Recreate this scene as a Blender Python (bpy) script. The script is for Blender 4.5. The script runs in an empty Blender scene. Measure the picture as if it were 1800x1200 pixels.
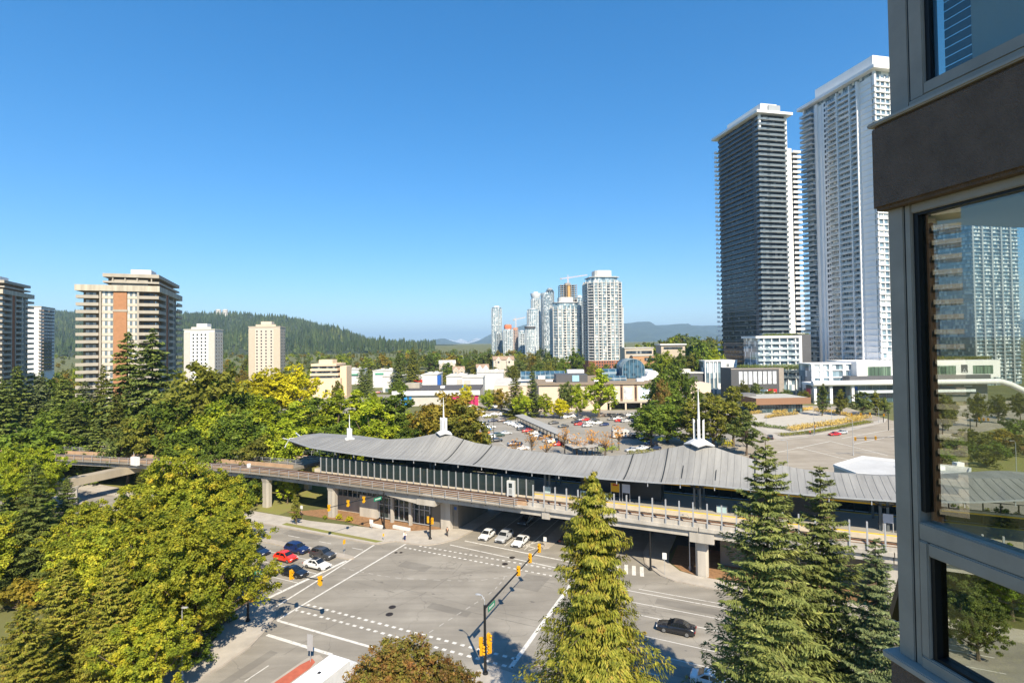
import bpy, math, random
import numpy as np
from mathutils import Vector, Matrix

random.seed(7)
scene = bpy.context.scene
COL = scene.collection

# ---------------------------------------------------------------- camera
CAM_H = 37.0                      # eye height above the street, metres
FPX, YH = 940.0, 602.0            # focal length and horizon row of the 1800 px wide photograph
PITCH, ROLL = math.radians(1.2), math.radians(-0.7)
CYP = YH - FPX * math.tan(PITCH)
_f = np.array([0, math.cos(PITCH), math.sin(PITCH)])
_u0 = np.array([0, -math.sin(PITCH), math.cos(PITCH)])
_r0 = np.array([1.0, 0, 0])
_r = math.cos(ROLL) * _r0 + math.sin(ROLL) * _u0
_u = -math.sin(ROLL) * _r0 + math.cos(ROLL) * _u0
cam = bpy.data.cameras.new('camera')
cam.sensor_width = 36.0
cam.lens = FPX * 36.0 / 1800.0
cam.shift_y = -(600.0 - CYP) / 1800.0
cam.clip_start = 0.05
cam.clip_end = 60000.0
cam_ob = bpy.data.objects.new('camera', cam)
COL.objects.link(cam_ob)
cam_ob.matrix_world = Matrix(((_r[0], _u[0], -_f[0], 0), (_r[1], _u[1], -_f[1], 0), (_r[2], _u[2], -_f[2], CAM_H), (0, 0, 0, 1)))
scene.camera = cam_ob
scene.render.resolution_x, scene.render.resolution_y = 1024, 682

# ---------------------------------------------------------------- light
SUN_EL, SUN_AZ = math.radians(43), math.atan2(0.31, -0.95)   # azimuth measured from +Y towards +X
sd = Vector((math.sin(SUN_AZ) * math.cos(SUN_EL), math.cos(SUN_AZ) * math.cos(SUN_EL), math.sin(SUN_EL)))
sun = bpy.data.lights.new('sun', 'SUN')
sun.energy = 5.0
sun.angle = math.radians(0.53)
sun.color = (1.0, 0.885, 0.70)
sun_ob = bpy.data.objects.new('sun', sun)
COL.objects.link(sun_ob)
sun_ob.rotation_euler = (-sd).to_track_quat('-Z', 'Y').to_euler()
world = bpy.data.worlds.new('World')
scene.world = world
world.use_nodes = True
wn = world.node_tree
wn.nodes.clear()
sky = wn.nodes.new('ShaderNodeTexSky')
sky.sky_type = 'NISHITA'
sky.sun_disc = False
sky.sun_elevation = SUN_EL
sky.sun_rotation = SUN_AZ
sky.altitude = 0
sky.air_density = 1.0
sky.dust_density = 0.15
sky.ozone_density = 8.0
bg = wn.nodes.new('ShaderNodeBackground')
bg.inputs[1].default_value = 0.145
wo = wn.nodes.new('ShaderNodeOutputWorld')
hsv = wn.nodes.new('ShaderNodeHueSaturation')
hsv.inputs['Saturation'].default_value = 1.36
gam = wn.nodes.new('ShaderNodeGamma')
gam.inputs[1].default_value = 0.78
wn.links.new(sky.outputs[0], gam.inputs[0])
wn.links.new(gam.outputs[0], hsv.inputs['Color'])
wn.links.new(hsv.outputs[0], bg.inputs[0])
wn.links.new(bg.outputs[0], wo.inputs[0])
vs = scene.view_settings
vs.view_transform = 'Standard'
vs.look = 'None'
vs.exposure = 0.88
vs.gamma = 1.0
vs.use_curve_mapping = False
scene.render.engine = 'CYCLES'
scene.cycles.max_bounces = 8
scene.cycles.transparent_max_bounces = 12
scene.cycles.volume_bounces = 0

# ---------------------------------------------------------------- pixel to place
def ray(px, py):
    return _f + _r * ((px - 900) / FPX) + _u * ((CYP - py) / FPX)
def G(px, py, z=0.0):
    d = ray(px, py); t = (z - CAM_H) / d[2]
    return Vector((d[0] * t, d[1] * t, z))
def PT(px, py, Y):
    d = ray(px, py); t = Y / d[1]
    return Vector((d[0] * t, Y, CAM_H + d[2] * t))
def XY(px, Y):
    p = PT(px, YH, Y); return Vector((p.x, Y, 0))
def ZAT(px, py, Y):
    return PT(px, py, Y).z
TH = math.radians(-25)
OR = (-12.0, 84.0)
CT, ST = math.cos(TH), math.sin(TH)
def RW(a, b, z=0.0):
    """street frame (a along the wide street, b along the cross street) to world"""
    return Vector((OR[0] + a * CT - b * ST, OR[1] + a * ST + b * CT, z))
def RFI(x, y):
    dx, dy = x - OR[0], y - OR[1]
    return (dx * CT + dy * ST, -dx * ST + dy * CT)
def lin(c):
    return tuple(((x / 255) / 12.92 if x / 255 <= 0.04045 else ((x / 255 + 0.055) / 1.055) ** 2.4) for x in c)
def sstep(a, b, x):
    t = min(1, max(0, (x - a) / (b - a))); return t * t * (3 - 2 * t)
def gz(x, y):
    """height of the land"""
    h = 13 * sstep(380, 900, y) + 14 * sstep(1200, 2200, y)
    h += 16 * sstep(60, 260, x) * sstep(390, 620, y) * (1 - sstep(900, 1500, y))
    return h

# ---------------------------------------------------------------- materials
MATS = {}
def _new(name):
    m = bpy.data.materials.new(name); m.use_nodes = True
    nt = m.node_tree; p = nt.nodes['Principled BSDF']
    MATS[name] = m
    return m, nt, p
def N(nt, t, **kw):
    n = nt.nodes.new(t)
    for k, v in kw.items():
        if hasattr(n, k): setattr(n, k, v)
        else: n.inputs[k].default_value = v
    return n
def ramp(nt, fac, stops):
    r = nt.nodes.new('ShaderNodeValToRGB')
    el = r.color_ramp.elements
    while len(el) < len(stops): el.new(0.5)
    for e, (p, c) in zip(el, stops):
        e.position = p; e.color = (c[0], c[1], c[2], 1)
    nt.links.new(fac, r.inputs[0])
    return r.outputs[0]
def scl(c, k): return tuple(min(1, x * k) for x in c)
def mat(name, col, rough=0.7, var=0.12, scale=0.6, metal=0.0, bump=0.0, bscale=8.0, spec=0.4, col2=None, coat=0.0, coords='Object', streak=False, stretch=None):
    if name in MATS: return MATS[name]
    m, nt, p = _new(name)
    tc = N(nt, 'ShaderNodeTexCoord')
    src = tc.outputs[coords]
    if streak or stretch:
        mp = N(nt, 'ShaderNodeMapping'); mp.inputs['Scale'].default_value = stretch or (1, 1, 0.12)
        nt.links.new(src, mp.inputs[0]); src = mp.outputs[0]
    nz = N(nt, 'ShaderNodeTexNoise', Scale=scale, Detail=6.0, Roughness=0.62)
    nt.links.new(src, nz.inputs['Vector'])
    a = scl(col, 1 - var); b = col2 if col2 else scl(col, 1 + var)
    nt.links.new(ramp(nt, nz.outputs[0], [(0.3, a), (0.7, b)]), p.inputs['Base Color'])
    p.inputs['Roughness'].default_value = rough
    p.inputs['Metallic'].default_value = metal
    p.inputs['Specular IOR Level'].default_value = spec
    p.inputs['Coat Weight'].default_value = coat
    if bump:
        n2 = N(nt, 'ShaderNodeTexNoise', Scale=bscale, Detail=4.0)
        nt.links.new(tc.outputs[coords], n2.inputs['Vector'])
        bp = N(nt, 'ShaderNodeBump', Strength=bump, Distance=0.03)
        nt.links.new(n2.outputs[0], bp.inputs['Height'])
        nt.links.new(bp.outputs[0], p.inputs['Normal'])
    return m
def glass_mat(name, c1, c2, cell=(1.2, 1.2, 2.9), rough=0.06, spec=0.9, blind=None, blind_amt=0.25, metal=0.0):
    """building glazing seen from outside: dark reflective panes, some with pale blinds behind"""
    if name in MATS: return MATS[name]
    m, nt, p = _new(name)
    tc = N(nt, 'ShaderNodeTexCoord')
    sn = N(nt, 'ShaderNodeVectorMath', operation='SNAP'); sn.inputs[1].default_value = cell
    nt.links.new(tc.outputs['Object'], sn.inputs[0])
    wnz = N(nt, 'ShaderNodeTexWhiteNoise')
    nt.links.new(sn.outputs[0], wnz.inputs[0])
    st = [(0.0, c1), (0.7, c2)]
    if blind: st += [(max(0.71, 1 - blind_amt), c2), (min(1, 1 - blind_amt + 0.02), blind)]
    nt.links.new(ramp(nt, wnz.outputs[0], st), p.inputs['Base Color'])
    p.inputs['Roughness'].default_value = rough
    p.inputs['Specular IOR Level'].default_value = spec
    p.inputs['Metallic'].default_value = metal
    return m
def leaf_mat(name, cols, scale=0.35, trans=0.35, objvar=0.25):
    """foliage: patches of the leaf colours given, a little light coming through"""
    if name in MATS: return MATS[name]
    m, nt, p = _new(name)
    tc = N(nt, 'ShaderNodeTexCoord')
    nz = N(nt, 'ShaderNodeTexNoise', Scale=scale, Detail=5.0, Roughness=0.7)
    nt.links.new(tc.outputs['Object'], nz.inputs['Vector'])
    cols = [(min(1, c[0] * 1.16), min(1, c[1] * 1.11), c[2] * 0.95) for c in cols]
    k = len(cols)
    r = ramp(nt, nz.outputs[0], [(0.3 + 0.42 * i / (k - 1), c) for i, c in enumerate(cols)])
    ge = N(nt, 'ShaderNodeNewGeometry'); ri = N(nt, 'ShaderNodeMapRange'); ri.inputs['To Min'].default_value = 0.68; ri.inputs['To Max'].default_value = 1.34
    nt.links.new(ge.outputs['Random Per Island'], ri.inputs['Value'])
    oi = N(nt, 'ShaderNodeObjectInfo')
    mr = N(nt, 'ShaderNodeMapRange'); mr.inputs['To Min'].default_value = 1 - objvar; mr.inputs['To Max'].default_value = 1 + objvar
    nt.links.new(oi.outputs['Random'], mr.inputs['Value'])
    hs = N(nt, 'ShaderNodeHueSaturation')
    mv = N(nt, 'ShaderNodeMath', operation='MULTIPLY'); nt.links.new(mr.outputs[0], mv.inputs[0]); nt.links.new(ri.outputs[0], mv.inputs[1])
    nt.links.new(mv.outputs[0], hs.inputs['Value']); nt.links.new(r, hs.inputs['Color'])
    p.inputs['Roughness'].default_value = 0.65
    p.inputs['Specular IOR Level'].default_value = 0.25
    nt.links.new(hs.outputs[0], p.inputs['Base Color'])
    tr = N(nt, 'ShaderNodeBsdfTranslucent')
    nt.links.new(hs.outputs[0], tr.inputs[0])
    mx = N(nt, 'ShaderNodeMixShader'); mx.inputs[0].default_value = trans
    out = nt.nodes['Material Output']
    nt.links.new(p.outputs[0], mx.inputs[1]); nt.links.new(tr.outputs[0], mx.inputs[2])
    nt.links.new(mx.outputs[0], out.inputs[0])
    return m

# ---------------------------------------------------------------- mesh building
class MB:
    def __init__(s): s.v = []; s.f = []; s.m = []
    def add(s, vs_, fs, m=0):
        o = len(s.v); s.v += [tuple(q) for q in vs_]
        for q in fs: s.f.append(tuple(i + o for i in q)); s.m.append(m)
        return s
    def box(s, x0, x1, y0, y1, z0, z1, m=0):
        return s.add([(x0, y0, z0), (x1, y0, z0), (x1, y1, z0), (x0, y1, z0), (x0, y0, z1), (x1, y0, z1), (x1, y1, z1), (x0, y1, z1)],
              [(3, 2, 1, 0), (4, 5, 6, 7), (0, 1, 5, 4), (1, 2, 6, 5), (2, 3, 7, 6), (3, 0, 4, 7)], m)
    def prism(s, poly, z0, z1, m=0, bottom=True):
        n = len(poly)
        ar = sum(poly[i][0] * poly[(i + 1) % n][1] - poly[(i + 1) % n][0] * poly[i][1] for i in range(n))
        if ar < 0: poly = poly[::-1]
        vs_ = [(p[0], p[1], z0) for p in poly] + [(p[0], p[1], z1) for p in poly]
        fs = [tuple(range(n, 2 * n))] + [(i, (i + 1) % n, n + (i + 1) % n, n + i) for i in range(n)]
        if bottom: fs.append(tuple(range(n - 1, -1, -1)))
        return s.add(vs_, fs, m)
    def sheet(s, poly, z, m=0):
        n = len(poly)
        ar = sum(poly[i][0] * poly[(i + 1) % n][1] - poly[(i + 1) % n][0] * poly[i][1] for i in range(n))
        if ar < 0: poly = poly[::-1]
        return s.add([(p[0], p[1], z) for p in poly], [tuple(range(n))], m)
    def quad(s, a, b, c, d, m=0): return s.add([a, b, c, d], [(0, 1, 2, 3)], m)
    def tube(s, pts, rads, n=8, m=0, cap=True):
        pts = [Vector(p) for p in pts]
        if not hasattr(rads, '__len__'): rads = [rads] * len(pts)
        rings = []; up = Vector((0, 0, 1))
        for i, p in enumerate(pts):
            t = (pts[min(i + 1, len(pts) - 1)] - pts[max(i - 1, 0)]).normalized()
            a = t.cross(up)
            if a.length < 1e-3: a = t.cross(Vector((1, 0, 0)))
            a.normalize(); b = a.cross(t).normalized()
            rings.append([p + (a * math.cos(2 * math.pi * k / n) + b * math.sin(2 * math.pi * k / n)) * rads[i] for k in range(n)])
        vs_ = [q for r in rings for q in r]; fs = []
        for i in range(len(pts) - 1):
            for k in range(n):
                fs.append((i * n + k, i * n + (k + 1) % n, (i + 1) * n + (k + 1) % n, (i + 1) * n + k))
        if cap: fs += [tuple(range(n - 1, -1, -1)), tuple(range((len(pts) - 1) * n, len(pts) * n))]
        return s.add(vs_, fs, m)
    def bar(s, p0, p1, w, h, m=0):
        """square-section bar from p0 to p1"""
        p0, p1 = Vector(p0), Vector(p1); t = (p1 - p0).normalized()
        a = t.cross(Vector((0, 0, 1)))
        if a.length < 1e-3: a = Vector((1, 0, 0))
        a.normalize(); b = a.cross(t).normalized(); a = a * (w / 2); b = b * (h / 2)
        vs_ = [p + sa * a + sb * b for p in (p0, p1) for sa, sb in ((-1, -1), (1, -1), (1, 1), (-1, 1))]
        return s.add(vs_, [(3, 2, 1, 0), (4, 5, 6, 7), (0, 1, 5, 4), (1, 2, 6, 5), (2, 3, 7, 6), (3, 0, 4, 7)], m)
    def lathe(s, prof, n=12, m=0, c=(0, 0)):
        vs_ = [(c[0] + r * math.cos(2 * math.pi * k / n), c[1] + r * math.sin(2 * math.pi * k / n), z) for r, z in prof for k in range(n)]
        fs = [(i * n + k, i * n + (k + 1) % n, (i + 1) * n + (k + 1) % n, (i + 1) * n + k) for i in range(len(prof) - 1) for k in range(n)]
        fs += [tuple(range(n - 1, -1, -1)), tuple(range((len(prof) - 1) * n, len(prof) * n))]
        return s.add(vs_, fs, m)
    def ico(s, c, r, sx=1, sy=1, sz=1, m=0):
        n, k = 8, 5; vs_ = []; 
        for i in range(k + 1):
            th = math.pi * i / k
            for j in range(n):
                ph = 2 * math.pi * j / n
                vs_.append((c[0] + r * sx * math.sin(th) * math.cos(ph), c[1] + r * sy * math.sin(th) * math.sin(ph), c[2] + r * sz * math.cos(th)))
        fs = [((i + 1) * n + j, (i + 1) * n + (j + 1) % n, i * n + (j + 1) % n, i * n + j) for i in range(k) for j in range(n)]
        return s.add(vs_, fs, m)
    def mesh(s, name, mats, smooth=False):
        me = bpy.data.meshes.new(name)
        me.from_pydata(s.v, [], s.f)
        for mm in (mats if isinstance(mats, (list, tuple)) else [mats]): me.materials.append(mm)
        if any(s.m): me.polygons.foreach_set('material_index', s.m)
        if smooth:
            me.polygons.foreach_set('use_smooth', [True] * len(me.polygons))
            me.set_sharp_from_angle(angle=math.radians(38))
        me.update()
        return me
    def build(s, name, mats, parent=None, smooth=False, loc=None, rot=None):
        o = bpy.data.objects.new(name, s.mesh(name, mats, smooth))
        COL.objects.link(o)
        if parent: o.parent = parent
        if loc is not None: o.location = loc
        if rot is not None: o.rotation_euler = (0, 0, rot)
        return o
def link(name, me, parent=None, loc=None, rot=None, scale=None, mt=None):
    """another object on an existing mesh"""
    o = bpy.data.objects.new(name, me); COL.objects.link(o)
    if parent: o.parent = parent
    if loc is not None: o.location = loc
    if rot is not None: o.rotation_euler = (0, 0, rot) if not hasattr(rot, '__len__') else rot
    if scale is not None: o.scale = scale if hasattr(scale, '__len__') else (scale,) * 3
    if mt: o.material_slots[0].link = 'OBJECT'; o.material_slots[0].material = mt
    return o
def tag(o, label=None, cat=None, group=None, kind=None):
    if label: o['label'] = label
    if cat: o['category'] = cat
    if group: o['group'] = group
    if kind: o['kind'] = kind
    return o
def thing(name, label, cat, loc=(0, 0, 0), rot=0.0, group=None):
    o = bpy.data.objects.new(name, None); COL.objects.link(o)
    o.empty_display_size = 0.3
    o.location = loc; o.rotation_euler = (0, 0, rot)
    return tag(o, label, cat, group)
def structure(name, mb, mt, parent=None):
    o = mb.build(name, mt, parent)
    o['kind'] = 'structure'
    return o
def copy_tree(o, parent=None, mt=None):
    c = o.copy(); COL.objects.link(c); c.parent = parent
    for ch in o.children: copy_tree(ch, c)
    return c
class Face:
    """a vertical facade: u runs along it, d out of it"""
    def __init__(s, o, ang):
        s.o = Vector((o[0], o[1])); s.u = Vector((math.cos(ang), math.sin(ang))); s.n = Vector((math.sin(ang), -math.cos(ang)))
    def p(s, u, d, z):
        q = s.o + s.u * u + s.n * d; return (q.x, q.y, z)
    def box(s, mb, u0, u1, d0, d1, z0, z1, m=0):
        vs_ = [s.p(u, d, z) for z in (z0, z1) for u, d in ((u0, d1), (u1, d1), (u1, d0), (u0, d0))]
        mb.add(vs_, [(3, 2, 1, 0), (4, 5, 6, 7), (0, 1, 5, 4), (1, 2, 6, 5), (2, 3, 7, 6), (3, 0, 4, 7)], m)
    def quad(s, mb, u0, u1, z0, z1, d=0.01, m=0):
        mb.add([s.p(u0, d, z0), s.p(u1, d, z0), s.p(u1, d, z1), s.p(u0, d, z1)], [(0, 1, 2, 3)], m)
def plain(name, r, g, b, **kw): return mat(name, lin((r, g, b)), **kw)
# ---------------------------------------------------------------- common materials
def asphalt_mat(name, c1, c2, crack=True):
    m, nt, p = _new(name)
    tc = N(nt, 'ShaderNodeTexCoord')
    mp = N(nt, 'ShaderNodeMapping'); mp.inputs['Scale'].default_value = (0.035, 0.45, 1); mp.inputs['Rotation'].default_value = (0, 0, -TH)
    nt.links.new(tc.outputs['Object'], mp.inputs[0])
    n1 = N(nt, 'ShaderNodeTexNoise', Scale=1.0, Detail=5.0, Roughness=0.6); nt.links.new(mp.outputs[0], n1.inputs['Vector'])
    n2 = N(nt, 'ShaderNodeTexNoise', Scale=0.11, Detail=7.0, Roughness=0.65); nt.links.new(tc.outputs['Object'], n2.inputs['Vector'])
    n3 = N(nt, 'ShaderNodeTexNoise', Scale=9.0, Detail=3.0); nt.links.new(tc.outputs['Object'], n3.inputs['Vector'])
    a = N(nt, 'ShaderNodeMath', operation='ADD'); nt.links.new(n1.outputs[0], a.inputs[0]); nt.links.new(n2.outputs[0], a.inputs[1])
    b = N(nt, 'ShaderNodeMath', operation='MULTIPLY_ADD'); b.inputs[1].default_value = 0.35; nt.links.new(n3.outputs[0], b.inputs[0]); nt.links.new(a.outputs[0], b.inputs[2])
    mr = N(nt, 'ShaderNodeMapRange'); mr.inputs['From Min'].default_value = 0.75; mr.inputs['From Max'].default_value = 1.6
    nt.links.new(b.outputs[0], mr.inputs['Value'])
    c = ramp(nt, mr.outputs[0], [(0.1, scl(c1, 0.82)), (0.45, c1), (0.85, c2)])
    if crack:   # sealed cracks: thin dark wandering lines
        nw = N(nt, 'ShaderNodeTexNoise', Scale=0.12, Detail=4.0); nt.links.new(tc.outputs['Object'], nw.inputs['Vector'])
        vm = N(nt, 'ShaderNodeVectorMath', operation='MULTIPLY_ADD'); vm.inputs[1].default_value = (7, 7, 7)
        nt.links.new(nw.outputs['Color'], vm.inputs[0]); nt.links.new(tc.outputs['Object'], vm.inputs[2])
        vo = N(nt, 'ShaderNodeTexVoronoi', feature='DISTANCE_TO_EDGE', Scale=0.085); nt.links.new(vm.outputs[0], vo.inputs['Vector'])
        lt = N(nt, 'ShaderNodeMapRange'); lt.inputs['From Min'].default_value = 0.0015; lt.inputs['From Max'].default_value = 0.005
        lt.inputs['To Min'].default_value = 0.8
        nt.links.new(vo.outputs['Distance'], lt.inputs['Value'])
        mu = N(nt, 'ShaderNodeMix', data_type='RGBA', blend_type='MULTIPLY'); mu.inputs[0].default_value = 1
        nt.links.new(c, mu.inputs[6]); nt.links.new(lt.outputs[0], mu.inputs[7]); c = mu.outputs[2]
    nt.links.new(c, p.inputs['Base Color'])
    p.inputs['Roughness'].default_value = 0.9; p.inputs['Specular IOR Level'].default_value = 0.2
    bp = N(nt, 'ShaderNodeBump', Strength=0.25, Distance=0.01); nt.links.new(n3.outputs[0], bp.inputs['Height']); nt.links.new(bp.outputs[0], p.inputs['Normal'])
    return m
def paint_mat(name, col, under):
    m, nt, p = _new(name)
    tc = N(nt, 'ShaderNodeTexCoord')
    n1 = N(nt, 'ShaderNodeTexNoise', Scale=1.6, Detail=8.0, Roughness=0.75); nt.links.new(tc.outputs['Object'], n1.inputs['Vector'])
    nt.links.new(ramp(nt, n1.outputs[0], [(0.36, under), (0.47, col)]), p.inputs['Base Color'])
    p.inputs['Roughness'].default_value = 0.8
    return m
ASPH = asphalt_mat('asphalt', (0.24, 0.22, 0.186), (0.325, 0.30, 0.256))
ASPH_L = asphalt_mat('asphalt_lot', (0.26, 0.24, 0.205), (0.34, 0.318, 0.275), False)
ASPH_F = asphalt_mat('asphalt_far', (0.30, 0.262, 0.21), (0.38, 0.34, 0.28), False)
CONC_WALK = mat('sidewalk_concrete', (0.40, 0.365, 0.315), 0.9, 0.14, 0.5, bump=0.1)
KERB = mat('kerb_concrete', (0.36, 0.32, 0.27), 0.9, 0.15, 0.8)
PAINT = paint_mat('road_paint', (0.62, 0.60, 0.55), (0.27, 0.255, 0.225))
PAINT_OLD = paint_mat('worn_road_paint', (0.42, 0.40, 0.36), (0.23, 0.215, 0.19))
MULCH = mat('bark_mulch', lin((138, 106, 76)), 0.95, 0.3, 1.5, bump=0.5, bscale=5)
DRYGRASS = mat('dry_grass', lin((150, 140, 85)), 0.95, 0.3, 0.5, col2=lin((120, 125, 60)), bump=0.4, bscale=6)
SOIL = mat('shaded_soil', lin((95, 88, 58)), 0.95, 0.35, 0.12, col2=lin((105, 112, 58)))  # olive brown soil with greener patches
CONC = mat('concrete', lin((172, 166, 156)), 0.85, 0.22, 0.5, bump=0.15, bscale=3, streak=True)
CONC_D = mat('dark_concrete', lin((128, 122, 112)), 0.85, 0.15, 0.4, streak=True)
STEEL = mat('painted_steel', lin((176, 178, 180)), 0.45, 0.05, 2, metal=0.3)
STEEL_D = mat('dark_steel', lin((52, 56, 58)), 0.5, 0.1, 2, metal=0.3)
BLACK = mat('black_paint', lin((28, 29, 30)), 0.45, 0.1, 3)
WHITE = mat('white_paint', (0.68, 0.68, 0.66), 0.5, 0.05, 0.8)

# ---------------------------------------------------------------- land
def land():
    xs = sorted(set([-40000, -26000, -16000, -9000, -5000, -3000, -2000] + list(range(-1400, 1401, 50)) + [2000, 3000, 5000, 9000, 16000, 26000, 40000]))
    ys = sorted(set([-9000, -4000, -1500, -600, -250, -120] + list(range(-50, 1300, 40)) + [1400, 1600, 1900, 2300, 3000, 4500, 7000, 11000, 18000, 30000, 42000]))
    mb = MB()
    mb.v = [(x, y, gz(x, y) - 0.03) for y in ys for x in xs]
    n = len(xs)
    mb.f = [(j * n + i, j * n + i + 1, (j + 1) * n + i + 1, (j + 1) * n + i) for j in range(len(ys) - 1) for i in range(n - 1)]
    mb.m = [0] * len(mb.f)
    structure('ground', mb, mat('land', lin((92, 96, 52)), 0.95, 0.3, 0.04, col2=lin((112, 112, 66))))
land()
def rfrect(a0, a1, b0, b1): return [tuple(RW(a, b))[:2] for a, b in ((a0, b0), (a1, b0), (a1, b1), (a0, b1))]
def rfpoly(pts): return [tuple(RW(a, b))[:2] for a, b in pts]
mb = MB()
for r in [(-170, -11, -15.2, 8.4), (-11, 22, -15.2, 14.2), (22, 170, -15.2, 14.2), (-11, 20.5, -80, -15.2), (-6, 27, 14.2, 96), (-24, -11, -30, -15.2), (-24, -11, 8.4, 14.2), (-11, -6, 14.2, 24), (20.5, 27, -26, -15.2)]:
    mb.sheet(rfrect(*r), 0.0)
mb.sheet(rfpoly([(27, 14.2), (40, 14.2), (31.5, 16.0), (28.6, 19.4), (27, 26)]), 0.0)
structure('street', mb, ASPH)

# pavements: raised slabs with a kerb stone along the street side
def pavement(name, outline, kerbline, mt=CONC_WALK, h=0.14):
    mb = MB(); mb.prism(rfpoly(outline), -0.02, h)
    o = structure(name, mb, mt)
    if kerbline:
        k = MB()
        for p, q in zip(kerbline[:-1], kerbline[1:]):
            k.bar(RW(p[0], p[1], 0.077), RW(q[0], q[1], 0.077), 0.3, 0.16)
        k.build('kerb', KERB, o)
    return o
kl = [(-170, -15.2), (-23, -15.2), (-19.6, -15.5), (-17.4, -16.1), (-15.5, -17.1), (-14.2, -18.6), (-12.6, -21.6), (-11.4, -24.6), (-10.9, -28.3), (-10.8, -80)]
pavement('pavement_near_left', kl + [(-15.5, -80), (-15.4, -34), (-16.5, -26), (-19.5, -21.8), (-24, -19.7), (-170, -19.5)], kl)
kl = [(-170, 8.4), (-20, 8.4), (-18.5, 9.0), (-17.7, 10.2), (-16.6, 11.2), (-12.6, 11.3), (-10, 11.8), (-8.2, 13.6), (-6.5, 16.8), (-6.0, 22), (-6, 96)]
pavement('pavement_far_left', kl + [(-9.5, 96), (-9.5, 21.2), (-13.5, 19.0), (-17, 16.7), (-26, 15.0), (-40, 13.4), (-170, 13.2)], kl)
kl = [(27, 96), (27, 24), (28.2, 19.2), (31.3, 15.7), (33.5, 14.6), (39, 14.2), (170, 14.2)]
pavement('pavement_far_right', kl + [(170, 17.6), (36.8, 17.6), (33.8, 18.5), (31.6, 21.2), (31, 26), (31, 96)], kl)
kl = [(20.5, -80), (20.5, -18.5), (21.3, -16.4), (23.2, -15.3), (170, -15.2)]
pavement('pavement_near_right', [(16.6, -80), (16.6, -17.4), (18, -16.2)] + kl[2:] + [(170, -20), (30, -20), (25.5, -22), (24.5, -80)], kl[2:])
# medians
def median(name, pts, mt_top=None):
    mb = MB(); mb.prism(rfpoly(pts), -0.01, 0.15)
    o = structure(name, mb, KERB)
    if mt_top:
        ins = MB(); cx = sum(p[0] for p in pts) / len(pts); cy = sum(p[1] for p in pts) / len(pts)
        q = [(p[0] + (0.35 if p[0] < cx else -0.35), p[1] + (0.5 if p[1] < cy else -0.9)) for p in pts]
        ins.sheet(rfpoly(q), 0.156); ins.build('brick_paving', mt_top, o)
    return o
median('median_strip_left', [(-170, 2.6), (-170, 1.2), (-20.5, 0.9), (-18.8, 1.1), (-18.2, 1.7), (-18.8, 2.3), (-20.5, 2.5)])
median('median_strip_near', [(-3.9, -80), (-0.9, -80), (-0.75, -24), (-1.1, -22.9), (-2.0, -22.5), (-2.7, -22.9), (-3.0, -24)], mat('red_brick_paving', lin((172, 92, 70)), 0.9, 0.15, 1.5))
median('median_island_far', [(8.5, 96), (8.8, 24), (9.3, 19.4), (10.2, 18.6), (11, 19.4), (11.4, 24), (11.6, 96)])
# grass and planting strips
def patch(name, pts, z, mt):
    mb = MB(); mb.sheet(rfpoly(pts), z); return structure(name, mb, mt)
patch('grass_strip', [(-44, 9.3), (-19.5, 9.0), (-18.6, 10.0), (-44, 10.5)], 0.146, DRYGRASS)
patch('planting_bed', [(-33.5, 16.2), (-26, 15.2), (-17, 16.9), (-13.5, 19.2), (-10.2, 21.0), (-10.2, 24), (-40, 24), (-50, 16.0)], 0.02, MULCH)
patch('planting_bed_far_right', [(31.9, 26), (31.9, 21.6), (34, 18.9), (37, 17.9), (60, 17.9), (60, 30), (31.9, 30)], 0.02, MULCH)
patch('verge', [(-170, 13.6), (-50, 13.9), (-50, 60), (-170, 60)], 0.01, DRYGRASS)
patch('embankment', [(-70, 34), (-6.3, 36), (-6.3, 62), (-70, 62)], 0.012, DRYGRASS)
# paved underpass floor beside the cross street
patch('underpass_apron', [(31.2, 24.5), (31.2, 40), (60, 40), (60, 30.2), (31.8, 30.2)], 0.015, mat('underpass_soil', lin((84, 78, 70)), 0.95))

# ---------------------------------------------------------------- road markings (flat paint)
def line(mb, p, q, w, z=0.006):
    p, q = Vector(p), Vector(q); t = (q - p).normalized(); n = Vector((-t.y, t.x)) * w / 2
    mb.sheet(rfpoly([tuple(p - n), tuple(q - n), tuple(q + n), tuple(p + n)]), z)
def dashes(mb, p, q, w, on, off, z=0.006):
    p, q = Vector(p), Vector(q); L = (q - p).length; t = (q - p) / L; s = 0
    while s < L:
        line(mb, p + t * s, p + t * min(L, s + on), w, z); s += on + off
def marking(name, fn, mt=None):
    mb = MB(); fn(mb); return structure(name, mb, mt or PAINT)
marking('stop_line_left', lambda m: line(m, (-20.0, -14.9), (-18.9, 0.6), 0.55))
marking('crosswalk_lines_left', lambda m: (line(m, (-16.8, -15.9), (-19.2, 8.2), 0.3), line(m, (-13.6, -18.6), (-14.1, 10.9), 0.3)))
marking('crosswalk_lines_near', lambda m: line(m, (-13.4, -18.6), (3.0, -18.5), 0.4))
marking('stop_line_near', lambda m: line(m, (-11.8, -21.7), (-1.0, -21.7), 0.5))
marking('bicycle_crossing_dashes_near', lambda m: (dashes(m, (-13.2, -13.7), (20, -13.6), 0.42, 0.55, 0.6), dashes(m, (-13.6, -15.5), (20, -15.3), 0.42, 0.55, 0.6)))
marking('bicycle_crossing_dashes_far', lambda m: (dashes(m, (-11.2, 11.1), (18.6, 11.4), 0.36, 0.5, 0.55), dashes(m, (-13.3, 9.4), (18.6, 8.9), 0.36, 0.5, 0.55)))
marking('crosswalk_lines_far', lambda m: (line(m, (-6.3, 13.8), (26, 11.2), 0.25), line(m, (-4.8, 16.6), (26, 14.6), 0.3)))
marking('crosswalk_line_right', lambda m: line(m, (19.2, 8.7), (19.7, -15.4), 0.55))
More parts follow.
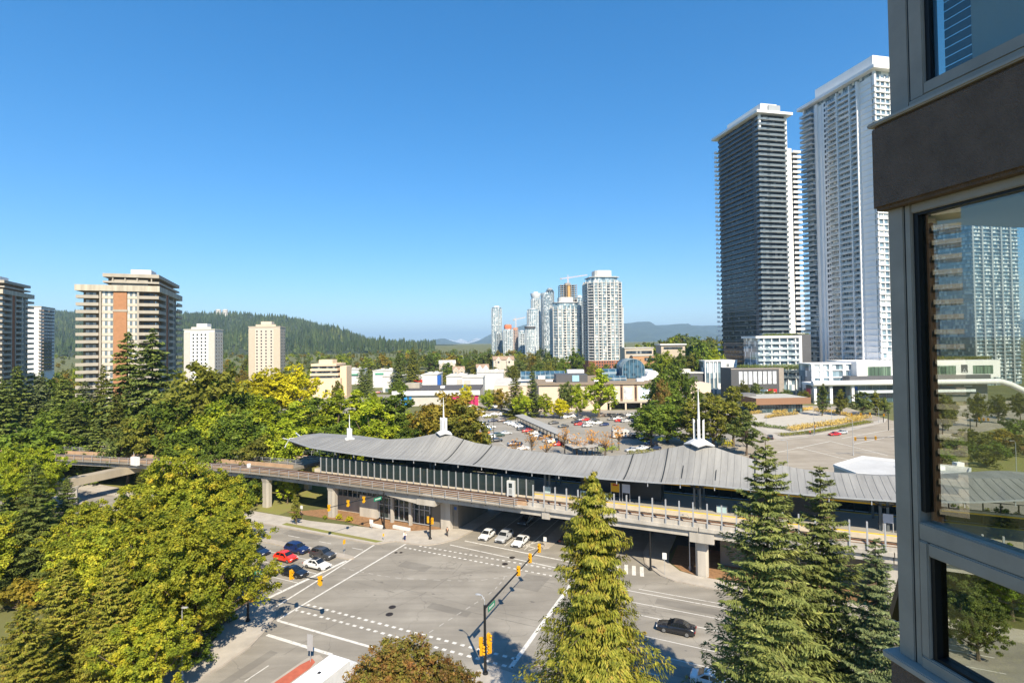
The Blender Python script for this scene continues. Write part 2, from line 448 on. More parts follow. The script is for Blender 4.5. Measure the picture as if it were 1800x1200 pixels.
marking('crosswalk_line_right_outer', lambda m: line(m, (23.2, 8.7), (24.6, -14.6), 0.4))
marking('zebra_crossing', lambda m: [line(m, (23.6 + i * 1.25, 14.0 + i * 0.1), (22.8 + i * 1.25, 17.6 + i * 0.1), 0.6) for i in range(5)])
marking('lane_lines_left', lambda m: (line(m, (-60, -1.75), (-19.6, -1.75), 0.14), line(m, (-60, -5.4), (-19.8, -5.4), 0.14), line(m, (-60, -9.1), (-19.9, -9.1), 0.14), line(m, (-60, -12), (-19.9, -12), 0.14), dashes(m, (-70, 5.5), (-19.5, 5.5), 0.13, 3, 5)))
marking('lane_lines_right', lambda m: (line(m, (25.5, 8.8), (70, 8.9), 0.16), line(m, (29, 9.9), (70, 10.2), 0.14), line(m, (25.5, 5.5), (70, 5.6), 0.14), line(m, (25.5, 2.3), (70, 2.3), 0.16), line(m, (25.6, -2.6), (70, -2.8), 0.12), line(m, (25.6, -6.2), (70, -6.4), 0.12), dashes(m, (25.6, -10), (70, -10), 0.12, 3, 4)))
marking('lane_lines_near', lambda m: (dashes(m, (-6.1, -26.3), (-6.0, -70), 0.14, 3.2, 5), line(m, (6.5, -19), (6.5, -60), 0.14), line(m, (10.5, -19), (10.5, -60), 0.14)))
marking('lane_lines_far', lambda m: (line(m, (-1, 17.4), (-0.5, 80), 0.14), line(m, (3.2, 17.2), (3.4, 80), 0.14), line(m, (7.2, 17), (7.3, 80), 0.14), line(m, (15, 16), (15, 80), 0.14)))
def arcdash(m, pts, w=0.13, on=0.55, off=0.75):
    pts = [Vector(p) for p in pts]
    P = []
    for i in range(len(pts) - 1):
        for k in range(12):
            t = k / 12; p0 = pts[max(i - 1, 0)]; p1 = pts[i]; p2 = pts[i + 1]; p3 = pts[min(i + 2, len(pts) - 1)]
            P.append(0.5 * ((2 * p1) + (p2 - p0) * t + (2 * p0 - 5 * p1 + 4 * p2 - p3) * t * t + (3 * p1 - p0 - 3 * p2 + p3) * t ** 3))
    P.append(pts[-1])
    s = 0; last = P[0]; pen = True; start = P[0]
    for p in P[1:]:
        s += (p - last).length; last = p
        if pen and s > on: line(m, start, p, w); pen = False; s = 0
        elif not pen and s > off: start = p; pen = True; s = 0
marking('turning_guide_dots', lambda m: (arcdash(m, [(-17.4, -2.0), (-12, -1.9), (-7, -1.5), (-1, 0.3), (5.1, 2.6), (9, 6)]), arcdash(m, [(7.0, -12.9), (7.8, -8.5), (8.8, -3.1), (9.3, 1.3), (8.8, 6)])), PAINT_OLD)
marking('hatched_nose', lambda m: (line(m, (5.6, 17.2), (8.6, 22.5), 0.2), line(m, (5.2, 19.2), (9.6, 18.3), 0.25), line(m, (8.0, 17.0), (10.4, 21), 0.2)))
# patched tarmac and tyre scuffs on the crossing are in the asphalt; manhole covers are plates
for i, (a, b, lb) in enumerate([(-1.5, -9.4, 'round dark manhole cover nearer the middle of the crossing'), (-0.6, -11.2, 'round dark manhole cover nearer the dashed bicycle crossing'), (-13.2, 6.8, 'small round manhole cover by the far left kerb, left of a pair'), (-12.4, 7.2, 'small round manhole cover by the far left kerb, right of a pair'), (6.7, 13.0, 'manhole cover between the far stop line and the crosswalk line'), (6.7, 10.1, 'manhole cover between the two dashed lines of the far crossing')]):
    t = thing('manhole_cover', lb, 'manhole', RW(a, b, 0.005), 0, 'manhole covers in the crossing')
    r = 0.52 if i not in (2, 3) else 0.3
    m1 = MB(); m1.lathe([(r, 0), (r, 0.02), (r - 0.09, 0.02)], 20); m1.build('frame', mat('cast_iron', lin((70, 66, 62)), 0.6, 0.2, 3, metal=0.4), t)
    m2 = MB(); m2.lathe([(r - 0.12, 0.0), (r - 0.12, 0.024), (r * 0.5, 0.026)], 20)
    for k in range(-2, 3): m2.box(-r * 0.55, r * 0.55, k * 0.14 - 0.03, k * 0.14 + 0.03, 0.026, 0.034)
    m2.build('lid', mat('cast_iron_lid', lin((58, 52, 50)), 0.6, 0.2, 3, metal=0.4), t)

# patched tarmac, tyre scuffs and oil drips
PATCH = asphalt_mat('patched_asphalt', (0.19, 0.175, 0.15), (0.25, 0.232, 0.20), False)
m = MB()
for a0, a1, b0, b1 in ((-9.5, -4, 2.2, 4.6), (3, 9.5, -7.6, -6.1), (-40, -31, 5.8, 7.9), (28, 39, -9.4, -7.2), (11.5, 15.5, 3, 8.2), (-8.5, -7.2, -40, -24), (32, 46, 6.3, 8.1), (-33, -29, -14.6, -12.5)):
    m.sheet(rfrect(a0, a1, b0, b1), 0.003)
structure('tarmac_patches', m, PATCH)
SCUFF = mat('tyre_scuff', (0.165, 0.152, 0.13), 0.9, 0.25, 1.2)
m = MB()
rgs = random.Random(3)
for (p, q, bow) in (((-15, -3.5), (17, 6.5), 4), ((-15, -4.9), (17, 5.1), 4), ((-1.5, 13), (-2, -12), 2.5), ((2, 13), (-17, -6), -5), ((24, -4.5), (-12, -3.6), 0.5), ((24, -6.0), (-12, -5.2), 0.5), ((-6.2, -24), (6, 9), 3.5), ((-40, -3.0), (-20, -3.0), 0), ((-40, -4.4), (-20, -4.4), 0), ((25, 3.2), (60, 3.3), 0), ((25, 4.6), (60, 4.7), 0)):
    P0, P1 = Vector(p), Vector(q); n = Vector((-(P1 - P0).y, (P1 - P0).x)).normalized(); prev = None
    for i in range(19):
        t = i / 18; c = P0.lerp(P1, t) + n * bow * math.sin(math.pi * t)
        if prev is not None and rgs.random() < 0.85: line(m, prev, c, rgs.uniform(0.05, 0.14), 0.0045)
        prev = c
structure('tyre_scuffs', m, SCUFF)
m = MB()
for i in range(46):
    a = rgs.choice([rgs.uniform(-34, -20), rgs.uniform(26, 60), rgs.uniform(-12, 18)]); b = rgs.choice([-3.6, -7.2, 0, 4, -11]) + rgs.uniform(-.3, .3); r = rgs.uniform(.06, .2)
    m.sheet(rfpoly([(a + r * 1.6 * math.cos(k) * rgs.uniform(.7, 1.2), b + r * math.sin(k) * rgs.uniform(.7, 1.2)) for k in np.arange(0, 6.2, .7)]), 0.0036)
structure('oil_drips', m, SCUFF)
# ---------------------------------------------------------------- far land: mountains, forested hill
def interp(tab, x):
    return float(np.interp(x, [t[0] for t in tab], [t[1] for t in tab]))
def ridge(name, tab, Y0, Y1, px0, px1, mt, step=6, rough=0.05, seed=1, snow=None):
    """a range of hills standing Y0..Y1 metres off whose crest rises to the given skyline"""
    rng = random.Random(seed)
    cols = np.arange(px0, px1 + 1, step)
    rows = [0, 0.2, 0.4, 0.6, 0.8, 1.0]
    mb = MB(); n = len(cols)
    jit = [rng.uniform(-1, 1) for _ in cols]
    for r in rows:
        Y = Y0 + (Y1 - Y0) * r
        for i, px in enumerate(cols):
            top = max(5, PT(px, interp(tab, px), Y1).z)
            prof = r ** 1.25
            hgt = top * prof * (1 + rough * math.sin(i * 0.9 + 5 * r + jit[i]) * (1 - r)) + (rough * top * 0.25 * jit[i] if r < 1 else rough * top * 0.12 * jit[i])
            x = XY(px, Y).x
            mb.v.append((x, Y + (Y1 - Y0) * 0.1 * math.sin(i * 0.7 + r * 9), max(-2, hgt)))
    base = len(mb.v)
    for i, px in enumerate(cols):
        x = XY(px, Y1).x; mb.v.append((x, Y1 * 1.25, -5))
    R = len(rows) + 1
    mb.f = [(j * n + i, j * n + i + 1, (j + 1) * n + i + 1, (j + 1) * n + i) for j in range(R - 1) for i in range(n - 1)]
    mb.m = [0] * len(mb.f)
    o = structure(name, mb, mt)
    o.data.polygons.foreach_set('use_smooth', [True] * len(o.data.polygons))
    return o
FORESTM = mat('mountain_forest', lin((44, 58, 44)), 0.95, 0.3, 0.002, col2=lin((58, 70, 50)))
ROCKSNOW = mat('snowy_rock', lin((120, 125, 130)), 0.9, 0.3, 0.0025, col2=(0.85, 0.87, 0.9))
ridge('mountain_right', [(1060, 588), (1100, 567), (1130, 566), (1165, 571), (1210, 569), (1240, 572), (1275, 574), (1330, 566), (1400, 575), (1500, 560), (1650, 572), (1800, 560), (2100, 585)], 8000, 11500, 1050, 2100, FORESTM, 7, 0.12, 3)
ridge('mountain_middle', [(700, 612), (752, 600), (778, 594), (800, 602), (815, 606), (835, 600), (862, 588), (890, 580), (930, 570), (970, 572), (1010, 580), (1060, 590)], 9000, 12500, 690, 1060, FORESTM, 6, 0.08, 5)
ridge('mountain_snow_peaks', [(740, 606), (770, 600), (790, 596), (800, 599), (812, 595), (822, 600), (836, 593), (850, 597), (870, 590), (900, 598)], 15000, 19000, 730, 900, ROCKSNOW, 4, 0.1, 8)
ridge('mountain_left_end', [(-700, 560), (-300, 572), (-100, 580), (40, 590), (120, 598)], 8000, 11000, -700, 130, FORESTM, 12, 0.1, 9)
# forested hill on the left
HILL = [(-260, 575), (-120, 562), (0, 553), (90, 549), (150, 548), (330, 551), (400, 550), (440, 552), (500, 558), (540, 566), (580, 576), (620, 588), (650, 599), (680, 608), (700, 612), (725, 608), (745, 609), (765, 616), (800, 622)]
HY0, HY1 = 1350.0, 3000.0
def hill_z(px, r):
    Y = HY0 + (HY1 - HY0) * r
    top = max(30, PT(px, interp(HILL, px) + 5, HY1).z)
    w = 1 - abs(2 * r - 1)
    return 14 + (top - 14) * (sstep(0, 1, r) * 0.45 + 0.55 * r) + w * (16 * math.sin(px * 0.021 + 3 * r) + 11 * math.sin(px * 0.05 - 7 * r + 1) + 7 * math.sin(px * 0.11 + 11 * r))
mb = MB(); cols = np.arange(-260, 801, 12); rows = np.linspace(0, 1, 14)
for r in rows:
    Y = HY0 + (HY1 - HY0) * r
    for px in cols: mb.v.append((XY(px, Y).x, Y, hill_z(px, r)))
for px in cols: mb.v.append((XY(px, HY1).x, HY1 * 1.3, 20))
n = len(cols)
mb.f = [(j * n + i, j * n + i + 1, (j + 1) * n + i + 1, (j + 1) * n + i) for j in range(len(rows)) for i in range(n - 1)]
mb.m = [0] * len(mb.f)
structure('forest_hill', mb, mat('hill_floor', lin((50, 60, 38)), 0.95, 0.3, 0.01))
def cone_wood(name, pts, hs, label, mt, seed=2, slim=0.17):
    """a far wood that reads as one mass: thousands of small ragged conifers in one mesh"""
    rng = np.random.default_rng(seed); V = []; F = []; o = 0
    for (x, y, z), h in zip(pts, hs):
        r = h * slim * rng.uniform(0.8, 1.35); a0 = rng.uniform(0, 6.28)
        for (zb, zt, k) in ((0.12, 0.62, 1.0), (0.42, 1.0, 0.66)):
            for j in range(5):
                a = a0 + j * 1.2566; rr = r * k * rng.uniform(0.75, 1.25)
                V.append((x + rr * math.cos(a), y + rr * math.sin(a), z + h * (zb + rng.uniform(-0.05, 0.05))))
            V.append((x, y, z + h * zt))
            F += [(o + j, o + (j + 1) % 5, o + 5) for j in range(5)]; o += 6
    me = bpy.data.meshes.new(name); me.from_pydata(V, [], F); me.materials.append(mt)
    ob = bpy.data.objects.new(name, me); COL.objects.link(ob)
    return tag(ob, label, 'forest', None, 'stuff')
rng = random.Random(4); pts = []; hs = []
for _ in range(11000):
    px = rng.uniform(-180, 765); r = rng.random() ** 0.8
    Y = HY0 + (HY1 - HY0) * r
    pts.append((XY(px, Y).x, Y, hill_z(px, r) - 1)); hs.append(rng.uniform(9, 30) if rng.random() < 0.8 else rng.uniform(26, 40))
for px in np.arange(-180, 760, 1.4):      # ragged crest
    px += rng.uniform(-1, 1); Y = HY1 - rng.uniform(0, 60)
    pts.append((XY(px, Y).x, Y, hill_z(px, 1) - 2)); hs.append(rng.choice([rng.uniform(8, 20), rng.uniform(14, 36)]))
cone_wood('hill_forest', pts, hs, 'dark green conifer forest covering the broad hill on the left', leaf_mat('hill_needles', [lin((32, 46, 32)), lin((46, 62, 38)), lin((64, 78, 44)), lin((92, 96, 52))], 0.006, 0.1, 0))
# ---------------------------------------------------------------- the air
mb = MB(); mb.box(-45000, 45000, -12000, 45000, -6, 900)
hz = mb.build('haze', [])
hz['kind'] = 'stuff'; hz['label'] = 'thin pale blue summer haze filling the air'
hm = bpy.data.materials.new('haze_air'); hm.use_nodes = True
hnt = hm.node_tree; hnt.nodes.remove(hnt.nodes['Principled BSDF'])
pv = hnt.nodes.new('ShaderNodeVolumePrincipled')
pv.inputs['Color'].default_value = (0.52, 0.77, 1.0, 1)
pv.inputs['Density'].default_value = 6.6e-5
pv.inputs['Anisotropy'].default_value = 0.0
hnt.links.new(pv.outputs[0], hnt.nodes['Material Output'].inputs['Volume'])
hz.data.materials.append(hm)
# ---------------------------------------------------------------- elevated guideway
ROOFM = mat('roof_metal', lin((134, 133, 130)), 0.66, 0.12, 0.9, metal=0.0, spec=0.25, col2=lin((148, 147, 143)), stretch=(1.0, 0.12, 0.12))
SEAMM = mat('roof_seam', lin((120, 120, 118)), 0.6, 0.05, 1)
DGLASS = glass_mat('dark_station_glass', (0.012, 0.02, 0.02), (0.03, 0.045, 0.045), (1.3, 1.3, 5), 0.05, 0.6)
TRACKBED = mat('rusty_trackbed', lin((140, 112, 88)), 0.9, 0.25, 0.8, col2=lin((168, 142, 116)))
RAILM = mat('rusty_rail', lin((104, 70, 48)), 0.6, 0.2, 2, metal=0.4)
YELLOW = mat('yellow_strip', lin((226, 180, 40)), 0.7, 0.1, 1)
def curve_b(a):
    """sideways swing of the guideway as it leaves the station to the left"""
    return -13.5 * sstep(-46, -150, a) if a < -46 else 0.0
def curve_b(a):
    t = max(0.0, (-48 - a) / 80.0); return -11.5 * t ** 1.6
gw = thing('guideway_viaduct', 'long concrete elevated rail guideway with rust brown tracks crossing above the street', 'viaduct', RW(0, 0), TH)
def strip(mb, a0, a1, b0, b1, z0, z1, m=0, step=6.0):
    """a long bar following the guideway's line"""
    n = max(1, int(abs(a1 - a0) / step)); 
    A = [a0 + (a1 - a0) * i / n for i in range(n + 1)]
    o = len(mb.v)
    for a in A:
        c = curve_b(a)
        mb.v += [(a, b0 + c, z0), (a, b1 + c, z0), (a, b1 + c, z1), (a, b0 + c, z1)]
    for i in range(n):
        k = o + 4 * i
        for q in ((0, 1, 5, 4), (1, 2, 6, 5), (2, 3, 7, 6), (3, 0, 4, 7)):
            mb.f.append(tuple(k + j for j in q[::-1])); mb.m.append(m)
    mb.f += [(o, o + 1, o + 2, o + 3), (o + 4 * n + 3, o + 4 * n + 2, o + 4 * n + 1, o + 4 * n)]; mb.m += [m, m]
joints = [-150, -116, -84, -52, -38.5, -14, 11.6, 37, 62, 88, 120]
def near_top(a): return 8.1
for i in range(len(joints) - 1):      # girder spans of the near track
    a0, a1 = joints[i] + 0.06, joints[i + 1] - 0.06
    mb = MB(); strip(mb, a0, a1, 16.7, 19.8, 6.5, 8.1); mb.build('girder', CONC, gw)
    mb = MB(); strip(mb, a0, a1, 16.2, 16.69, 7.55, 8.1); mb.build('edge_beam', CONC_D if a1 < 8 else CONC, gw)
    mb = MB(); strip(mb, a0, a1, 31.2, 34.3, 6.5, 8.1); mb.build('girder', CONC, gw)
mb = MB(); strip(mb, -150, 120, 16.75, 20.0, 8.1, 8.22); mb.build('track_slab', TRACKBED, gw)
mb = MB(); strip(mb, -150, 120, 31.0, 34.2, 8.1, 8.22); mb.build('track_slab', TRACKBED, gw)
for b in (17.45, 18.9, 31.9, 33.3):
    mb = MB(); strip(mb, -150, 120, b - 0.3, b + 0.3, 8.22, 8.34); mb.build('rail_plinth', CONC, gw)
    mb = MB(); strip(mb, -150, 120, b - 0.05, b + 0.05, 8.34, 8.52); mb.build('rail', RAILM, gw)
mb = MB(); strip(mb, -150, 7, 18.05, 18.4, 8.22, 8.42); mb.build('power_rail', RAILM, gw)
mb = MB(); strip(mb, -150, 8, 16.28, 16.5, 8.1, 8.75); mb.build('cable_tray', mat('orange_brown_tray', lin((172, 142, 112)), 0.8, 0.2, 0.6), gw)
mb = MB(); strip(mb, -150, -54, 21.2, 30.8, 7.4, 8.1); mb.build('middle_deck', CONC_D, gw)
mb = MB(); strip(mb, -150, -54, 21.5, 21.8, 8.1, 8.9); mb.build('cable_tray', mat('orange_brown_tray', lin((176, 138, 102))), gw)
# walkway grating and brackets under the near rail
mb = MB(); strip(mb, -150, 7.4, 15.75, 16.2, 7.62, 7.72); mb.build('walkway_grating', CONC_D, gw)
pm = MB(); pm.box(-0.04, 0.04, -0.04, 0.04, 0, 1.65); pme = pm.mesh('handrail_post', STEEL)
bm_ = MB(); bm_.add([(-0.05, 0, 0), (0.05, 0, 0), (-0.05, 0.5, 0), (0.05, 0.5, 0), (-0.05, 0.5, -0.45), (0.05, 0.5, -0.45)], [(0, 1, 3, 2), (0, 4, 5, 1), (0, 2, 4), (1, 5, 3), (2, 3, 5, 4)]); bme = bm_.mesh('bracket', CONC_D)
a = 6.0
while a > -130:
    link('handrail_post', pme, gw, (a, 15.8 + curve_b(a), 7.62)); link('bracket', bme, gw, (a - 0.3, 15.76 + curve_b(a), 7.61)); a -= 2.9
for z in (8.5, 8.85, 9.2):
    mb = MB(); strip(mb, -130, 6.6, 15.77, 15.83, z, z + 0.06); mb.build('handrail', STEEL, gw)
a = -56.0
pm = MB(); pm.box(-0.04, 0.04, -0.04, 0.04, 0, 1.3); pm2 = pm.mesh('handrail_post', STEEL)
while a > -140:
    link('handrail_post', pm2, gw, (a, 34.9 + curve_b(a), 8.1)); link('handrail_post', pm2, gw, (a, 24.5 + curve_b(a), 8.1)); a -= 2.6
for z in (8.7, 9.1, 9.38):
    mb = MB(); strip(mb, -140, -54, 34.87, 34.93, z, z + 0.05); mb.build('handrail', STEEL, gw)
    mb = MB(); strip(mb, -140, -54, 24.47, 24.53, z, z + 0.05); mb.build('handrail', STEEL, gw)
# piers
def pier(a, b, w=1.9, d=1.6, z=6.5, wide=0):
    mb = MB(); c = curve_b(a)
    r = 0.35
    poly = [(a - w / 2 + r, b + c - d / 2), (a + w / 2 - r, b + c - d / 2), (a + w / 2, b + c - d / 2 + r), (a + w / 2, b + c + d / 2 - r), (a + w / 2 - r, b + c + d / 2), (a - w / 2 + r, b + c + d / 2), (a - w / 2, b + c + d / 2 - r), (a - w / 2, b + c - d / 2 + r)]
    mb.prism(poly, -0.1, z - 0.9)
    # flared head
    o = len(mb.v)
    k = 1.28
    top = [(a + (p[0] - a) * k, b + c + (p[1] - b - c) * k) for p in poly]
    mb.v += [(p[0], p[1], z - 0.9) for p in poly] + [(p[0], p[1], z) for p in top]
    n = 8
    mb.f += [(o + i, o + (i + 1) % n, o + n + (i + 1) % n, o + n + i) for i in range(n)] + [tuple(range(o + n, o + 2 * n))]; mb.m += [0] * 9
    mb.build('pier', CONC, gw)
for a, b in ((-84, 18), (-57.5, 17.6), (-38.3, 17.8), (37.2, 18.6), (37.2, 32.6), (62, 18.4), (62, 32.6), (88, 18.4), (-84, 32.4), (-60, 32.4)):
    pier(a, b)
mb = MB(); c = curve_b(-100); mb.add([(-104, 2 + c, 4.4), (-101, 2 + c, 4.4), (-97, 40 + c, 5.6), (-100, 40 + c, 5.6), (-104, 2 + c, 6.2), (-101, 2 + c, 6.2), (-97, 40 + c, 7.3), (-100, 40 + c, 7.3)], [(3, 2, 1, 0), (4, 5, 6, 7), (0, 1, 5, 4), (1, 2, 6, 5), (2, 3, 7, 6), (3, 0, 4, 7)])
mb.build('cross_beam', mat('weathered_concrete', lin((150, 140, 122)), 0.9, 0.2, 0.3, streak=True), gw)
pier(-101.5, 5.5, 2.0, 2.4, 4.5); pier(-99, 30, 2.0, 2.4, 5.4)
# cross heads over the bridge ends (deeper blocks)
for a0, a1, zb in ((-15.5, -11.3, 5.6), (10.9, 12.3, 6.15), (35.6, 39.2, 5.75)):
    mb = MB(); mb.box(a0, a1, 16.45, 19.9, zb, 7.5); mb.build('pier_head', CONC, gw)
mb = MB(); mb.add([(-23, 16.66, 6.45), (-15.5, 16.66, 5.6), (-15.5, 16.66, 7.5), (-23, 16.66, 7.5), (-23, 19.85, 6.45), (-15.5, 19.85, 5.6), (-15.5, 19.85, 7.5), (-23, 19.85, 7.5)], [(0, 1, 2, 3), (7, 6, 5, 4), (0, 4, 5, 1), (0, 3, 7, 4), (3, 2, 6, 7)])
mb.build('haunch', CONC, gw)

# ---------------------------------------------------------------- station
st = thing('rail_station', 'elevated rail station under a long wavy grey metal roof with three white masts', 'station', RW(0, 0), TH)
RIDGE = [(-56, 15.0), (-50, 14.75), (-43, 14.9), (-37, 14.95), (-30.5, 15.5), (-24, 16.2), (-19.5, 17.2), (-15.8, 18.0), (-12, 17.0), (-8, 16.25), (-2, 15.8), (5, 15.45), (14, 15.4), (21, 15.8), (27, 16.8), (32, 18.2), (36.2, 19.4), (41, 18.0), (46, 16.8), (52, 16.1), (60, 15.9), (68, 16.3), (79, 17.1), (86, 17.8), (100, 17.5)]
EAVE = [(-56, 14.6), (-48, 14.2), (-38, 13.75), (-26, 13.4), (-16, 13.7), (-4, 13.7), (8, 13.5), (22, 13.6), (30, 13.8), (37, 14.2), (45, 14.15), (54, 14.2), (64, 14.5), (72, 15.4), (79, 16.6), (100, 16.2)]
def roofpt(a, t):
    """t from 0 at the near eave to 1 at the ridge; the sheet sags like cloth between masts"""
    zr, ze = interp(RIDGE, a), interp(EAVE, a)
    b0 = 19.0 + (4.5 * sstep(-44, -56, a) if False else 0) + 3.0 * max(0, min(1, (-46 - a) / 10))
    b = b0 + (27 - b0) * t
    z = ze + (zr - ze) * (t ** 1.45)
    return b, z
A = -56.0; w = 1.02; k = 0
NT = [0, 0.2, 0.4, 0.6, 0.8, 1.0]
while A < 98:
    a0, a1 = A, A + w
    mb = MB()
    for t in NT:
        for a in (a0 + 0.006, a1 - 0.006):
            b, z = roofpt(a, t); mb.v.append((a, b, z))
    for t in NT:
        for a in (a0 + 0.006, a1 - 0.006):
            b, z = roofpt(a, t); mb.v.append((a, b, z - 0.12))
    m = len(NT)
    mb.f = [(2 * i, 2 * i + 1, 2 * i + 3, 2 * i + 2) for i in range(m - 1)] + [(2 * m + 2 * i + 2, 2 * m + 2 * i + 3, 2 * m + 2 * i + 1, 2 * m + 2 * i) for i in range(m - 1)] + [(2 * m, 2 * m + 1, 1, 0)]
    mb.m = [0] * len(mb.f)
    mb.build('roof_panel', ROOFM, st)
    A += w; k += 1
mb = MB(); A = -56.0
while A < 98.5:      # standing seams between the panels
    big = k and False
    pts = [(A, roofpt(A, t)[0], roofpt(A, t)[1] + 0.02) for t in NT]
    for p, q in zip(pts[:-1], pts[1:]): mb.bar(p, q, 0.04, 0.05)
    A += w
o = mb.build('roof_seams', SEAMM, st)
# wide dark expansion joints
for a in (-4.2, -10.8, 24.8, 31.0, 45):
    mb = MB(); pts = [(a, roofpt(a, t)[0], roofpt(a, t)[1] + 0.05) for t in NT]
    for p, q in zip(pts[:-1], pts[1:]): mb.bar(p, q, 0.16, 0.12)
    mb.build('expansion_joint', STEEL_D, st)
# far slope of the roof
mb = MB(); n = 0
AA = np.arange(-56, 98.1, 2.0)
for a in AA:
    for t in (1.0, 0.66, 0.33, 0.0):
        b, z = roofpt(a, t); mb.v.append((a, 54 - b, z))
mb.f = [(4 * i + j, 4 * i + j + 1, 4 * i + j + 5, 4 * i + j + 4) for i in range(len(AA) - 1) for j in range(3)]; mb.m = [0] * len(mb.f)
mb.build('far_roof_slope', ROOFM, st)
# eave gutter, purlins, trusses
mb = MB(); pts = [(a, roofpt(a, 0)[0] - 0.05, roofpt(a, 0)[1] - 0.1) for a in AA]
for p, q in zip(pts[:-1], pts[1:]): mb.bar(p, q, 0.14, 0.2)
mb.build('gutter', STEEL, st)
for a in np.arange(-44, 96, 5.2):
    mb = MB()
    b0, z0 = roofpt(a, 0); b1, z1 = roofpt(a, 1)
    mb.bar((a, b0 + 0.3, z0 - 0.35), (a, b1, z1 - 1.0), 0.16, 0.3); mb.bar((a, 54 - b0 - 0.3, z0 - 0.35), (a, b1, z1 - 1.0), 0.16, 0.3)
    mb.bar((a, b0 + 0.6, z0 - 0.4), (a, 54 - b0 - 0.6, z0 - 0.4), 0.12, 0.2)
    mb.build('roof_truss', STEEL_D, st)
    mb = MB(); mb.bar((a, b0 + 0.1, z0 - 0.1), (a, b0 + 0.1, z0 - 0.85), 0.12, 0.12); mb.build('eave_strut', STEEL, st)
# prow frame at the left end
for p, q in (((-56, 22.5, 14.4), (-59.5, 23.5, 14.5)), ((-56, 25.5, 14.9), (-59, 27, 15.3)), ((-56, 22.2, 14.2), (-60.5, 26.5, 13.9)), ((-60.5, 26.5, 13.9), (-56, 27.5, 14.3)), ((-59, 27, 15.3), (-56.3, 26, 14.0)), ((-60.5, 26.5, 13.9), (-55.5, 20.5, 13.1))):
    mb = MB(); mb.bar(p, q, 0.16, 0.16); mb.build('prow_strut', WHITE, st)
mb = MB(); mb.add([(-56, 22, 14.3), (-40, 19.1, 13.7), (-40, 19.3, 13.4), (-54, 22, 13.4)], [(0, 1, 2, 3), (3, 2, 1, 0)]); mb.build('eave_fascia', STEEL_D, st)
# masts
for a, ztip, zc, s in ((-41.8, 20.6, 15.0, 0.62), (-15.8, 25.4, 18.0, 0.82), (36.2, 28.9, 19.4, 1.0)):
    mb = MB()   # white collar folded over the ridge
    c = [(-2.6, 0, -0.7), (-1.3, -1.3, -0.35), (0, -2.0, -0.75), (1.3, -1.3, -0.35), (2.6, 0, -0.7), (1.3, 1.3, -0.35), (0, 2.0, -0.75), (-1.3, 1.3, -0.35)]
    vs_ = [(a + p[0] * s, 27 + p[1] * s, zc + p[2] * s + 0.25) for p in c] + [(a + p[0] * s * 0.3, 27 + p[1] * s * 0.3, zc + 0.6 * s) for p in c] + [(a + p[0] * s * 0.96, 27 + p[1] * s * 0.96, zc + p[2] * s + 0.05) for p in c]
    mb.add(vs_, [(i, (i + 1) % 8, 8 + (i + 1) % 8, 8 + i) for i in range(8)] + [tuple(range(8, 16))] + [(16 + (i + 1) % 8, 16 + i, i, (i + 1) % 8)[::-1] for i in range(8)])
    col = mb.build('mast_collar', mat('mast_white', (0.56, 0.56, 0.55), 0.5, 0.1, 1.0), st)
    mb = MB(); mb.tube([(a, 27, zc), (a, 27, zc + (ztip - zc) * 0.45), (a, 27, ztip)], [0.24 * s, 0.2 * s, 0.05], 8); mb.build('mast', WHITE, st, smooth=True)
    for da, db in ((-0.75, 0), (0.75, 0), (0, 0.6), (0, -0.6)):
        mb = MB(); h = (ztip - zc) * 0.42
        mb.add([(a + da * s - 0.16, 27 + db * s - 0.16, zc), (a + da * s + 0.16, 27 + db * s - 0.16, zc), (a + da * s + 0.16, 27 + db * s + 0.16, zc), (a + da * s - 0.16, 27 + db * s + 0.16, zc)] + [(a + da * s * 1.05 - 0.16, 27 + db * s - 0.16, zc + h * (1 if da <= 0 else 0.94)), (a + da * s * 1.05 + 0.16, 27 + db * s - 0.16, zc + h * (0.94 if da <= 0 else 1)), (a + da * s * 1.05 + 0.16, 27 + db * s + 0.16, zc + h * (0.94 if da <= 0 else 1)), (a + da * s * 1.05 - 0.16, 27 + db * s + 0.16, zc + h * (1 if da <= 0 else 0.94))],
               [(3, 2, 1, 0), (4, 5, 6, 7), (0, 1, 5, 4), (1, 2, 6, 5), (2, 3, 7, 6), (3, 0, 4, 7)])
        mb.build('mast_fin', WHITE, st)
# platform between the tracks, columns, paired under the roof
mb = MB(); mb.box(-46, 96, 20.4, 30.7, 7.2, 9.05); mb.build('platform', mat('platform_concrete', lin((150, 146, 136)), 0.9, 0.1, 0.4), st)
mb = MB(); mb.box(6.5, 96, 20.42, 20.9, 9.05, 9.075); mb.box(6.5, 96, 30.2, 30.68, 9.05, 9.075); mb.build('platform_edge_strip', YELLOW, st)
mb = MB(); mb.box(-46, 96, 20.25, 20.4, 8.3, 9.05); mb.build('platform_face', mat('pale_platform_face', lin((196, 184, 162)), 0.85), st)
for a in (-41.8, -15.8, 9.6, 36.2, 62, 88):
    for da in (-0.45, 0.45):
        for b in (22.6, 28.6):
            mb = MB(); zt = roofpt(a, 0.35)[1] - 0.3; mb.box(a + da - 0.16, a + da + 0.16, b - 0.16, b + 0.16, 9.05, zt); mb.build('column', mat('grey_steel_column', lin((104, 110, 112)), 0.5, metal=0.3), st)
    for s_ in (-1, 1):
        mb = MB(); mb.bar((a, 22.6, 12.4), (a + s_ * 3.2, 21.0, roofpt(a, 0.2)[1] - 0.3), 0.22, 0.22); mb.build('roof_prop', STEEL_D, st)
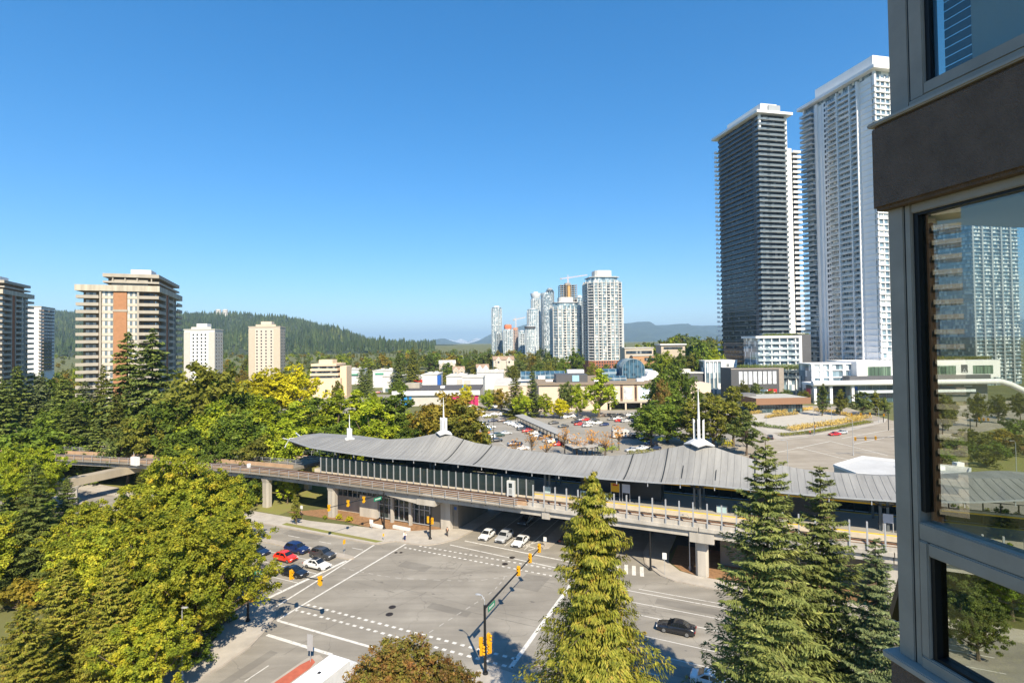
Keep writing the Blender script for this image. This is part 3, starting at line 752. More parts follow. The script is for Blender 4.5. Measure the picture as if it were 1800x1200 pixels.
# glazed screen on the left half: posts with dark panes between
a = -44.0; k = 0
pz = MB(); pz.box(-0.09, 0.09, -0.1, 0.1, 0, 3.3); pze = pz.mesh('screen_post', STEEL)
gp = MB(); gp.box(-0.72, 0.72, -0.02, 0.02, 0, 2.9); gpe = gp.mesh('glass_pane', DGLASS)
while a < 6.6:
    link('screen_post', pze, st, (a, 20.15, 8.45)); link('glass_pane', gpe, st, (a + 0.84, 20.2, 8.75)); a += 1.68
# rear screen
a = -44.0
pzb = MB(); pzb.box(-0.08, 0.08, -0.08, 0.08, 0, 3.4); pzbe = pzb.mesh('screen_post', STEEL_D)
gpb = MB(); gpb.box(-0.98, 0.98, -0.02, 0.02, 0, 2.0); gpbe = gpb.mesh('glass_pane', DGLASS)
while a < 92:
    link('screen_post', pzbe, st, (a, 34.9, 8.1)); link('glass_pane', gpbe, st, (a + 1.06, 34.9, 8.2)); a += 2.12
mb = MB(); strip(mb, -44, 92, 34.83, 34.97, 11.5, 11.6); mb.build('screen_rail', STEEL_D, st)
# low posts of the noise wall on the right half of the near edge
pz = MB(); pz.box(-0.1, 0.1, -0.12, 0.12, 0, 3.75); pze = pz.mesh('edge_post', STEEL)
a = 9.3
while a < 98:
    link('edge_post', pze, st, (a, 16.45, 8.12)); a += 2.07
mb = MB(); mb.box(8.2, 98, 16.52, 16.6, 8.1, 8.75); mb.build('edge_wall', CONC, st)
# service rooms and equipment on the platform
mb = MB(); mb.box(-23, -9, 23.6, 27.4, 9.05, 12.2); mb.build('stair_enclosure', DGLASS, st)
mb = MB(); mb.box(15.5, 30, 24.4, 27.6, 9.05, 12.0); mb.build('lift_enclosure', mat('dark_panel', lin((44, 50, 54)), 0.4, 0.1), st)
mb = MB(); mb.box(44, 56, 24.4, 27.6, 9.05, 12.0); mb.build('lift_enclosure', mat('dark_panel', lin((44, 50, 54))), st)
mb = MB(); mb.box(-4, 96, 23.2, 23.5, 12.6, 13.0); mb.build('lighting_trough', mat('pale_trough', lin((190, 178, 158)), 0.7), st)
mb = MB(); mb.box(-4, 96, 23.1, 23.2, 12.55, 12.75); mb.build('yellow_trim', YELLOW, st)
d = thing('platform_gate_cabinet', 'pale grey narrow gate cabinet at the platform end beside the track', 'cabinet', RW(3.4, 19.9, 8.22), TH)
m1 = MB(); m1.box(-0.75, 0.75, -0.35, 0.35, 0, 3.0); m1.build('body', mat('pale_grey_metal', lin((196, 198, 196)), 0.5, 0.05), d)
m1 = MB(); m1.box(-0.35, 0.35, -0.37, -0.35, 1.75, 2.6); m1.build('window', DGLASS, d)
m1 = MB(); m1.box(-0.32, 0.32, -0.37, -0.35, 0.6, 1.6); m1.build('panel', mat('mid_grey_panel', lin((150, 152, 150)), 0.6), d)
m1 = MB(); m1.box(-0.4, 0.4, -0.38, -0.35, 0.12, 0.38); m1.build('vent', BLACK, d)
def platform_sign(a, b, w, h, z, mt, label, lower=None):
    t = thing('platform_sign', label, 'sign', RW(a, b, 9.05), TH, 'signs on the station platform')
    for s_ in (-1, 1):
        m = MB(); m.box(s_ * w / 2 - 0.05, s_ * w / 2 + 0.05, -0.05, 0.05, 0, z + h); m.build('post', STEEL, t)
    m = MB(); m.box(-w / 2, w / 2, -0.08, -0.055, z, z + h); m.build('panel', mt, t)
    return t
POSTER_Y = mat('yellow_poster', lin((222, 170, 22)), 0.5, 0.05, 2)
t = platform_sign(22.6, 22.0, 1.5, 1.5, 1.6, POSTER_Y, 'yellow and white poster panel on the platform left of the tall cedar')
m = MB(); m.box(-0.45, 0.45, -0.095, -0.082, 2.68, 2.98); m.build('red_heading', mat('red_print', lin((180, 50, 36)), 0.5), t)
t = platform_sign(24.5, 22.0, 1.3, 1.5, 1.6, mat('pale_poster', lin((186, 190, 198)), 0.5, 0.06, 2), 'pale grey poster panel on the platform touching the yellow one')
t = platform_sign(64.3, 22.2, 1.7, 1.3, 1.3, POSTER_Y, 'yellow poster panel on the platform behind the slim spruce')
m = MB(); m.box(-0.45, 0.45, -0.095, -0.082, 2.25, 2.5); m.build('red_heading', mat('red_print', lin((180, 50, 36))), t)
t = platform_sign(62.4, 22.2, 1.2, 1.3, 1.3, mat('pale_poster', lin((186, 190, 198))), 'grey poster panel on the platform behind the slim spruce')
t = platform_sign(67.4, 21.6, 0.7, 0.9, 0.8, mat('white_notice', lin((225, 228, 228)), 0.5, 0.05), 'small white notice board near the right end of the platform')
GLS = glass_mat('pale_bench_glass', lin((150, 176, 178)), lin((176, 200, 200)), (2, 2, 2), 0.15, 0.5)
for a, wd, lb in ((9.9, 1.3, 'short pale glass windbreak on the platform by the gate cabinet'), (18.8, 5.2, 'long pale glass windbreak on the platform under the yellow poster'), (40, 1.6, 'short pale glass windbreak on the platform under the right mast'), (64.8, 1.9, 'pale glass windbreak on the platform behind the slim spruce')):
    t = thing('windbreak', lb, 'screen', RW(a, 22.0, 9.05), TH, 'glass windbreaks on the platform')
    m = MB(); m.box(-wd / 2, wd / 2, -0.03, 0.03, 0.12, 1.15); m.build('pane', GLS, t)
    m = MB(); m.box(-wd / 2, wd / 2, -0.06, 0.06, 0, 0.12); m.box(-wd / 2, -wd / 2 + 0.08, -0.06, 0.06, 0.12, 1.2); m.box(wd / 2 - 0.08, wd / 2, -0.06, 0.06, 0.12, 1.2); m.build('frame', STEEL, t)
# ground floor hall under the tracks: concrete wall, glazed bays, underpass walls
hall = thing('station_hall', 'glass and concrete street level entrance hall under the guideway', 'building', RW(0, 0), TH)
mb = MB(); mb.box(-33, -28.2, 20.2, 33, 0, 4.58); mb.build('concrete_wall', CONC, hall)
mb = MB(); mb.box(-42, -33, 21.6, 33, 0, 3.4); mb.build('concrete_wall', CONC, hall)
mb = MB(); mb.box(-42, -15.2, 20.6, 33, 4.6, 6.6); mb.build('upper_glazing', DGLASS, hall)
a = -42
while a < -15: 
    mb = MB(); mb.box(a - 0.06, a + 0.06, 20.48, 20.6, 3.6 if a < -28 else 4.7, 6.5); mb.build('mullion', STEEL, hall); a += 1.35
mb = MB(); mb.box(-28.2, -15.2, 20.7, 33, 0.35, 4.6); mb.build('glazing', DGLASS, hall)
for i, a in enumerate(np.arange(-28, -15.1, 1.28)):
    mb = MB(); mb.box(a - 0.08, a + 0.08, 20.5, 20.7, 0.2, 4.7); mb.build('mullion', STEEL, hall)
for z in (0.2, 3.1, 4.55):
    mb = MB(); mb.box(-28.2, -15.2, 20.46, 20.69, z, z + 0.16); mb.build('transom', STEEL, hall)
for a in (-23.9, -19.3):
    mb = MB(); mb.box(a - 0.28, a + 0.28, 19.4, 19.96, 0, 6.5); mb.build('column', CONC, hall)
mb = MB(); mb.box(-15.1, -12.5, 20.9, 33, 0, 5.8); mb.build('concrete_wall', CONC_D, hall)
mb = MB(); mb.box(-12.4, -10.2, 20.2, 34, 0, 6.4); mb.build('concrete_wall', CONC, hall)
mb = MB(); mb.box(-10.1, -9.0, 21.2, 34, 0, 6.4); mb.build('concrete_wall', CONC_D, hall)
m = MB(); m.box(-0.28, 0.28, -0.03, 0, 0, 0.55); t = m.build('wall_sign', mat('blue_sign', lin((44, 92, 168)), 0.4), None, loc=RW(-9.55, 21.19, 3.9), rot=TH); tag(t, 'small blue square sign on the concrete wall beside the underpass', 'sign')
# abutment and backdrop deep under the bridge
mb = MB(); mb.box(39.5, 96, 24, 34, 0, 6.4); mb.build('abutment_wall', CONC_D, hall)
mb = MB(); mb.box(-8.9, 92, 35.3, 62, 6.4, 7.2); mb.build('added_shade_deck', CONC_D, hall)  # added deck, hidden by the roof, to darken the underpass
mb = MB(); mb.box(-8.9, -8.0, 35.3, 62, 0, 6.4); mb.box(33, 34, 35.3, 62, 0, 6.4); mb.build('added_shade_wall', CONC_D, hall)  # walls added below that deck to keep the underpass dark
# low white planter walls by the entrance
for a0, a1, b in ((-26.5, -23.2, 16.0), (-21.6, -17.4, 16.9)):
    mb = MB(); mb.box(-(a1 - a0) / 2, (a1 - a0) / 2, -0.25, 0.25, 0, 0.55)
    t = mb.build('planter_wall', WHITE, None, loc=RW((a0 + a1) / 2, b, 0.02), rot=TH - 0.07)
    tag(t, 'low white planter wall before the glass hall, ' + ('left of the traffic signal pole' if a0 < -25 else 'right of the traffic signal pole'), 'wall', 'planter walls')
# ---------------------------------------------------------------- the photographer's own building, right edge
D1 = Vector((-0.208, 0.978, 0)).normalized(); A1 = math.atan2(D1.y, D1.x)
WX = 2.54          # where the wall line meets y = 0
# facade frame: u from the far corner back towards the camera, d out of the wall (towards the left)
CORN = Vector((WX, 0, 0)) + D1 * 2.82
home = thing('apartment_corner', 'brown stucco corner of the apartment block with grey window frames close on the right', 'building', (CORN.x, CORN.y, 0), 0)
hf = Face((0, 0), math.atan2(-D1.y, -D1.x))
FRAME = mat('grey_window_frame', lin((152, 140, 128)), 0.5, 0.12, 5, bump=0.06, bscale=60)
FRAME_D = mat('dark_gasket', lin((20, 20, 22)), 0.5)
STUCCO = mat('brown_stucco', lin((130, 108, 94)), 0.95, 0.16, 9, bump=1.0, bscale=150)
PL = mat('sill_metal', lin((160, 150, 140)), 0.5, 0.1, 4)
if hf.n.x > 0: hf.n = -hf.n
def hb(name, u0, u1, d0, d1, z0, z1, mt, bevel=0.0, par=None):
    mb = MB(); hf.box(mb, u0, u1, d0, d1, z0, z1)
    # normals outward whichever way the facade runs
    o = mb.build(name, mt, par or home)
    import bmesh
    bm = bmesh.new(); bm.from_mesh(o.data); bmesh.ops.recalc_face_normals(bm, faces=bm.faces)
    if bevel: bmesh.ops.bevel(bm, geom=list(bm.edges), offset=bevel, segments=2, affect='EDGES')
    bm.to_mesh(o.data); bm.free()
    return o
UE = 6.0
ZB0, ZB1 = 37.66, 38.10
hb('spandrel_band', -0.045, UE, -0.25, 0.055, ZB0, ZB1, STUCCO, 0.018)
hb('upper_sill', -0.055, UE, -0.2, 0.062, ZB1, ZB1 + 0.022, PL, 0.006)
# lower storey window
ZS = 35.40
hb('lower_sill', -0.05, UE, -0.1, 0.055, ZS - 0.035, ZS, PL, 0.006)
hb('lower_spandrel', -0.03, UE, -0.085, 0.03, 33.2, ZS - 0.035, STUCCO, 0.01)
hb('corner_post', 0.0, 0.085, -0.12, 0.0, ZS, ZB0, FRAME, 0.004)
hb('frame_joint', 0.085, 0.089, -0.1, -0.006, ZS, ZB0, FRAME_D)
hb('window_jamb', 0.089, 0.122, -0.1, -0.004, ZS, ZB0 - 0.0, FRAME, 0.004)
hb('window_head', 0.122, UE, -0.1, -0.006, ZB0 - 0.045, ZB0, FRAME, 0.004)
hb('gasket', 0.122, 0.146, -0.08, -0.02, ZS + 0.75, ZB0 - 0.045, FRAME_D)
hb('gasket', 0.146, UE, -0.08, -0.022, ZB0 - 0.058, ZB0 - 0.045, FRAME_D)
ZT = 36.10
hb('transom', 0.122, UE, -0.1, 0.0, ZT - 0.085, ZT, FRAME, 0.006)
hb('sash_frame', 0.124, 0.17, -0.09, 0.006, ZS + 0.06, ZT - 0.085, FRAME, 0.006)
hb('sash_head', 0.17, UE, -0.09, 0.005, ZT - 0.15, ZT - 0.086, FRAME, 0.006)
hb('sash_sill', 0.124, UE, -0.09, 0.008, ZS, ZS + 0.06, FRAME, 0.006)
hb('gasket', 0.17, 0.19, -0.08, -0.01, ZS + 0.06, ZT - 0.15, FRAME_D)
hb('gasket', 0.19, UE, -0.08, -0.012, ZS + 0.06, ZS + 0.075, FRAME_D)
# upper storey window
ZU = ZB1 + 0.022
hb('upper_corner_post', 0.02, 0.125, -0.12, -0.01, ZU, 40.5, FRAME, 0.004)
hb('frame_joint', 0.125, 0.129, -0.1, -0.014, ZU, 40.5, FRAME_D)
hb('upper_jamb', 0.129, 0.2, -0.1, -0.012, ZU + 0.05, 40.5, FRAME, 0.004)
hb('upper_window_sill', 0.127, UE, -0.1, -0.004, ZU, ZU + 0.05, FRAME, 0.006)
hb('upper_sash_sill', 0.2, UE, -0.1, -0.008, ZU + 0.05, ZU + 0.11, FRAME, 0.006)
hb('gasket', 0.2, 0.222, -0.08, -0.03, ZU + 0.11, 40.5, FRAME_D)
# glass: clear panes that mirror by Fresnel
def pane_mat(name, tint, refl):
    m, nt, p = _new(name); out = nt.nodes['Material Output']; nt.nodes.remove(p)
    lw = N(nt, 'ShaderNodeLayerWeight', Blend=0.5)
    pw = N(nt, 'ShaderNodeMath', operation='POWER'); pw.inputs[1].default_value = 5.0; nt.links.new(lw.outputs['Facing'], pw.inputs[0])
    mu = N(nt, 'ShaderNodeMath', operation='MULTIPLY_ADD'); mu.inputs[1].default_value = 0.9; mu.inputs[2].default_value = refl; mu.use_clamp = True
    nt.links.new(pw.outputs[0], mu.inputs[0])
    tr = N(nt, 'ShaderNodeBsdfTransparent'); tr.inputs[0].default_value = (*tint, 1)
    gl = N(nt, 'ShaderNodeBsdfGlossy'); gl.inputs['Roughness'].default_value = 0.0; gl.inputs['Color'].default_value = (0.95, 0.95, 0.93, 1)
    mx = N(nt, 'ShaderNodeMixShader')
    nt.links.new(mu.outputs[0], mx.inputs[0]); nt.links.new(tr.outputs[0], mx.inputs[1]); nt.links.new(gl.outputs[0], mx.inputs[2]); nt.links.new(mx.outputs[0], out.inputs[0])
    return m
PANE = pane_mat('clear_pane', (0.77, 0.80, 0.76), 0.085)
hb('window_pane', 0.146, UE, -0.05, -0.044, ZT, ZB0 - 0.058, PANE)
hb('lower_pane', 0.19, UE, -0.05, -0.044, ZS + 0.075, ZT - 0.15, PANE)
hb('upper_pane', 0.222, UE, -0.05, -0.044, ZU + 0.11, 40.5, PANE)
# the room behind: floor, ceiling, a glazed far wall, back wall
IN = mat('interior_paint', lin((205, 208, 212)), 0.8, 0.03)
hb('room_ceiling', 0.0, UE, -7, -0.105, ZB0 - 0.06, ZB0 + 0.2, IN)
hb('room_floor', 0.0, UE, -7, -0.26, 34.6, 34.75, mat('dark_floor', lin((70, 62, 56)), 0.6))
hb('room_back_wall', UE, UE + 0.1, -7, 0.0, 33.2, 40.5, IN)
hb('room_side_wall', 0.0, UE, -7.1, -7.0, 33.2, 40.5, IN)
hb('far_wall_spandrel', 0.0, 0.1, -7, -0.26, 33.2, 34.9, STUCCO)
hb('far_post', 0.03, 0.06, -0.217, -0.197, 34.9, ZB0 - 0.07, mat('dark_bronze', lin((52, 44, 36)), 0.5))
hb('upper_room_ceiling', 0.0, UE, -7, -0.26, 40.3, 40.45, IN)
hb('upper_room_floor', 0.0, UE, -7, -0.26, ZB1 - 0.12, ZB1, IN)
hb('upper_far_wall', 0.0, 0.1, -7, -0.62, ZB1, 40.4, mat('interior_blue_grey', lin((150, 164, 182)), 0.8, 0.03))
for i in range(26):     # slats of a blind in the upper corner window
    z = ZU + 0.1 + i * 0.045
    hb('blind_slat', 0.222, 0.345, -0.125, -0.12, z, z + 0.038, mat('blue_grey_slat', lin((104, 108, 122)), 0.6))
hb('upper_backing', 0.346, UE, -0.13, -0.12, ZU + 0.06, 40.3, mat('pale_backing', lin((196, 196, 198)), 0.8, 0.04, 2))  # flat pale panel close behind the upper pane
# a clear plastic sheet bunched inside the lower window
rng = random.Random(5); mb = MB(); R_, C_ = 12, 12
for j in range(R_ + 1):
    for i in range(C_ + 1):
        u = 0.48 + 0.7 * i / C_; z = ZT + 0.03 - 0.36 * j / R_ * (0.5 + 0.7 * i / C_) 
        q = hf.p(u + rng.uniform(-0.02, 0.02), -0.16 - 0.05 * math.sin(i * 1.9 + j) + rng.uniform(-0.03, 0.03), z + rng.uniform(-0.015, 0.015)); mb.v.append(q)
mb.f = [(j * (C_ + 1) + i, j * (C_ + 1) + i + 1, (j + 1) * (C_ + 1) + i + 1, (j + 1) * (C_ + 1) + i) for j in range(R_) for i in range(C_)]; mb.m = [0] * len(mb.f)
sh = mb.build('plastic_sheet', pane_mat('plastic_film', (0.62, 0.64, 0.66), 0.12), None, loc=home.location)
tag(sh, 'crumpled clear plastic sheet hanging inside the lower window pane', 'plastic sheet')
# awning sash pushed open below, seen edge on past the corner
aw = thing('open_awning_sash', 'dark edged awning window pushed open beyond the grey corner post', 'window', (CORN.x, CORN.y, 35.95), 0)
F2 = Face((0.02, 0.02), math.atan2(0.208, 0.978))
mb = MB(); mb.add([(0.06, 0.03, -0.18), (0.16, 0.05, -0.18), (0.25, 0.27, -0.49), (0.153, 0.25, -0.49)], [(0, 1, 2, 3), (3, 2, 1, 0)]); mb.build('pane', DGLASS, aw)
for p, q in (((0.06, 0.03, -0.18), (0.16, 0.05, -0.18)), ((0.16, 0.05, -0.18), (0.25, 0.27, -0.49)), ((0.25, 0.27, -0.49), (0.153, 0.25, -0.49)), ((0.153, 0.25, -0.49), (0.06, 0.03, -0.18))):
    mb = MB(); mb.bar(p, q, 0.035, 0.05); mb.build('sash_rail', FRAME_D, aw)
# neighbouring block off to the left whose pale balconies are mirrored in the glass
nb = thing('balcony_block', 'block with stacked pale balconies mirrored in the window glass', 'building', (-108.9, 60.1, 0), math.radians(-116))
mb = MB(); mb.box(-4, 0, -12, -0.4, 0, 78); mb.build('wall', mat('tan_wall', lin((120, 98, 76)), 0.9), nb)
sl = MB(); sl.box(-0.6, 3.7, -7, 0, 0, 0.9); sle = sl.mesh('balcony', mat('pale_balcony', lin((226, 214, 190)), 0.8))
for i in range(26): link('balcony', sle, nb, (0, 0, 4 + i * 2.8))
# ---------------------------------------------------------------- trees
BARK = mat('bark', lin((104, 90, 74)), 0.95, 0.25, 2, bump=0.5, bscale=10)
BARK_C = mat('conifer_bark', lin((86, 72, 58)), 0.95, 0.25, 2, bump=0.5, bscale=10)
def L3(*c): return [lin(x) for x in c]
LF = {
 'green':   leaf_mat('leaf_green', L3((64, 84, 26), (92, 112, 36), (124, 136, 48)), 0.5, 0.28),
 'fresh':   leaf_mat('leaf_fresh', L3((92, 112, 26), (138, 154, 36), (176, 176, 52)), 0.45, 0.3),
 'olive':   leaf_mat('leaf_olive', L3((76, 82, 30), (104, 108, 40), (134, 130, 52)), 0.4, 0.28),
 'yellow':  leaf_mat('leaf_yellow', L3((140, 142, 24), (182, 178, 28), (206, 198, 50)), 0.4),
 'autumn':  leaf_mat('leaf_autumn', L3((104, 104, 38), (132, 120, 44), (146, 112, 48)), 0.35),
 'orange':  leaf_mat('leaf_orange', L3((170, 116, 38), (204, 148, 60), (216, 172, 92)), 0.6),
 'maroon':  leaf_mat('leaf_maroon', L3((92, 102, 40), (112, 110, 50), (128, 96, 56), (116, 74, 52)), 0.9),
 'dark':    leaf_mat('needle_dark', L3((70, 84, 44), (96, 110, 54), (126, 132, 68)), 0.6, 0.22),
 'cedar':   leaf_mat('needle_cedar', L3((66, 76, 30), (98, 104, 40), (130, 126, 54)), 0.6, 0.2),
 'maple':   leaf_mat('leaf_maple', L3((84, 100, 28), (118, 130, 36), (154, 154, 46), (188, 160, 52)), 0.4, 0.28),
 'spruce':  leaf_mat('needle_spruce', L3((72, 84, 46), (102, 112, 62), (140, 142, 86)), 0.9, 0.18),
 'golden':  leaf_mat('needle_golden', L3((78, 90, 30), (114, 120, 42), (146, 142, 58), (150, 106, 56)), 1.3, 0.22),
 'bluegreen': leaf_mat('needle_bluegreen', L3((72, 86, 58), (98, 110, 76), (124, 132, 94)), 0.7, 0.15),
}
def mesh_from(name, V, n4, mt):
    """V: (n*4,3) array of leaf corners, four to a leaf"""
    me = bpy.data.meshes.new(name)
    nl = len(V) // 4
    me.vertices.add(len(V)); me.vertices.foreach_set('co', np.ascontiguousarray(V, dtype=np.float32).ravel())
    me.loops.add(len(V)); me.loops.foreach_set('vertex_index', np.arange(len(V), dtype=np.int32))
    me.polygons.add(nl); me.polygons.foreach_set('loop_start', np.arange(0, len(V), 4, dtype=np.int32)); 
    me.update(calc_edges=True); me.materials.append(mt)
    return me
def leaves(C, Nn, T, size, aspect=0.62):
    """diamond leaves at C with normals Nn; T a rough long direction"""
    Nn = Nn / (np.linalg.norm(Nn, axis=1, keepdims=True) + 1e-9)
    A = T - Nn * (T * Nn).sum(1, keepdims=True); A /= (np.linalg.norm(A, axis=1, keepdims=True) + 1e-9)
    B = np.cross(Nn, A)
    s = size.reshape(-1, 1)
    V = np.stack([C - A * s * 0.5, C + B * s * aspect * 0.5 + A * s * 0.05, C + A * s * 0.5, C - B * s * aspect * 0.5 + A * s * 0.05], axis=1)
    return V.reshape(-1, 3)
def limb_mesh(name, limbs, mt, n=6):
    mb = MB()
    for pts, r in limbs: mb.tube(pts, r, n, cap=False)
    return mb.mesh(name, mt, smooth=True)
def deciduous(name, h, r, cb, nclump, nleaf, lsize, mt, seed, flat=1.0, lobes=5, shell=0.55, top=0.5):
    """h height, r crown radius, cb height of crown base; returns (trunk mesh, crown mesh)"""
    rng = np.random.default_rng(seed)
    hc = (h - cb) / 2; cz = cb + hc
    ph = rng.uniform(0, 6.28, 6)
    C = []; limbs = []
    lean = rng.uniform(-0.04, 0.04, 2) * h
    while len(C) < nclump:
        d = rng.normal(size=3); d /= np.linalg.norm(d)
        rad = (shell + (1 - shell) * rng.random()) if rng.random() < 0.8 else rng.uniform(0.2, shell)
        az = math.atan2(d[1], d[0])
        k = 1 + 0.16 * math.sin(lobes * az + ph[0] + 2 * d[2]) + 0.12 * math.sin(3 * az + ph[1] - 3 * d[2]) + 0.10 * math.sin(5 * d[2] + ph[2])
        z = d[2]; 
        wd = 1.0 if z < 0 else (1 - (1 - top) * z ** 1.5)
        C.append([d[0] * r * rad * k * wd + lean[0], d[1] * r * rad * k * wd + lean[1], cz + z * hc * rad * min(k, 1.12)])
    C = np.array(C)
    tt = cb + hc * 0.9
    limbs.append(([(0, 0, -0.2), (lean[0] * 0.2, lean[1] * 0.2, cb * 0.6), (lean[0] * 0.6, lean[1] * 0.6, cb + 0.3 * hc), (lean[0], lean[1], tt)], [0.028 * h, 0.02 * h, 0.014 * h, 0.005 * h]))
    for i in range(0, nclump, max(1, nclump // 28)):
        c = C[i]; z0 = cb * 0.75 + (c[2] - cb) * 0.35
        z0 = min(max(z0, cb * 0.6), tt * 0.9)
        mid = (c[0] * 0.5, c[1] * 0.5, z0 + (c[2] - z0) * 0.4)
        limbs.append(([(lean[0] * 0.4, lean[1] * 0.4, z0), mid, tuple(c)], [0.009 * h, 0.006 * h, 0.002 * h]))
    cr = r * 0.95 / (nclump ** 0.36) * (1.0 if nclump < 150 else 0.85)
    crs = cr * rng.uniform(0.65, 1.45, nclump)
    n = nclump * nleaf
    idx = np.repeat(np.arange(nclump), nleaf)
    d = rng.normal(size=(n, 3)); d /= np.linalg.norm(d, axis=1, keepdims=True)
    rr = rng.random(n) ** 0.5
    off = d * rr[:, None] * crs[idx][:, None] * np.array([1.12, 1.12, 0.78 * flat])
    off[:, 2] -= 0.16 * crs[idx] * (off[:, 0] ** 2 + off[:, 1] ** 2) / (crs[idx] ** 2)
    P = C[idx] + off
    outw = P - np.array([lean[0], lean[1], cz - hc * 0.3]); outw /= np.linalg.norm(outw, axis=1, keepdims=True)
    Nn = d * 0.45 + outw * 0.35 + np.array([0, 0, 0.45]) + rng.normal(size=(n, 3)) * 0.6
    T = rng.normal(size=(n, 3)); T[:, 2] -= 0.4
    V = leaves(P, Nn, T, lsize * np.clip(np.exp(rng.normal(size=n) * 0.38), 0.4, 2.1), 0.66)
    return limb_mesh(name + '_trunk', limbs, BARK), mesh_from(name + '_crown', V, 4, mt)
def conifer(name, h, r, cb, nw, nb, nspray, ssize, mt, seed, droop=0.25, up=0.0, hang=0.0, power=0.85, irr=0.25, fan=0.5, trunk=0.016, prof=None, asp=0.42):
    """whorled conifer: limbs with side sprays; droop of the limb, hang of the sprays"""
    rng = np.random.default_rng(seed)
    P = []; Nn = []; T = []; S = []; limbs = [([(0, 0, -0.2), (0, 0, h * 0.5), (0, 0, h)], [trunk * h, trunk * 0.55 * h, 0.0008 * h])]
    for w in range(nw):
        t = (w + rng.uniform(-0.3, 0.3)) / nw; t = min(max(t, 0), 0.995)
        z = cb + (h - cb) * t
        R = r * ((1 - t) ** power) * (1 if t > 0.1 else 0.75 + 2.5 * t) + 0.012 * h
        if prof: R = float(np.interp((1 - t) * (h - cb), [q[0] for q in prof], [q[1] for q in prof]))
        k = max(3, int(round(nb * (0.55 + 0.45 * (1 - t)))))
        a0 = rng.uniform(0, 6.28)
        for j in range(k):
            a = a0 + 6.283 * j / k + rng.uniform(-0.25, 0.25)
            Lb = R * rng.uniform(1 - irr, 1 + irr * 0.8)
            z = cb + (h - cb) * min(0.995, max(0, t + rng.uniform(-0.8, 0.8) / nw))
            dx, dy = math.cos(a), math.sin(a)
            dr = droop * (1 - 0.6 * t) + rng.uniform(-0.06, 0.06)
            m = max(4, int(nspray * (0.25 + 0.75 * Lb / r)))
            s = rng.random(m) ** 0.75
            s = 0.12 + 0.88 * s
            # limb curve: falls with droop then lifts at the tip
            zc = -dr * Lb * s * 1.0 + up * Lb * s ** 3
            side = rng.choice([-1, 1], m)
            lat = side * rng.random(m) * fan * Lb * 0.55 * (1.05 - s) ** 0.6 * (0.3 + 0.7 * np.minimum(1, s * 2.2))
            x = dx * Lb * s - dy * lat; y = dy * Lb * s + dx * lat
            zz = z + zc - np.abs(lat) * 0.25 - hang * rng.random(m) * ssize * 1.3 + rng.normal(size=m) * 0.06 * ssize
            P.append(np.stack([x, y, zz], 1))
            tx = dx + (-dy) * side * 0.9; ty = dy + dx * side * 0.9
            T.append(np.stack([tx + rng.normal(size=m) * 0.25, ty + rng.normal(size=m) * 0.25, np.full(m, -0.25 - hang * 1.6) + rng.normal(size=m) * 0.25 + up * 0.6], 1))
            nv = np.stack([dx * (0.35 + hang * 0.9) + rng.normal(size=m) * 0.35, dy * (0.35 + hang * 0.9) + rng.normal(size=m) * 0.35, np.full(m, 0.9 - hang * 0.6) + rng.normal(size=m) * 0.3], 1)
            Nn.append(nv)
            S.append(ssize * rng.uniform(0.6, 1.35, m) * (0.55 + 0.45 * min(1, Lb / (0.35 * r))))
            if w % 2 == 0 and t < 0.9 and j % 2 == 0:
                e = (dx * Lb * 0.8, dy * Lb * 0.8, z - dr * Lb * 0.8 + up * Lb * 0.5)
                limbs.append(([(0, 0, z), (dx * Lb * 0.4, dy * Lb * 0.4, z - dr * Lb * 0.4), e], [0.004 * h, 0.0025 * h, 0.0008 * h]))
    P = np.concatenate(P); T = np.concatenate(T); Nn = np.concatenate(Nn); S = np.concatenate(S)
    V = leaves(P, Nn, T, S, asp)
    return limb_mesh(name + '_trunk', limbs, BARK_C, 5), mesh_from(name + '_crown', V, 4, mt)
def plant(name, meshes, label, loc, rot=0.0, scale=1.0, mt=None, group=None, cat='tree'):
    t = thing(name, label, cat, loc, rot, group)
    sc = scale if hasattr(scale, '__len__') else (scale,) * 3
    link('trunk', meshes[0], t, scale=sc); link('crown', meshes[1], t, scale=sc, mt=mt)
    return t

# prototypes (height 10 m unless said); used at many places and sizes
PD = [deciduous('roundleaf', 10, 4.0, 1.6, 120, 72, 0.33, LF['green'], 11 + i, lobes=3 + i, top=0.55 + 0.1 * (i % 3)) for i in range(4)]
PDT = [deciduous('tallleaf', 10, 2.5, 1.0, 100, 66, 0.28, LF['fresh'], 31 + i, lobes=4 + i, top=0.4) for i in range(3)]
PC = [conifer('fir', 10, 2.7, 0.5, 46, 9, 44, 0.38, LF['dark'], 51 + i, droop=0.28, up=0.1, irr=0.35) for i in range(3)]
PCN = [conifer('narrowfir', 10, 1.6, 0.2, 34, 9, 34, 0.34, LF['cedar'], 61 + i, droop=0.15, up=0.2, irr=0.2, power=0.7) for i in range(2)]
PP = [deciduous('pine', 10, 3.1, 1.6, 90, 80, 0.28, LF['dark'], 71 + i, flat=0.75, lobes=3, top=0.45) for i in range(2)]
PS = [deciduous('sparse', 10, 3.6, 3.2, 36, 14, 0.34, LF['orange'], 81 + i, lobes=4, top=0.7) for i in range(2)]
PF = [deciduous('farleaf', 10, 4.3, 0.8, 56, 48, 0.52, LF['green'], 91 + i, lobes=3 + i, top=0.6) for i in range(3)]
PFC = [conifer('farfir', 10, 2.2, 0.4, 20, 8, 16, 0.62, LF['dark'], 101 + i, droop=0.25, irr=0.35) for i in range(3)]
BUSH = deciduous('bush', 2.0, 1.4, 0.1, 30, 45, 0.2, LF['green'], 111, lobes=4, top=0.7)

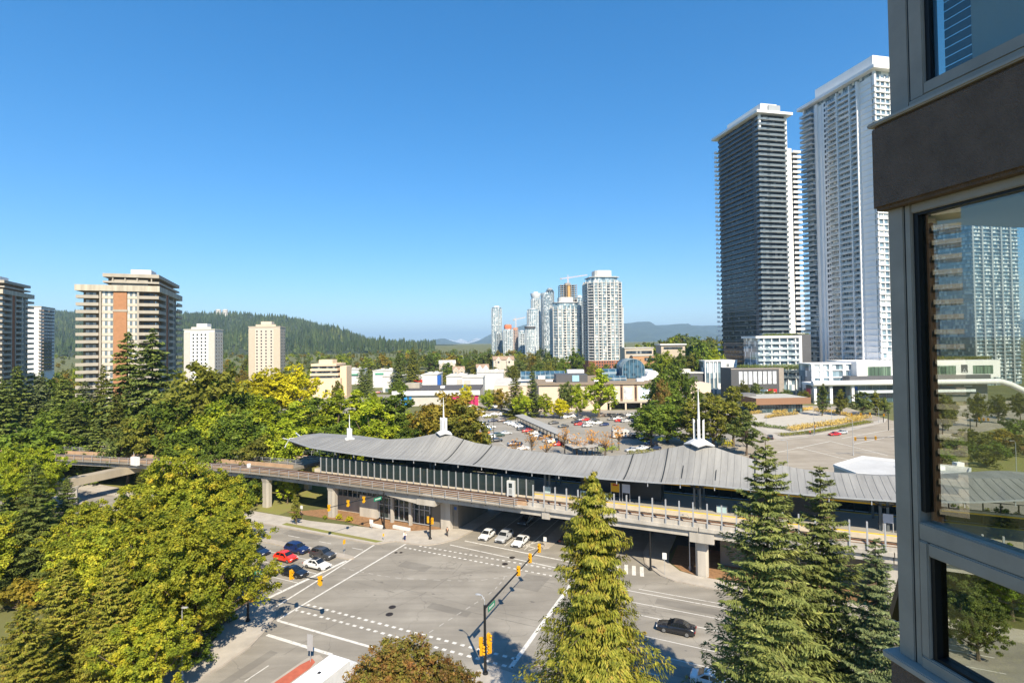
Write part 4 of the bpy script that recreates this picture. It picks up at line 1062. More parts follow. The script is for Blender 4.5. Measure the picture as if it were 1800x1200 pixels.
rng = random.Random(21)
def treeat(kind, px, pytop, Y, label, mt=None, width=None, name=None, group=None, z0=None, rot=None):
    """a tree whose tip is seen at (px,pytop) when it stands Y metres away"""
    b = XY(px, Y); b.z = gz(b.x, b.y) if z0 is None else z0
    h = max(1.5, ZAT(px, pytop, Y) - b.z)
    s = h / 10.0
    w = s if width is None else width
    return plant(name or 'tree', kind, label, b, rng.uniform(0, 6.28) if rot is None else rot, (w, w, s), mt, group)

# --- far belts of trees beyond the shops
def skyline(px):
    return interp([(-200, 625), (0, 632), (100, 640), (320, 636), (420, 626), (520, 630), (620, 620), (680, 611), (740, 611), (860, 608), (900, 606), (960, 600), (1020, 608), (1100, 606), (1140, 598), (1190, 584), (1270, 588), (1330, 600), (1600, 606), (1800, 600)], px)
COLN = {'green': 'green', 'olive': 'olive green', 'dark': 'dark green', 'autumn': 'browning', 'fresh': 'bright green', 'cedar': 'dull green', 'yellow': 'yellow'}
LMK = [(-200, 'at the left frame edge'), (60, 'left of the brick banded block'), (150, 'below the brick banded block'), (330, 'below the small white block'), (395, 'between the two pale blocks'), (445, 'below the beige block'), (500, 'right of the beige block'), (560, 'above the stepped office'), (620, 'above the low shops'), (680, 'left of the gabled houses'), (760, 'by the small gabled house'), (830, 'by the big gabled house'), (890, 'below the slim far towers'), (930, 'below the cylinder towers'), (980, 'below the shorter condominium tower'), (1030, 'below the taller condominium tower'), (1095, 'by the flat tan school'), (1150, 'above the glass vault'), (1200, 'left of the dark tall tower'), (1250, 'hard against the dark tall tower'), (1300, 'behind the tall towers')]
def lmk(px):
    r = LMK[0][1]
    for a, b in LMK:
        if px >= a: r = b
    return r
def belt(n, px0, px1, Y0, Y1, dpy, where, group, seed, con=0.45, hmin=8, hmax=24, cols=('green', 'olive', 'green', 'autumn', 'fresh', 'dark')):
    rg = random.Random(seed)
    for i in range(n):
        px = px0 + (px1 - px0) * (i + rg.uniform(0, 1)) / n; u = rg.random(); Y = Y0 + (Y1 - Y0) * u
        b = XY(px, Y); b.z = gz(b.x, b.y)
        top = ZAT(px, skyline(px) + dpy * (1 - u) + rg.uniform(0, 10), Y)
        h = min(hmax, max(hmin, top - b.z)) * rg.uniform(0.85, 1.05)
        big = 'tall' if h > (hmin + hmax) / 2 else 'smaller'
        if rg.random() < con:
            c = 'dark' if rg.random() < 0.7 else 'cedar'
            w = h / 10 * rg.uniform(0.85, 1.35); plant('conifer_tree', PFC[i % 3], '%s %s conifer %s, %s' % (big, COLN[c], where, lmk(px)), b, rg.uniform(0, 6), (w, w, h / 10), LF[c], group)
        else:
            c = rg.choice(cols)
            w = h / 10 * rg.uniform(0.95, 1.4); plant('broadleaf_tree', PF[i % 3], '%s %s broadleaf tree %s, %s' % (big, COLN[c], where, lmk(px)), b, rg.uniform(0, 6), (w, w, h / 10), LF[c], group)
def mass(name, label, specs, seed):
    """a far wood that reads as one mass: many small crowns in one mesh, several leaf colours"""
    rg = np.random.default_rng(seed)
    lod = [deciduous('massleaf%d' % i, 10, 4.2, 0.8, 20, 24, 1.15, LF['green'], 200 + i, lobes=3 + i, top=0.6)[1] for i in range(2)] + [conifer('massfir%d' % i, 10, 2.0, 0.5, 13, 6, 9, 1.1, LF['dark'], 210 + i, droop=0.25, irr=0.35)[1] for i in range(2)]
    co = []
    for me in lod:
        a = np.empty(len(me.vertices) * 3, dtype=np.float32); me.vertices.foreach_get('co', a); co.append(a.reshape(-1, 3))
    VV = []; MI = []
    for b, h, w, con, ci in specs:
        c = co[(2 if con else 0) + int(rg.integers(2))]; an = rg.uniform(0, 6.28)
        ca, sa = math.cos(an), math.sin(an); sx = h / 10 * w
        v = np.stack([(c[:, 0] * ca - c[:, 1] * sa) * sx + b[0], (c[:, 0] * sa + c[:, 1] * ca) * sx + b[1], c[:, 2] * h / 10 + b[2]], 1)
        VV.append(v); MI.append(np.full(len(v) // 4, ci, dtype=np.int32))
    me = mesh_from(name, np.concatenate(VV), 4, LF['green'])
    for k in ('olive', 'dark', 'autumn', 'fresh', 'cedar'): me.materials.append(LF[k])
    me.polygons.foreach_set('material_index', np.concatenate(MI))
    for m_ in lod: bpy.data.meshes.remove(m_)
    o = bpy.data.objects.new(name, me); COL.objects.link(o)
    return tag(o, label, 'woods', None, 'stuff')
def massbelt(n, px0, px1, Y0, Y1, dpy, seed, con=0.45, hmin=8, hmax=22):
    rg = random.Random(seed); out = []
    for i in range(n):
        px = rg.uniform(px0, px1); u = rg.random(); Y = Y0 + (Y1 - Y0) * u
        b = XY(px, Y); b.z = gz(b.x, b.y)
        h = min(hmax, max(hmin, ZAT(px, skyline(px) + dpy * (1 - u) + rg.uniform(0, 9), Y) - b.z)) * rg.uniform(0.85, 1.05)
        cn = rg.random() < con
        out.append((b, h, rg.uniform(0.95, 1.4), cn, rg.choice([2, 2, 5]) if cn else rg.choice([0, 0, 1, 1, 3, 4, 2])))
    return out
mass('wooded_belt', 'mixed green woods filling the middle distance below the skyline', massbelt(520, 290, 1030, 600, 1150, 12, 31, 0.5) + massbelt(260, -300, 860, 1100, 1420, 6, 35, 0.6, 9, 20) + massbelt(130, 1090, 1330, 560, 900, 10, 32, 0.35, 9, 26) + massbelt(110, 1300, 2100, 560, 1150, 8, 33, 0.4) + massbelt(120, -350, 330, 380, 900, 12, 34, 0.5) + massbelt(90, 20, 190, 300, 620, 34, 36, 0.5), 9)
belt(64, 590, 1010, 470, 640, 34, 'in the wood behind the shops', 'trees of the wood behind the shops', 2, 0.4, 7, 20)
belt(66, 1085, 1285, 385, 560, 50, 'on the slope', 'trees on the slope right of the condominiums', 4, 0.2, 7, 22)
belt(36, 320, 620, 400, 620, 24, 'in the middle distance', 'trees before the pale blocks', 5, 0.35, 7, 20)
belt(20, -60, 320, 230, 420, 26, 'among the apartment blocks', 'trees among the left blocks', 6, 0.5, 9, 24)
# ---------------------------------------------------------------- trees one can tell apart, far to near
# woods behind the left half of the guideway
def wood(rows, group, wide=1.0):
    for (kind, px, py, Y, w, mt, lb) in rows:
        nm = 'conifer_tree' if kind in PC + PCN + PFC else 'broadleaf_tree'
        treeat(kind, px, py, Y, lb, LF[mt], w * (wide if kind not in PCN else 1.1), nm, group, 0.0)
wood([
 (PC[0], 224, 582, 175, 3.6, 'dark', 'tall dark fir with a ragged tip, left of the close pair'),
 (PC[1], 268, 577, 172, 3.9, 'dark', 'tallest dark fir, right of the close pair'),
 (PC[2], 30, 640, 185, 2.6, 'dark', 'dark fir before the far left tower'),
 (PC[0], 72, 652, 190, 2.5, 'bluegreen', 'blue green fir before the white wall of the far left block'),
 (PC[1], 110, 660, 180, 2.8, 'dark', 'dark fir left of the brick banded block'),
 (PC[2], 150, 668, 178, 2.6, 'bluegreen', 'blue green fir under the left balconies of the brick block'),
 (PC[0], 182, 640, 176, 1.9, 'cedar', 'slim yellowish fir under the brick strip'),
 (PCN[0], 205, 690, 160, 2.0, 'cedar', 'narrow dull conifer before the close fir pair'),
 (PC[1], 8, 668, 165, 2.8, 'dark', 'dark fir cut by the left frame edge'),
 (PC[2], 130, 705, 158, 2.5, 'dark', 'broad dark fir above the guideway end'),
 (PC[0], 300, 668, 165, 2.3, 'dark', 'dark fir between the tall pair and the big maple'),
 (PD[0], 345, 636, 160, 2.7, 'olive', 'big olive maple right of the tall firs'),
 (PD[1], 398, 660, 165, 2.4, 'green', 'rounded green tree right of the big olive maple'),
 (PD[2], 300, 700, 150, 2.0, 'green', 'green tree below the big olive maple'),
 (PD[3], 265, 722, 146, 1.7, 'olive', 'brownish tree behind the guideway railing'),
 (PD[0], 440, 690, 165, 1.9, 'green', 'green tree below the yellow canopy, left side'),
 (PD[1], 372, 705, 150, 1.9, 'fresh', 'light green tree behind the guideway, left of the station roof'),
 (PD[2], 420, 722, 148, 1.7, 'green', 'bushy green tree just left of the roof prow'),
 (PDT[0], 470, 700, 160, 2.3, 'fresh', 'tall light green tree left of the roof prow'),
 (PDT[1], 515, 706, 158, 2.4, 'fresh', 'light green tree above the roof prow'),
 (PDT[2], 548, 688, 166, 2.4, 'green', 'green tree left of the small mast'),
 (PDT[0], 585, 692, 164, 2.5, 'fresh', 'pale leaved tree behind the small mast, left'),
 (PDT[1], 622, 686, 168, 2.5, 'fresh', 'pale leaved tree behind the small mast, right'),
 (PDT[2], 655, 694, 160, 2.4, 'fresh', 'yellow green tree between the two left masts'),
 (PDT[0], 690, 688, 166, 2.5, 'green', 'green tree left of the russet tree'),
 (PD[3], 500, 742, 140, 1.5, 'fresh', 'low bright tree at the roof prow'),
 (PD[0], 335, 748, 140, 1.5, 'green', 'low green tree behind the railing right of the white cabinet'),
 (PD[1], 395, 762, 138, 1.4, 'green', 'low dark tree behind the railing left of the roof'),
 (PD[2], 455, 765, 137, 1.3, 'olive', 'low olive tree beside the guideway'),
 (PD[0], 600, 740, 150, 1.5, 'green', 'low green tree behind the small mast'),
 (PD[3], 660, 742, 150, 1.6, 'fresh', 'low bright tree between the left masts'),
 (PD[1], 720, 738, 148, 1.5, 'green', 'low green tree under the russet crown'),
 (PD[2], 785, 690, 152, 2.1, 'autumn', 'round russet green tree behind the second mast'),
 (PD[0], 752, 708, 156, 1.7, 'autumn', 'russet tree left of the second mast'),
 (PD[3], 815, 712, 150, 1.6, 'olive', 'olive tree right of the second mast'),
 (PD[1], 60, 735, 150, 2.1, 'green', 'green tree above the left end of the guideway'),
 (PC[0], 170, 742, 148, 1.7, 'dark', 'small dark fir behind the guideway railing'),
 (PD[3], 225, 745, 145, 1.5, 'dark', 'dark bushy tree behind the white cabinet'),
], 'trees behind the guideway', 1.22)
# big yellow canopy: three crowns grown together
for px, py, Y, w, lb in ((470, 648, 250, 3.3, 'broad bright yellow tree, left crown of the yellow clump'), (512, 640, 255, 3.4, 'broad bright yellow tree, right crown of the yellow clump'), (440, 668, 240, 2.6, 'low yellow tree at the left foot of the yellow clump')):
    treeat(PD[(px // 7) % 4], px, py, Y, lb, LF['yellow'], w, 'broadleaf_tree', 'yellow trees left of the office', 0)
# around the mall
wood([
 (PC[1], 905, 646, 268, 2.3, 'cedar', 'broad conical tree, left of the two before the mall'),
 (PCN[1], 935, 642, 266, 2.4, 'dark', 'slim pointed dark conifer before the mall'),
 (PDT[1], 1050, 648, 262, 3.2, 'fresh', 'tall oval green tree before the mall posters'),
 (PD[0], 997, 670, 266, 1.3, 'dark', 'dark tree before the plain mall wall'),
 (PD[2], 1018, 674, 262, 1.2, 'fresh', 'light green tree right of the dark one at the mall wall'),
 (PD[1], 918, 686, 262, 1.2, 'fresh', 'small bright tree between the two conifers at the mall'),
 (PD[3], 955, 692, 262, 1.1, 'fresh', 'small bright tree right of the slim conifer'),
 (PD[0], 982, 700, 260, 1.3, 'yellow', 'low yellow green tree at the mall wall'),
 (PD[1], 858, 684, 292, 1.3, 'fresh', 'yellow green tree at the corner of the coloured shop'),
 (PD[2], 880, 682, 290, 1.2, 'autumn', 'browning tree left of the conical tree'),
 (PD[3], 818, 676, 300, 1.0, 'yellow', 'small yellow tree over the coloured shop'),
 (PD[0], 1165, 655, 235, 2.2, 'green', 'tall green tree at the right end of the mall'),
 (PD[2], 1192, 640, 240, 2.2, 'green', 'tallest green tree at the right end of the mall'),
 (PD[1], 1170, 698, 195, 2.7, 'green', 'large rounded green tree left of the right mast'),
 (PD[3], 1142, 712, 190, 1.9, 'green', 'lower green tree hanging over the parked cars'),
 (PD[3], 1163, 668, 225, 1.0, 'maroon', 'dark red leaved tree at the mall corner'),
 (PP[0], 1250, 690, 182, 2.5, 'olive', 'broad olive pine right of the right mast'),
 (PP[1], 1285, 676, 186, 2.5, 'olive', 'taller olive pine right of the right mast'),
 (PP[0], 1215, 700, 186, 2.2, 'olive', 'olive pine behind the right mast'),
 (PP[1], 1308, 718, 172, 1.6, 'dark', 'dark pine at the edge of the plaza'),
 (PD[1], 700, 664, 330, 1.3, 'green', 'green tree at the left end of the coloured shop'),
 (PC[0], 636, 632, 380, 2.2, 'dark', 'dark fir standing in the car park right of the office'),
 (PC[1], 646, 642, 375, 1.9, 'dark', 'smaller dark fir beside the car park fir'),
 (PC[2], 700, 618, 400, 3.0, 'dark', 'tall dark fir behind the low shops'),
 (PC[0], 725, 610, 410, 3.2, 'cedar', 'tall brownish fir left of the white shops'),
 (PD[0], 592, 668, 300, 1.0, 'olive', 'small olive tree before the office'),
 (PD[2], 660, 688, 250, 1.1, 'fresh', 'light green tree before the crowded car park'),
], 'trees round the mall')
for i, (px, py, lb) in enumerate(((1442, 676, 'first street tree left of the canopy'), (1474, 684, 'second street tree before the canopy'), (1513, 684, 'third and largest street tree before the canopy'), (1537, 688, 'fourth street tree before the canopy, slender'), (1553, 698, 'small street tree nearest the grey corner post'), (1352, 682, 'street tree before the red sign'), (1378, 684, 'street tree before the dark bare wall'), (1410, 686, 'street tree behind the timber pavilion'), (1325, 672, 'street tree left of the mural panels'), (1305, 668, 'street tree behind the pavilion, left'))):
    treeat(PDT[i % 3] if i < 5 else PD[i % 4], px, py, 258 if i < 5 else 308, 'neat dark green ' + lb, LF['olive' if i % 2 else 'dark'], 1.9 if i == 2 else (1.35 if i < 5 else 1.0), 'street_tree', 'street trees', 0)
for i, px in enumerate((1652, 1662, 1712, 1750, 1790)):
    treeat(PD[i % 4], px, 690 + 4 * (i % 2), 205 + 8 * i, 'green tree seen through the glass, %s from the left' % ('first', 'second', 'third', 'fourth', 'fifth')[i], LF['olive'], 1.0, 'street_tree', 'trees seen through the glass', 0)
# orange thin trees of the car park
for i, (px, py, Y) in enumerate(((932, 752, 172), (958, 762, 168), (990, 748, 176), (1012, 760, 172), (1038, 752, 174), (1060, 756, 172), (1085, 746, 182), (905, 770, 166))):
    treeat(PS[i % 2], px, py, Y, 'thin orange autumn tree beside the covered walkway, ' + ('first', 'second', 'third', 'fourth', 'fifth', 'sixth', 'seventh', 'eighth')[sorted([932, 958, 990, 1012, 1038, 1060, 1085, 905]).index(px)] + ' from the left', LF['orange'], 0.8, 'autumn_tree', 'orange autumn trees', 0)
# --- near left
def big(kind, px, pyb, h, label, mt, w, name='broadleaf_tree', rot=0.0):
    b = G(px, pyb, 0); return plant(name, kind, label, b, rot, (w, w, h / 10), LF[mt] if mt else None, 'near trees on the left')
MAP1 = deciduous('maple', 17, 7.4, 2.8, 430, 125, 0.27, LF['maple'], 301, lobes=4, top=0.55, shell=0.45)
MAP2 = deciduous('maple2', 17, 6.4, 2.4, 390, 120, 0.27, LF['maple'], 302, lobes=5, top=0.5, shell=0.45)
FIR1 = conifer('nearfir', 20, 5.2, 1.5, 58, 10, 95, 0.46, LF['dark'], 303, asp=0.3, droop=0.32, up=0.12, irr=0.3)
CYP1 = conifer('cypress', 15, 3.6, 0.5, 62, 10, 100, 0.34, LF['golden'], 304, asp=0.3, droop=0.1, up=0.25, irr=0.3, power=0.7, hang=0.2)
def put(meshes, x, y, label, name, rot=0.0, s=1.0, mt=None, group='near trees on the left'):
    return plant(name, meshes, label, Vector((x, y, 0)), rot, s, mt, group)
p = G(352, 1150); put(MAP1, p.x, p.y, 'big yellow green maple leaning over the left street corner', 'maple_tree', 0.4, 1.0)
p = G(282, 1130); put(MAP2, p.x, p.y, 'yellow green maple behind the corner maple, farther left', 'maple_tree', 1.4, (1.05, 1.05, 0.98))
p = G(352, 1035); put(MAP2, p.x, p.y, 'green maple at the bend of the street behind the corner maple', 'maple_tree', 3.0, (0.95, 0.95, 0.92), LF['maple'])
p = G(262, 1250); put(MAP2, p.x, p.y, 'low green maple at the bottom left edge', 'maple_tree', 2.2, (0.7, 0.7, 0.62))
p = G(200, 1230); put(CYP1, p.x, p.y, 'golden green cypress with brown tips at the bottom left', 'cypress_tree', 0.3, 1.0)
p = G(110, 1210); put(CYP1, p.x, p.y, 'golden green cypress at the left frame corner', 'cypress_tree', 1.9, (1.05, 1.05, 0.92))
p = G(40, 1300); put(CYP1, p.x, p.y, 'golden cypress cut by the bottom left corner', 'cypress_tree', 2.9, (1.0, 1.0, 0.85))
p = G(60, 1040); put(FIR1, p.x, p.y, 'large drooping dark fir left of the maples', 'fir_tree', 0.5, (1.05, 1.05, 0.98))
p = G(118, 1000); put(FIR1, p.x, p.y, 'drooping dark fir before the guideway cross beam', 'fir_tree', 2.5, (0.8, 0.8, 0.78))
p = G(-30, 1010); put(FIR1, p.x, p.y, 'near drooping fir cut by the left frame edge below the guideway', 'fir_tree', 4.1, 1.0)
p = G(20, 920); put(MAP1, p.x, p.y, 'bright yellow green maple at the left frame edge', 'maple_tree', 2.0, (0.85, 0.85, 0.95), LF['fresh'])
p = G(75, 900); put(MAP2, p.x, p.y, 'yellow green maple above the dark fir', 'maple_tree', 0.9, (0.8, 0.8, 0.9), LF['fresh'])
p = G(250, 960); put(FIR1, p.x, p.y, 'feathery green fir before the white guideway cabinet', 'fir_tree', 1.1, (0.7, 0.7, 0.72), LF['cedar'])
p = G(300, 950); put(FIR1, p.x, p.y, 'feathery green fir right of the white guideway cabinet', 'fir_tree', 3.3, (0.75, 0.75, 0.74), LF['cedar'])
p = G(345, 960); put(MAP1, p.x, p.y, 'green tree before the guideway, left of the concrete pier', 'maple_tree', 4.0, (0.6, 0.6, 0.62), LF['green'])
p = G(160, 960); put(MAP2, p.x, p.y, 'olive tree under the guideway cross beam', 'maple_tree', 4.0, (0.6, 0.6, 0.5), LF['olive'])
p = G(420, 900); put(PD[1], p.x, p.y, 'bushy green tree at the concrete pier', 'broadleaf_tree', 1.0, (0.9, 0.9, 0.85), LF['green'])
p = G(505, 885); put(PD[2], p.x, p.y, 'light green bushy tree beside the left pier', 'broadleaf_tree', 2.0, (0.7, 0.7, 0.75), LF['fresh'])
p = G(452, 888); put(PD[3], p.x, p.y, 'green bush tree left of the left pier', 'broadleaf_tree', 3.0, (0.65, 0.65, 0.6), LF['green'])
p = G(521, 922); put(PDT[0], p.x, p.y, 'small columnar street tree on the far pavement strip', 'broadleaf_tree', 0.5, (0.45, 0.45, 0.62), LF['olive'])
p = G(325, 1010); put(MAP1, p.x, p.y, 'tall yellow green maple in the middle of the left clump', 'maple_tree', 5.0, (1.15, 1.15, 1.18))
p = G(390, 985); put(MAP2, p.x, p.y, 'bright maple at the right edge of the left clump over the street', 'maple_tree', 2.6, (0.95, 0.95, 0.95))
p = G(235, 1060); put(MAP1, p.x, p.y, 'wide maple in the left clump behind the cypresses', 'maple_tree', 0.2, (1.0, 1.0, 0.95))
p = G(180, 1110); put(MAP2, p.x, p.y, 'yellow green maple left of the wide one', 'maple_tree', 3.7, (0.9, 0.9, 0.85))
p = G(410, 1075); put(MAP2, p.x, p.y, 'maple over the near pavement behind the signal pole', 'maple_tree', 1.0, (0.75, 0.75, 0.86))
for i, (a, b, me, mt, s_, lb) in enumerate(((-62, -24, MAP2, 'green', .72, 'green tree beside the left street, nearest the clump'), (-74, -22, MAP1, 'olive', .66, 'olive tree beside the left street'), (-86, -24, FIR1, 'cedar', .62, 'feathery fir beside the left street'), (-98, -20, MAP2, 'green', .66, 'green tree beside the left street under the cross beam'), (-112, -22, FIR1, 'dark', .72, 'dark fir beside the left street at the frame edge'), (-70, -34, FIR1, 'dark', .8, 'dark fir behind the cypresses'), (-84, -38, MAP1, 'fresh', .8, 'bright maple behind the drooping firs'), (-56, -33, MAP1, 'maple', .85, 'maple between the wide one and the street'), (-48, -24, MAP2, 'maple', .8, 'maple at the kerb of the left street'), (-125, -10, MAP1, 'fresh', .8, 'bright tree at the far left bend of the street'), (-100, -36, FIR1, 'dark', .9, 'tall dark fir at the left frame edge below the guideway'))):
    q = RW(a, b); put(me, q.x, q.y, lb, 'maple_tree' if me is not FIR1 else 'fir_tree', i * 1.7, (s_ * 1.1, s_ * 1.1, s_), LF[mt])
for i, (px, py, s_, mt, lb) in enumerate(((1660, 1010, .5, 'olive', 'bushy tree seen through the lower pane, left'), (1700, 985, .55, 'green', 'bushy tree seen through the lower pane, middle'), (1760, 1000, .6, 'olive', 'bushy tree seen through the lower pane, right'), (1690, 1080, .5, 'dark', 'dark bushy tree low in the lower pane'), (1780, 1090, .6, 'green', 'green bushy tree low in the lower pane'), (1740, 925, .5, 'autumn', 'russet bushy tree between the panes'), (1800, 940, .6, 'olive', 'olive tree at the right frame edge behind the glass'), (1720, 1160, .5, 'dark', 'dark tree at the bottom of the lower pane'))):
    p = G(px, py); put(MAP2, p.x, p.y, lb, 'broadleaf_tree', i * 2.1, s_, LF[mt], 'trees behind the lower pane')
wood([(PD[0], 988, 628, 470, 1.5, 'green', 'green tree before the brick base of the shorter condominium'), (PD[1], 1010, 610, 480, 2.2, 'green', 'tall tree between the two condominium bases'), (PD[2], 1040, 636, 470, 1.3, 'olive', 'tree before the brick base of the tallest condominium, left'), (PD[3], 1066, 640, 465, 1.3, 'green', 'tree before the brick base of the tallest condominium, right'), (PD[1], 965, 634, 470, 1.4, 'olive', 'tree left of the shorter condominium base'), (PC[1], 945, 616, 520, 2.4, 'dark', 'fir left of the shorter condominium'), (PD[0], 1090, 632, 450, 1.3, 'green', 'tree right of the tallest condominium base')], 'trees at the condominium bases')
for i, (px, py, s, lb, mt) in enumerate(((30, 1075, 2.2, 'orange brown spreading shrub at the left edge', 'autumn'), (65, 1060, 1.7, 'orange brown shrub beside the spreading one', 'autumn'), (596, 912, 0.55, 'round bright yellow shrub by the pier, left of two', 'yellow'), (614, 916, 0.55, 'round bright yellow shrub by the pier, right of two', 'yellow'), (571, 912, 0.4, 'small green shrub left of the yellow ones', 'fresh'), (395, 1095, 1.1, 'low green shrub beside the near pavement', 'green'), (370, 1130, 1.2, 'low green shrub along the near pavement', 'green'), (345, 1165, 1.3, 'low green shrub at the bend of the near pavement', 'green'), (400, 1060, 1.3, 'shaded shrub behind the signal pole', 'green'))):
    b = G(px, py, 0.02); plant('shrub', BUSH, lb, b, i * 1.3, s, LF[mt], 'shrubs', 'shrub')
# --- near right and middle
CEDAR = conifer('redcedar', 27.5, 5.6, 2.0, 100, 9, 240, 0.34, LF['golden'], 401, asp=0.3, droop=0.16, up=0.1, hang=0.6, irr=0.5, fan=0.9, trunk=0.012, prof=[(0, 0.15), (1.2, 0.9), (3.3, 1.9), (5, 2.1), (7.8, 2.7), (9.5, 2.4), (10.8, 2.7), (12.2, 3.8), (14, 4.5), (17, 4.8), (22, 5.0), (25.5, 4.0)])
p = PT(1042, 826, 42); plant('cedar_tree', CEDAR, 'tall drooping yellow green cedar with brown tips in the middle foreground', Vector((p.x, 42, p.z - 27.5)), 0.6, 1.0, None, 'near conifers')
SPR1 = conifer('spruce', 30, 6.4, 2.0, 66, 9, 280, 0.4, LF['spruce'], 402, asp=0.27, droop=0.05, up=0.16, irr=0.38, power=0.82, fan=0.9, trunk=0.011)
SPR2 = conifer('spruce2', 28, 5.6, 2.0, 62, 9, 240, 0.38, LF['spruce'], 403, asp=0.27, droop=0.08, up=0.18, irr=0.42, power=0.85, fan=0.9, trunk=0.011)
for me, px, py, Y, h, sc, lb, mt in ((SPR1, 1345, 768, 41, 30, 1.0, 'tall spruce, leftmost and largest of the three by the corner post', None), (SPR2, 1441, 818, 42, 28, 1.0, 'second tall spruce, in the middle of the three by the corner post', None), (SPR2, 1538, 945, 38, 28, 0.8, 'slim spruce nearest the grey corner post', LF['bluegreen'])):
    p = PT(px, py, Y); plant('spruce_tree', me, lb, Vector((p.x, Y, p.z - h * sc)), px * 0.01, sc, mt, 'near conifers')
RED = deciduous('redtree', 9, 4.6, 1.6, 260, 120, 0.19, LF['maroon'], 404, lobes=5, top=0.7)
p = PT(712, 1118, 46); plant('plum_tree', RED, 'round tree of red brown and green leaves at the bottom edge', Vector((p.x, 46, p.z - 9)), 0.2, 1.0, None, 'near trees in the middle')
p = PT(660, 1150, 44); plant('plum_tree', RED, 'lower red brown tree left of the round one at the bottom edge', Vector((p.x, 44, p.z - 9 * 0.8)), 2.2, 0.8, None, 'near trees in the middle')
p = PT(780, 1165, 45); plant('plum_tree', RED, 'red brown tree right of the round one at the bottom edge', Vector((p.x, 45, p.z - 9 * 0.7)), 4.2, 0.72, None, 'near trees in the middle')
for i, (px, py, s, lb, mt) in enumerate(((1495, 1010, 1.6, 'orange leaved shrub behind the slim spruce, left', 'orange'), (1520, 1020, 1.6, 'yellow leaved shrub behind the slim spruce, right', 'yellow'), (1290, 985, 1.0, 'green shrub by the right bridge pier', 'green'), (1555, 1040, 1.5, 'green shrub behind the slim spruce', 'green'), (1330, 1000, 1.0, 'low shrub on the mulch behind the spruces', 'orange'))):
    b = G(px, py, 0.02); plant('shrub', BUSH, lb, b, i * 1.3, s, LF[mt], 'shrubs right of the bridge', 'shrub')

# second row of the woods behind the guideway, filling between the crowns
rg = random.Random(77)
FILL = [('olive', 'olive'), ('green', 'green'), ('fresh', 'light green'), ('dark', 'dark green')]
for i in range(30):
    px = -20 + i * 25 + rg.uniform(-6, 6)
    if px > 720: break
    c = FILL[i % 3 if px > 300 else (3 if i % 2 else 1)]
    py = (700 if px < 400 else 722) + rg.uniform(-12, 18); Y = rg.uniform(170, 200)
    treeat(PD[i % 4] if px > 250 or i % 3 == 0 else PC[i % 3], px, py, Y, '%s tree deep in the wood behind the guideway, %s' % (c[1], 'below the firs' if px < 300 else 'under the big olive maple' if px < 430 else 'below the yellow clump' if px < 560 else 'behind the small mast'), LF[c[0]], 2.4, 'woodland_tree', 'trees deep in the wood behind the guideway', 0)
for i, (px, py, mt) in enumerate(((1100, 640, 'green'), (1118, 632, 'olive'), (1135, 640, 'fresh'), (1152, 622, 'green'), (1172, 616, 'fresh'), (1195, 612, 'green'), (1215, 620, 'olive'), (1235, 606, 'green'), (1256, 612, 'fresh'))):
    treeat(PD[i % 4], px, py, 405 - i * 3, 'broad %s tree above the mall roof, %s from the left' % (COLN[mt], ('first', 'second', 'third', 'fourth', 'fifth', 'sixth', 'seventh', 'eighth', 'ninth')[i]), LF[mt], 2.2, 'broadleaf_tree', 'broad trees above the mall roof')

for i, (x, y, s_, mt) in enumerate(((-48, 22, .62, 'dark'), (-60, 30, .7, 'olive'), (-72, 26, .75, 'green'), (-58, 12, .6, 'dark'), (-82, 40, .8, 'green'), (-92, 30, .8, 'dark'), (-70, 44, .72, 'olive'), (-44, 6, .55, 'green'), (-102, 48, .8, 'dark'))):
    put(MAP2 if i % 2 else FIR1, x, y, 'tree left of the picture, mirrored as dark foliage in the lower pane', 'mirrored_tree', i * 1.3, s_ * .8, LF[mt], 'trees mirrored in the lower pane')

for i, (px, py, s_, mt) in enumerate(((1662, 792, 2.2, 'olive'), (1690, 800, 2.6, 'green'), (1722, 790, 2.8, 'olive'), (1750, 805, 2.4, 'green'), (1700, 775, 2.2, 'olive'), (1765, 782, 2.6, 'autumn'), (1785, 765, 3.0, 'green'), (1655, 815, 2.0, 'green'), (1735, 820, 2.2, 'olive'), (1800, 800, 3.0, 'maroon'))):
    plant('shrub', BUSH, 'rounded shrub on the lawn seen through the glass, %s from the near side' % ('sixth', 'fourth', 'seventh', 'third', 'ninth', 'eighth', 'tenth', 'second', 'first', 'fifth')[i], G(px, py, .02), i * 1.7, (s_ * 1.3, s_ * 1.3, s_), LF[mt], 'shrubs seen through the glass', 'shrub')
# ---------------------------------------------------------------- buildings
GLZ = glass_mat('apartment_glass', lin((58, 66, 74)), lin((112, 124, 132)), (1.1, 1.1, 2.75), 0.1, 0.8, lin((206, 200, 188)), 0.3)
GLZ_B = glass_mat('blue_tower_glass', lin((76, 96, 110)), lin((140, 162, 174)), (1.5, 1.5, 2.9), 0.08, 0.9, lin((220, 226, 228)), 0.36)
GLZ_K = glass_mat('condo_glass', lin((92, 112, 124)), lin((146, 166, 176)), (1.8, 1.8, 2.8), 0.12, 0.9, lin((204, 208, 206)), 0.18)
GLZ_D = glass_mat('dark_tower_glass', lin((34, 42, 52)), lin((58, 70, 82)), (1.5, 1.5, 2.9), 0.07, 0.7, lin((130, 134, 136)), 0.1)
RAILG = glass_mat('balcony_glass', lin((150, 164, 170)), lin((184, 194, 198)), (2, 2, 2.9), 0.12, 0.7)
RAILG_D = glass_mat('dark_balcony_glass', lin((40, 46, 52)), lin((62, 70, 78)), (2, 2, 2.9), 0.15, 0.5)
RAILG_M = glass_mat('grey_balcony_glass', lin((84, 96, 104)), lin((112, 124, 132)), (2, 2, 2.9), 0.12, 0.6)
W_CONC = mat('white_tower_concrete', (0.78, 0.77, 0.75), 0.6, 0.05, 0.2)
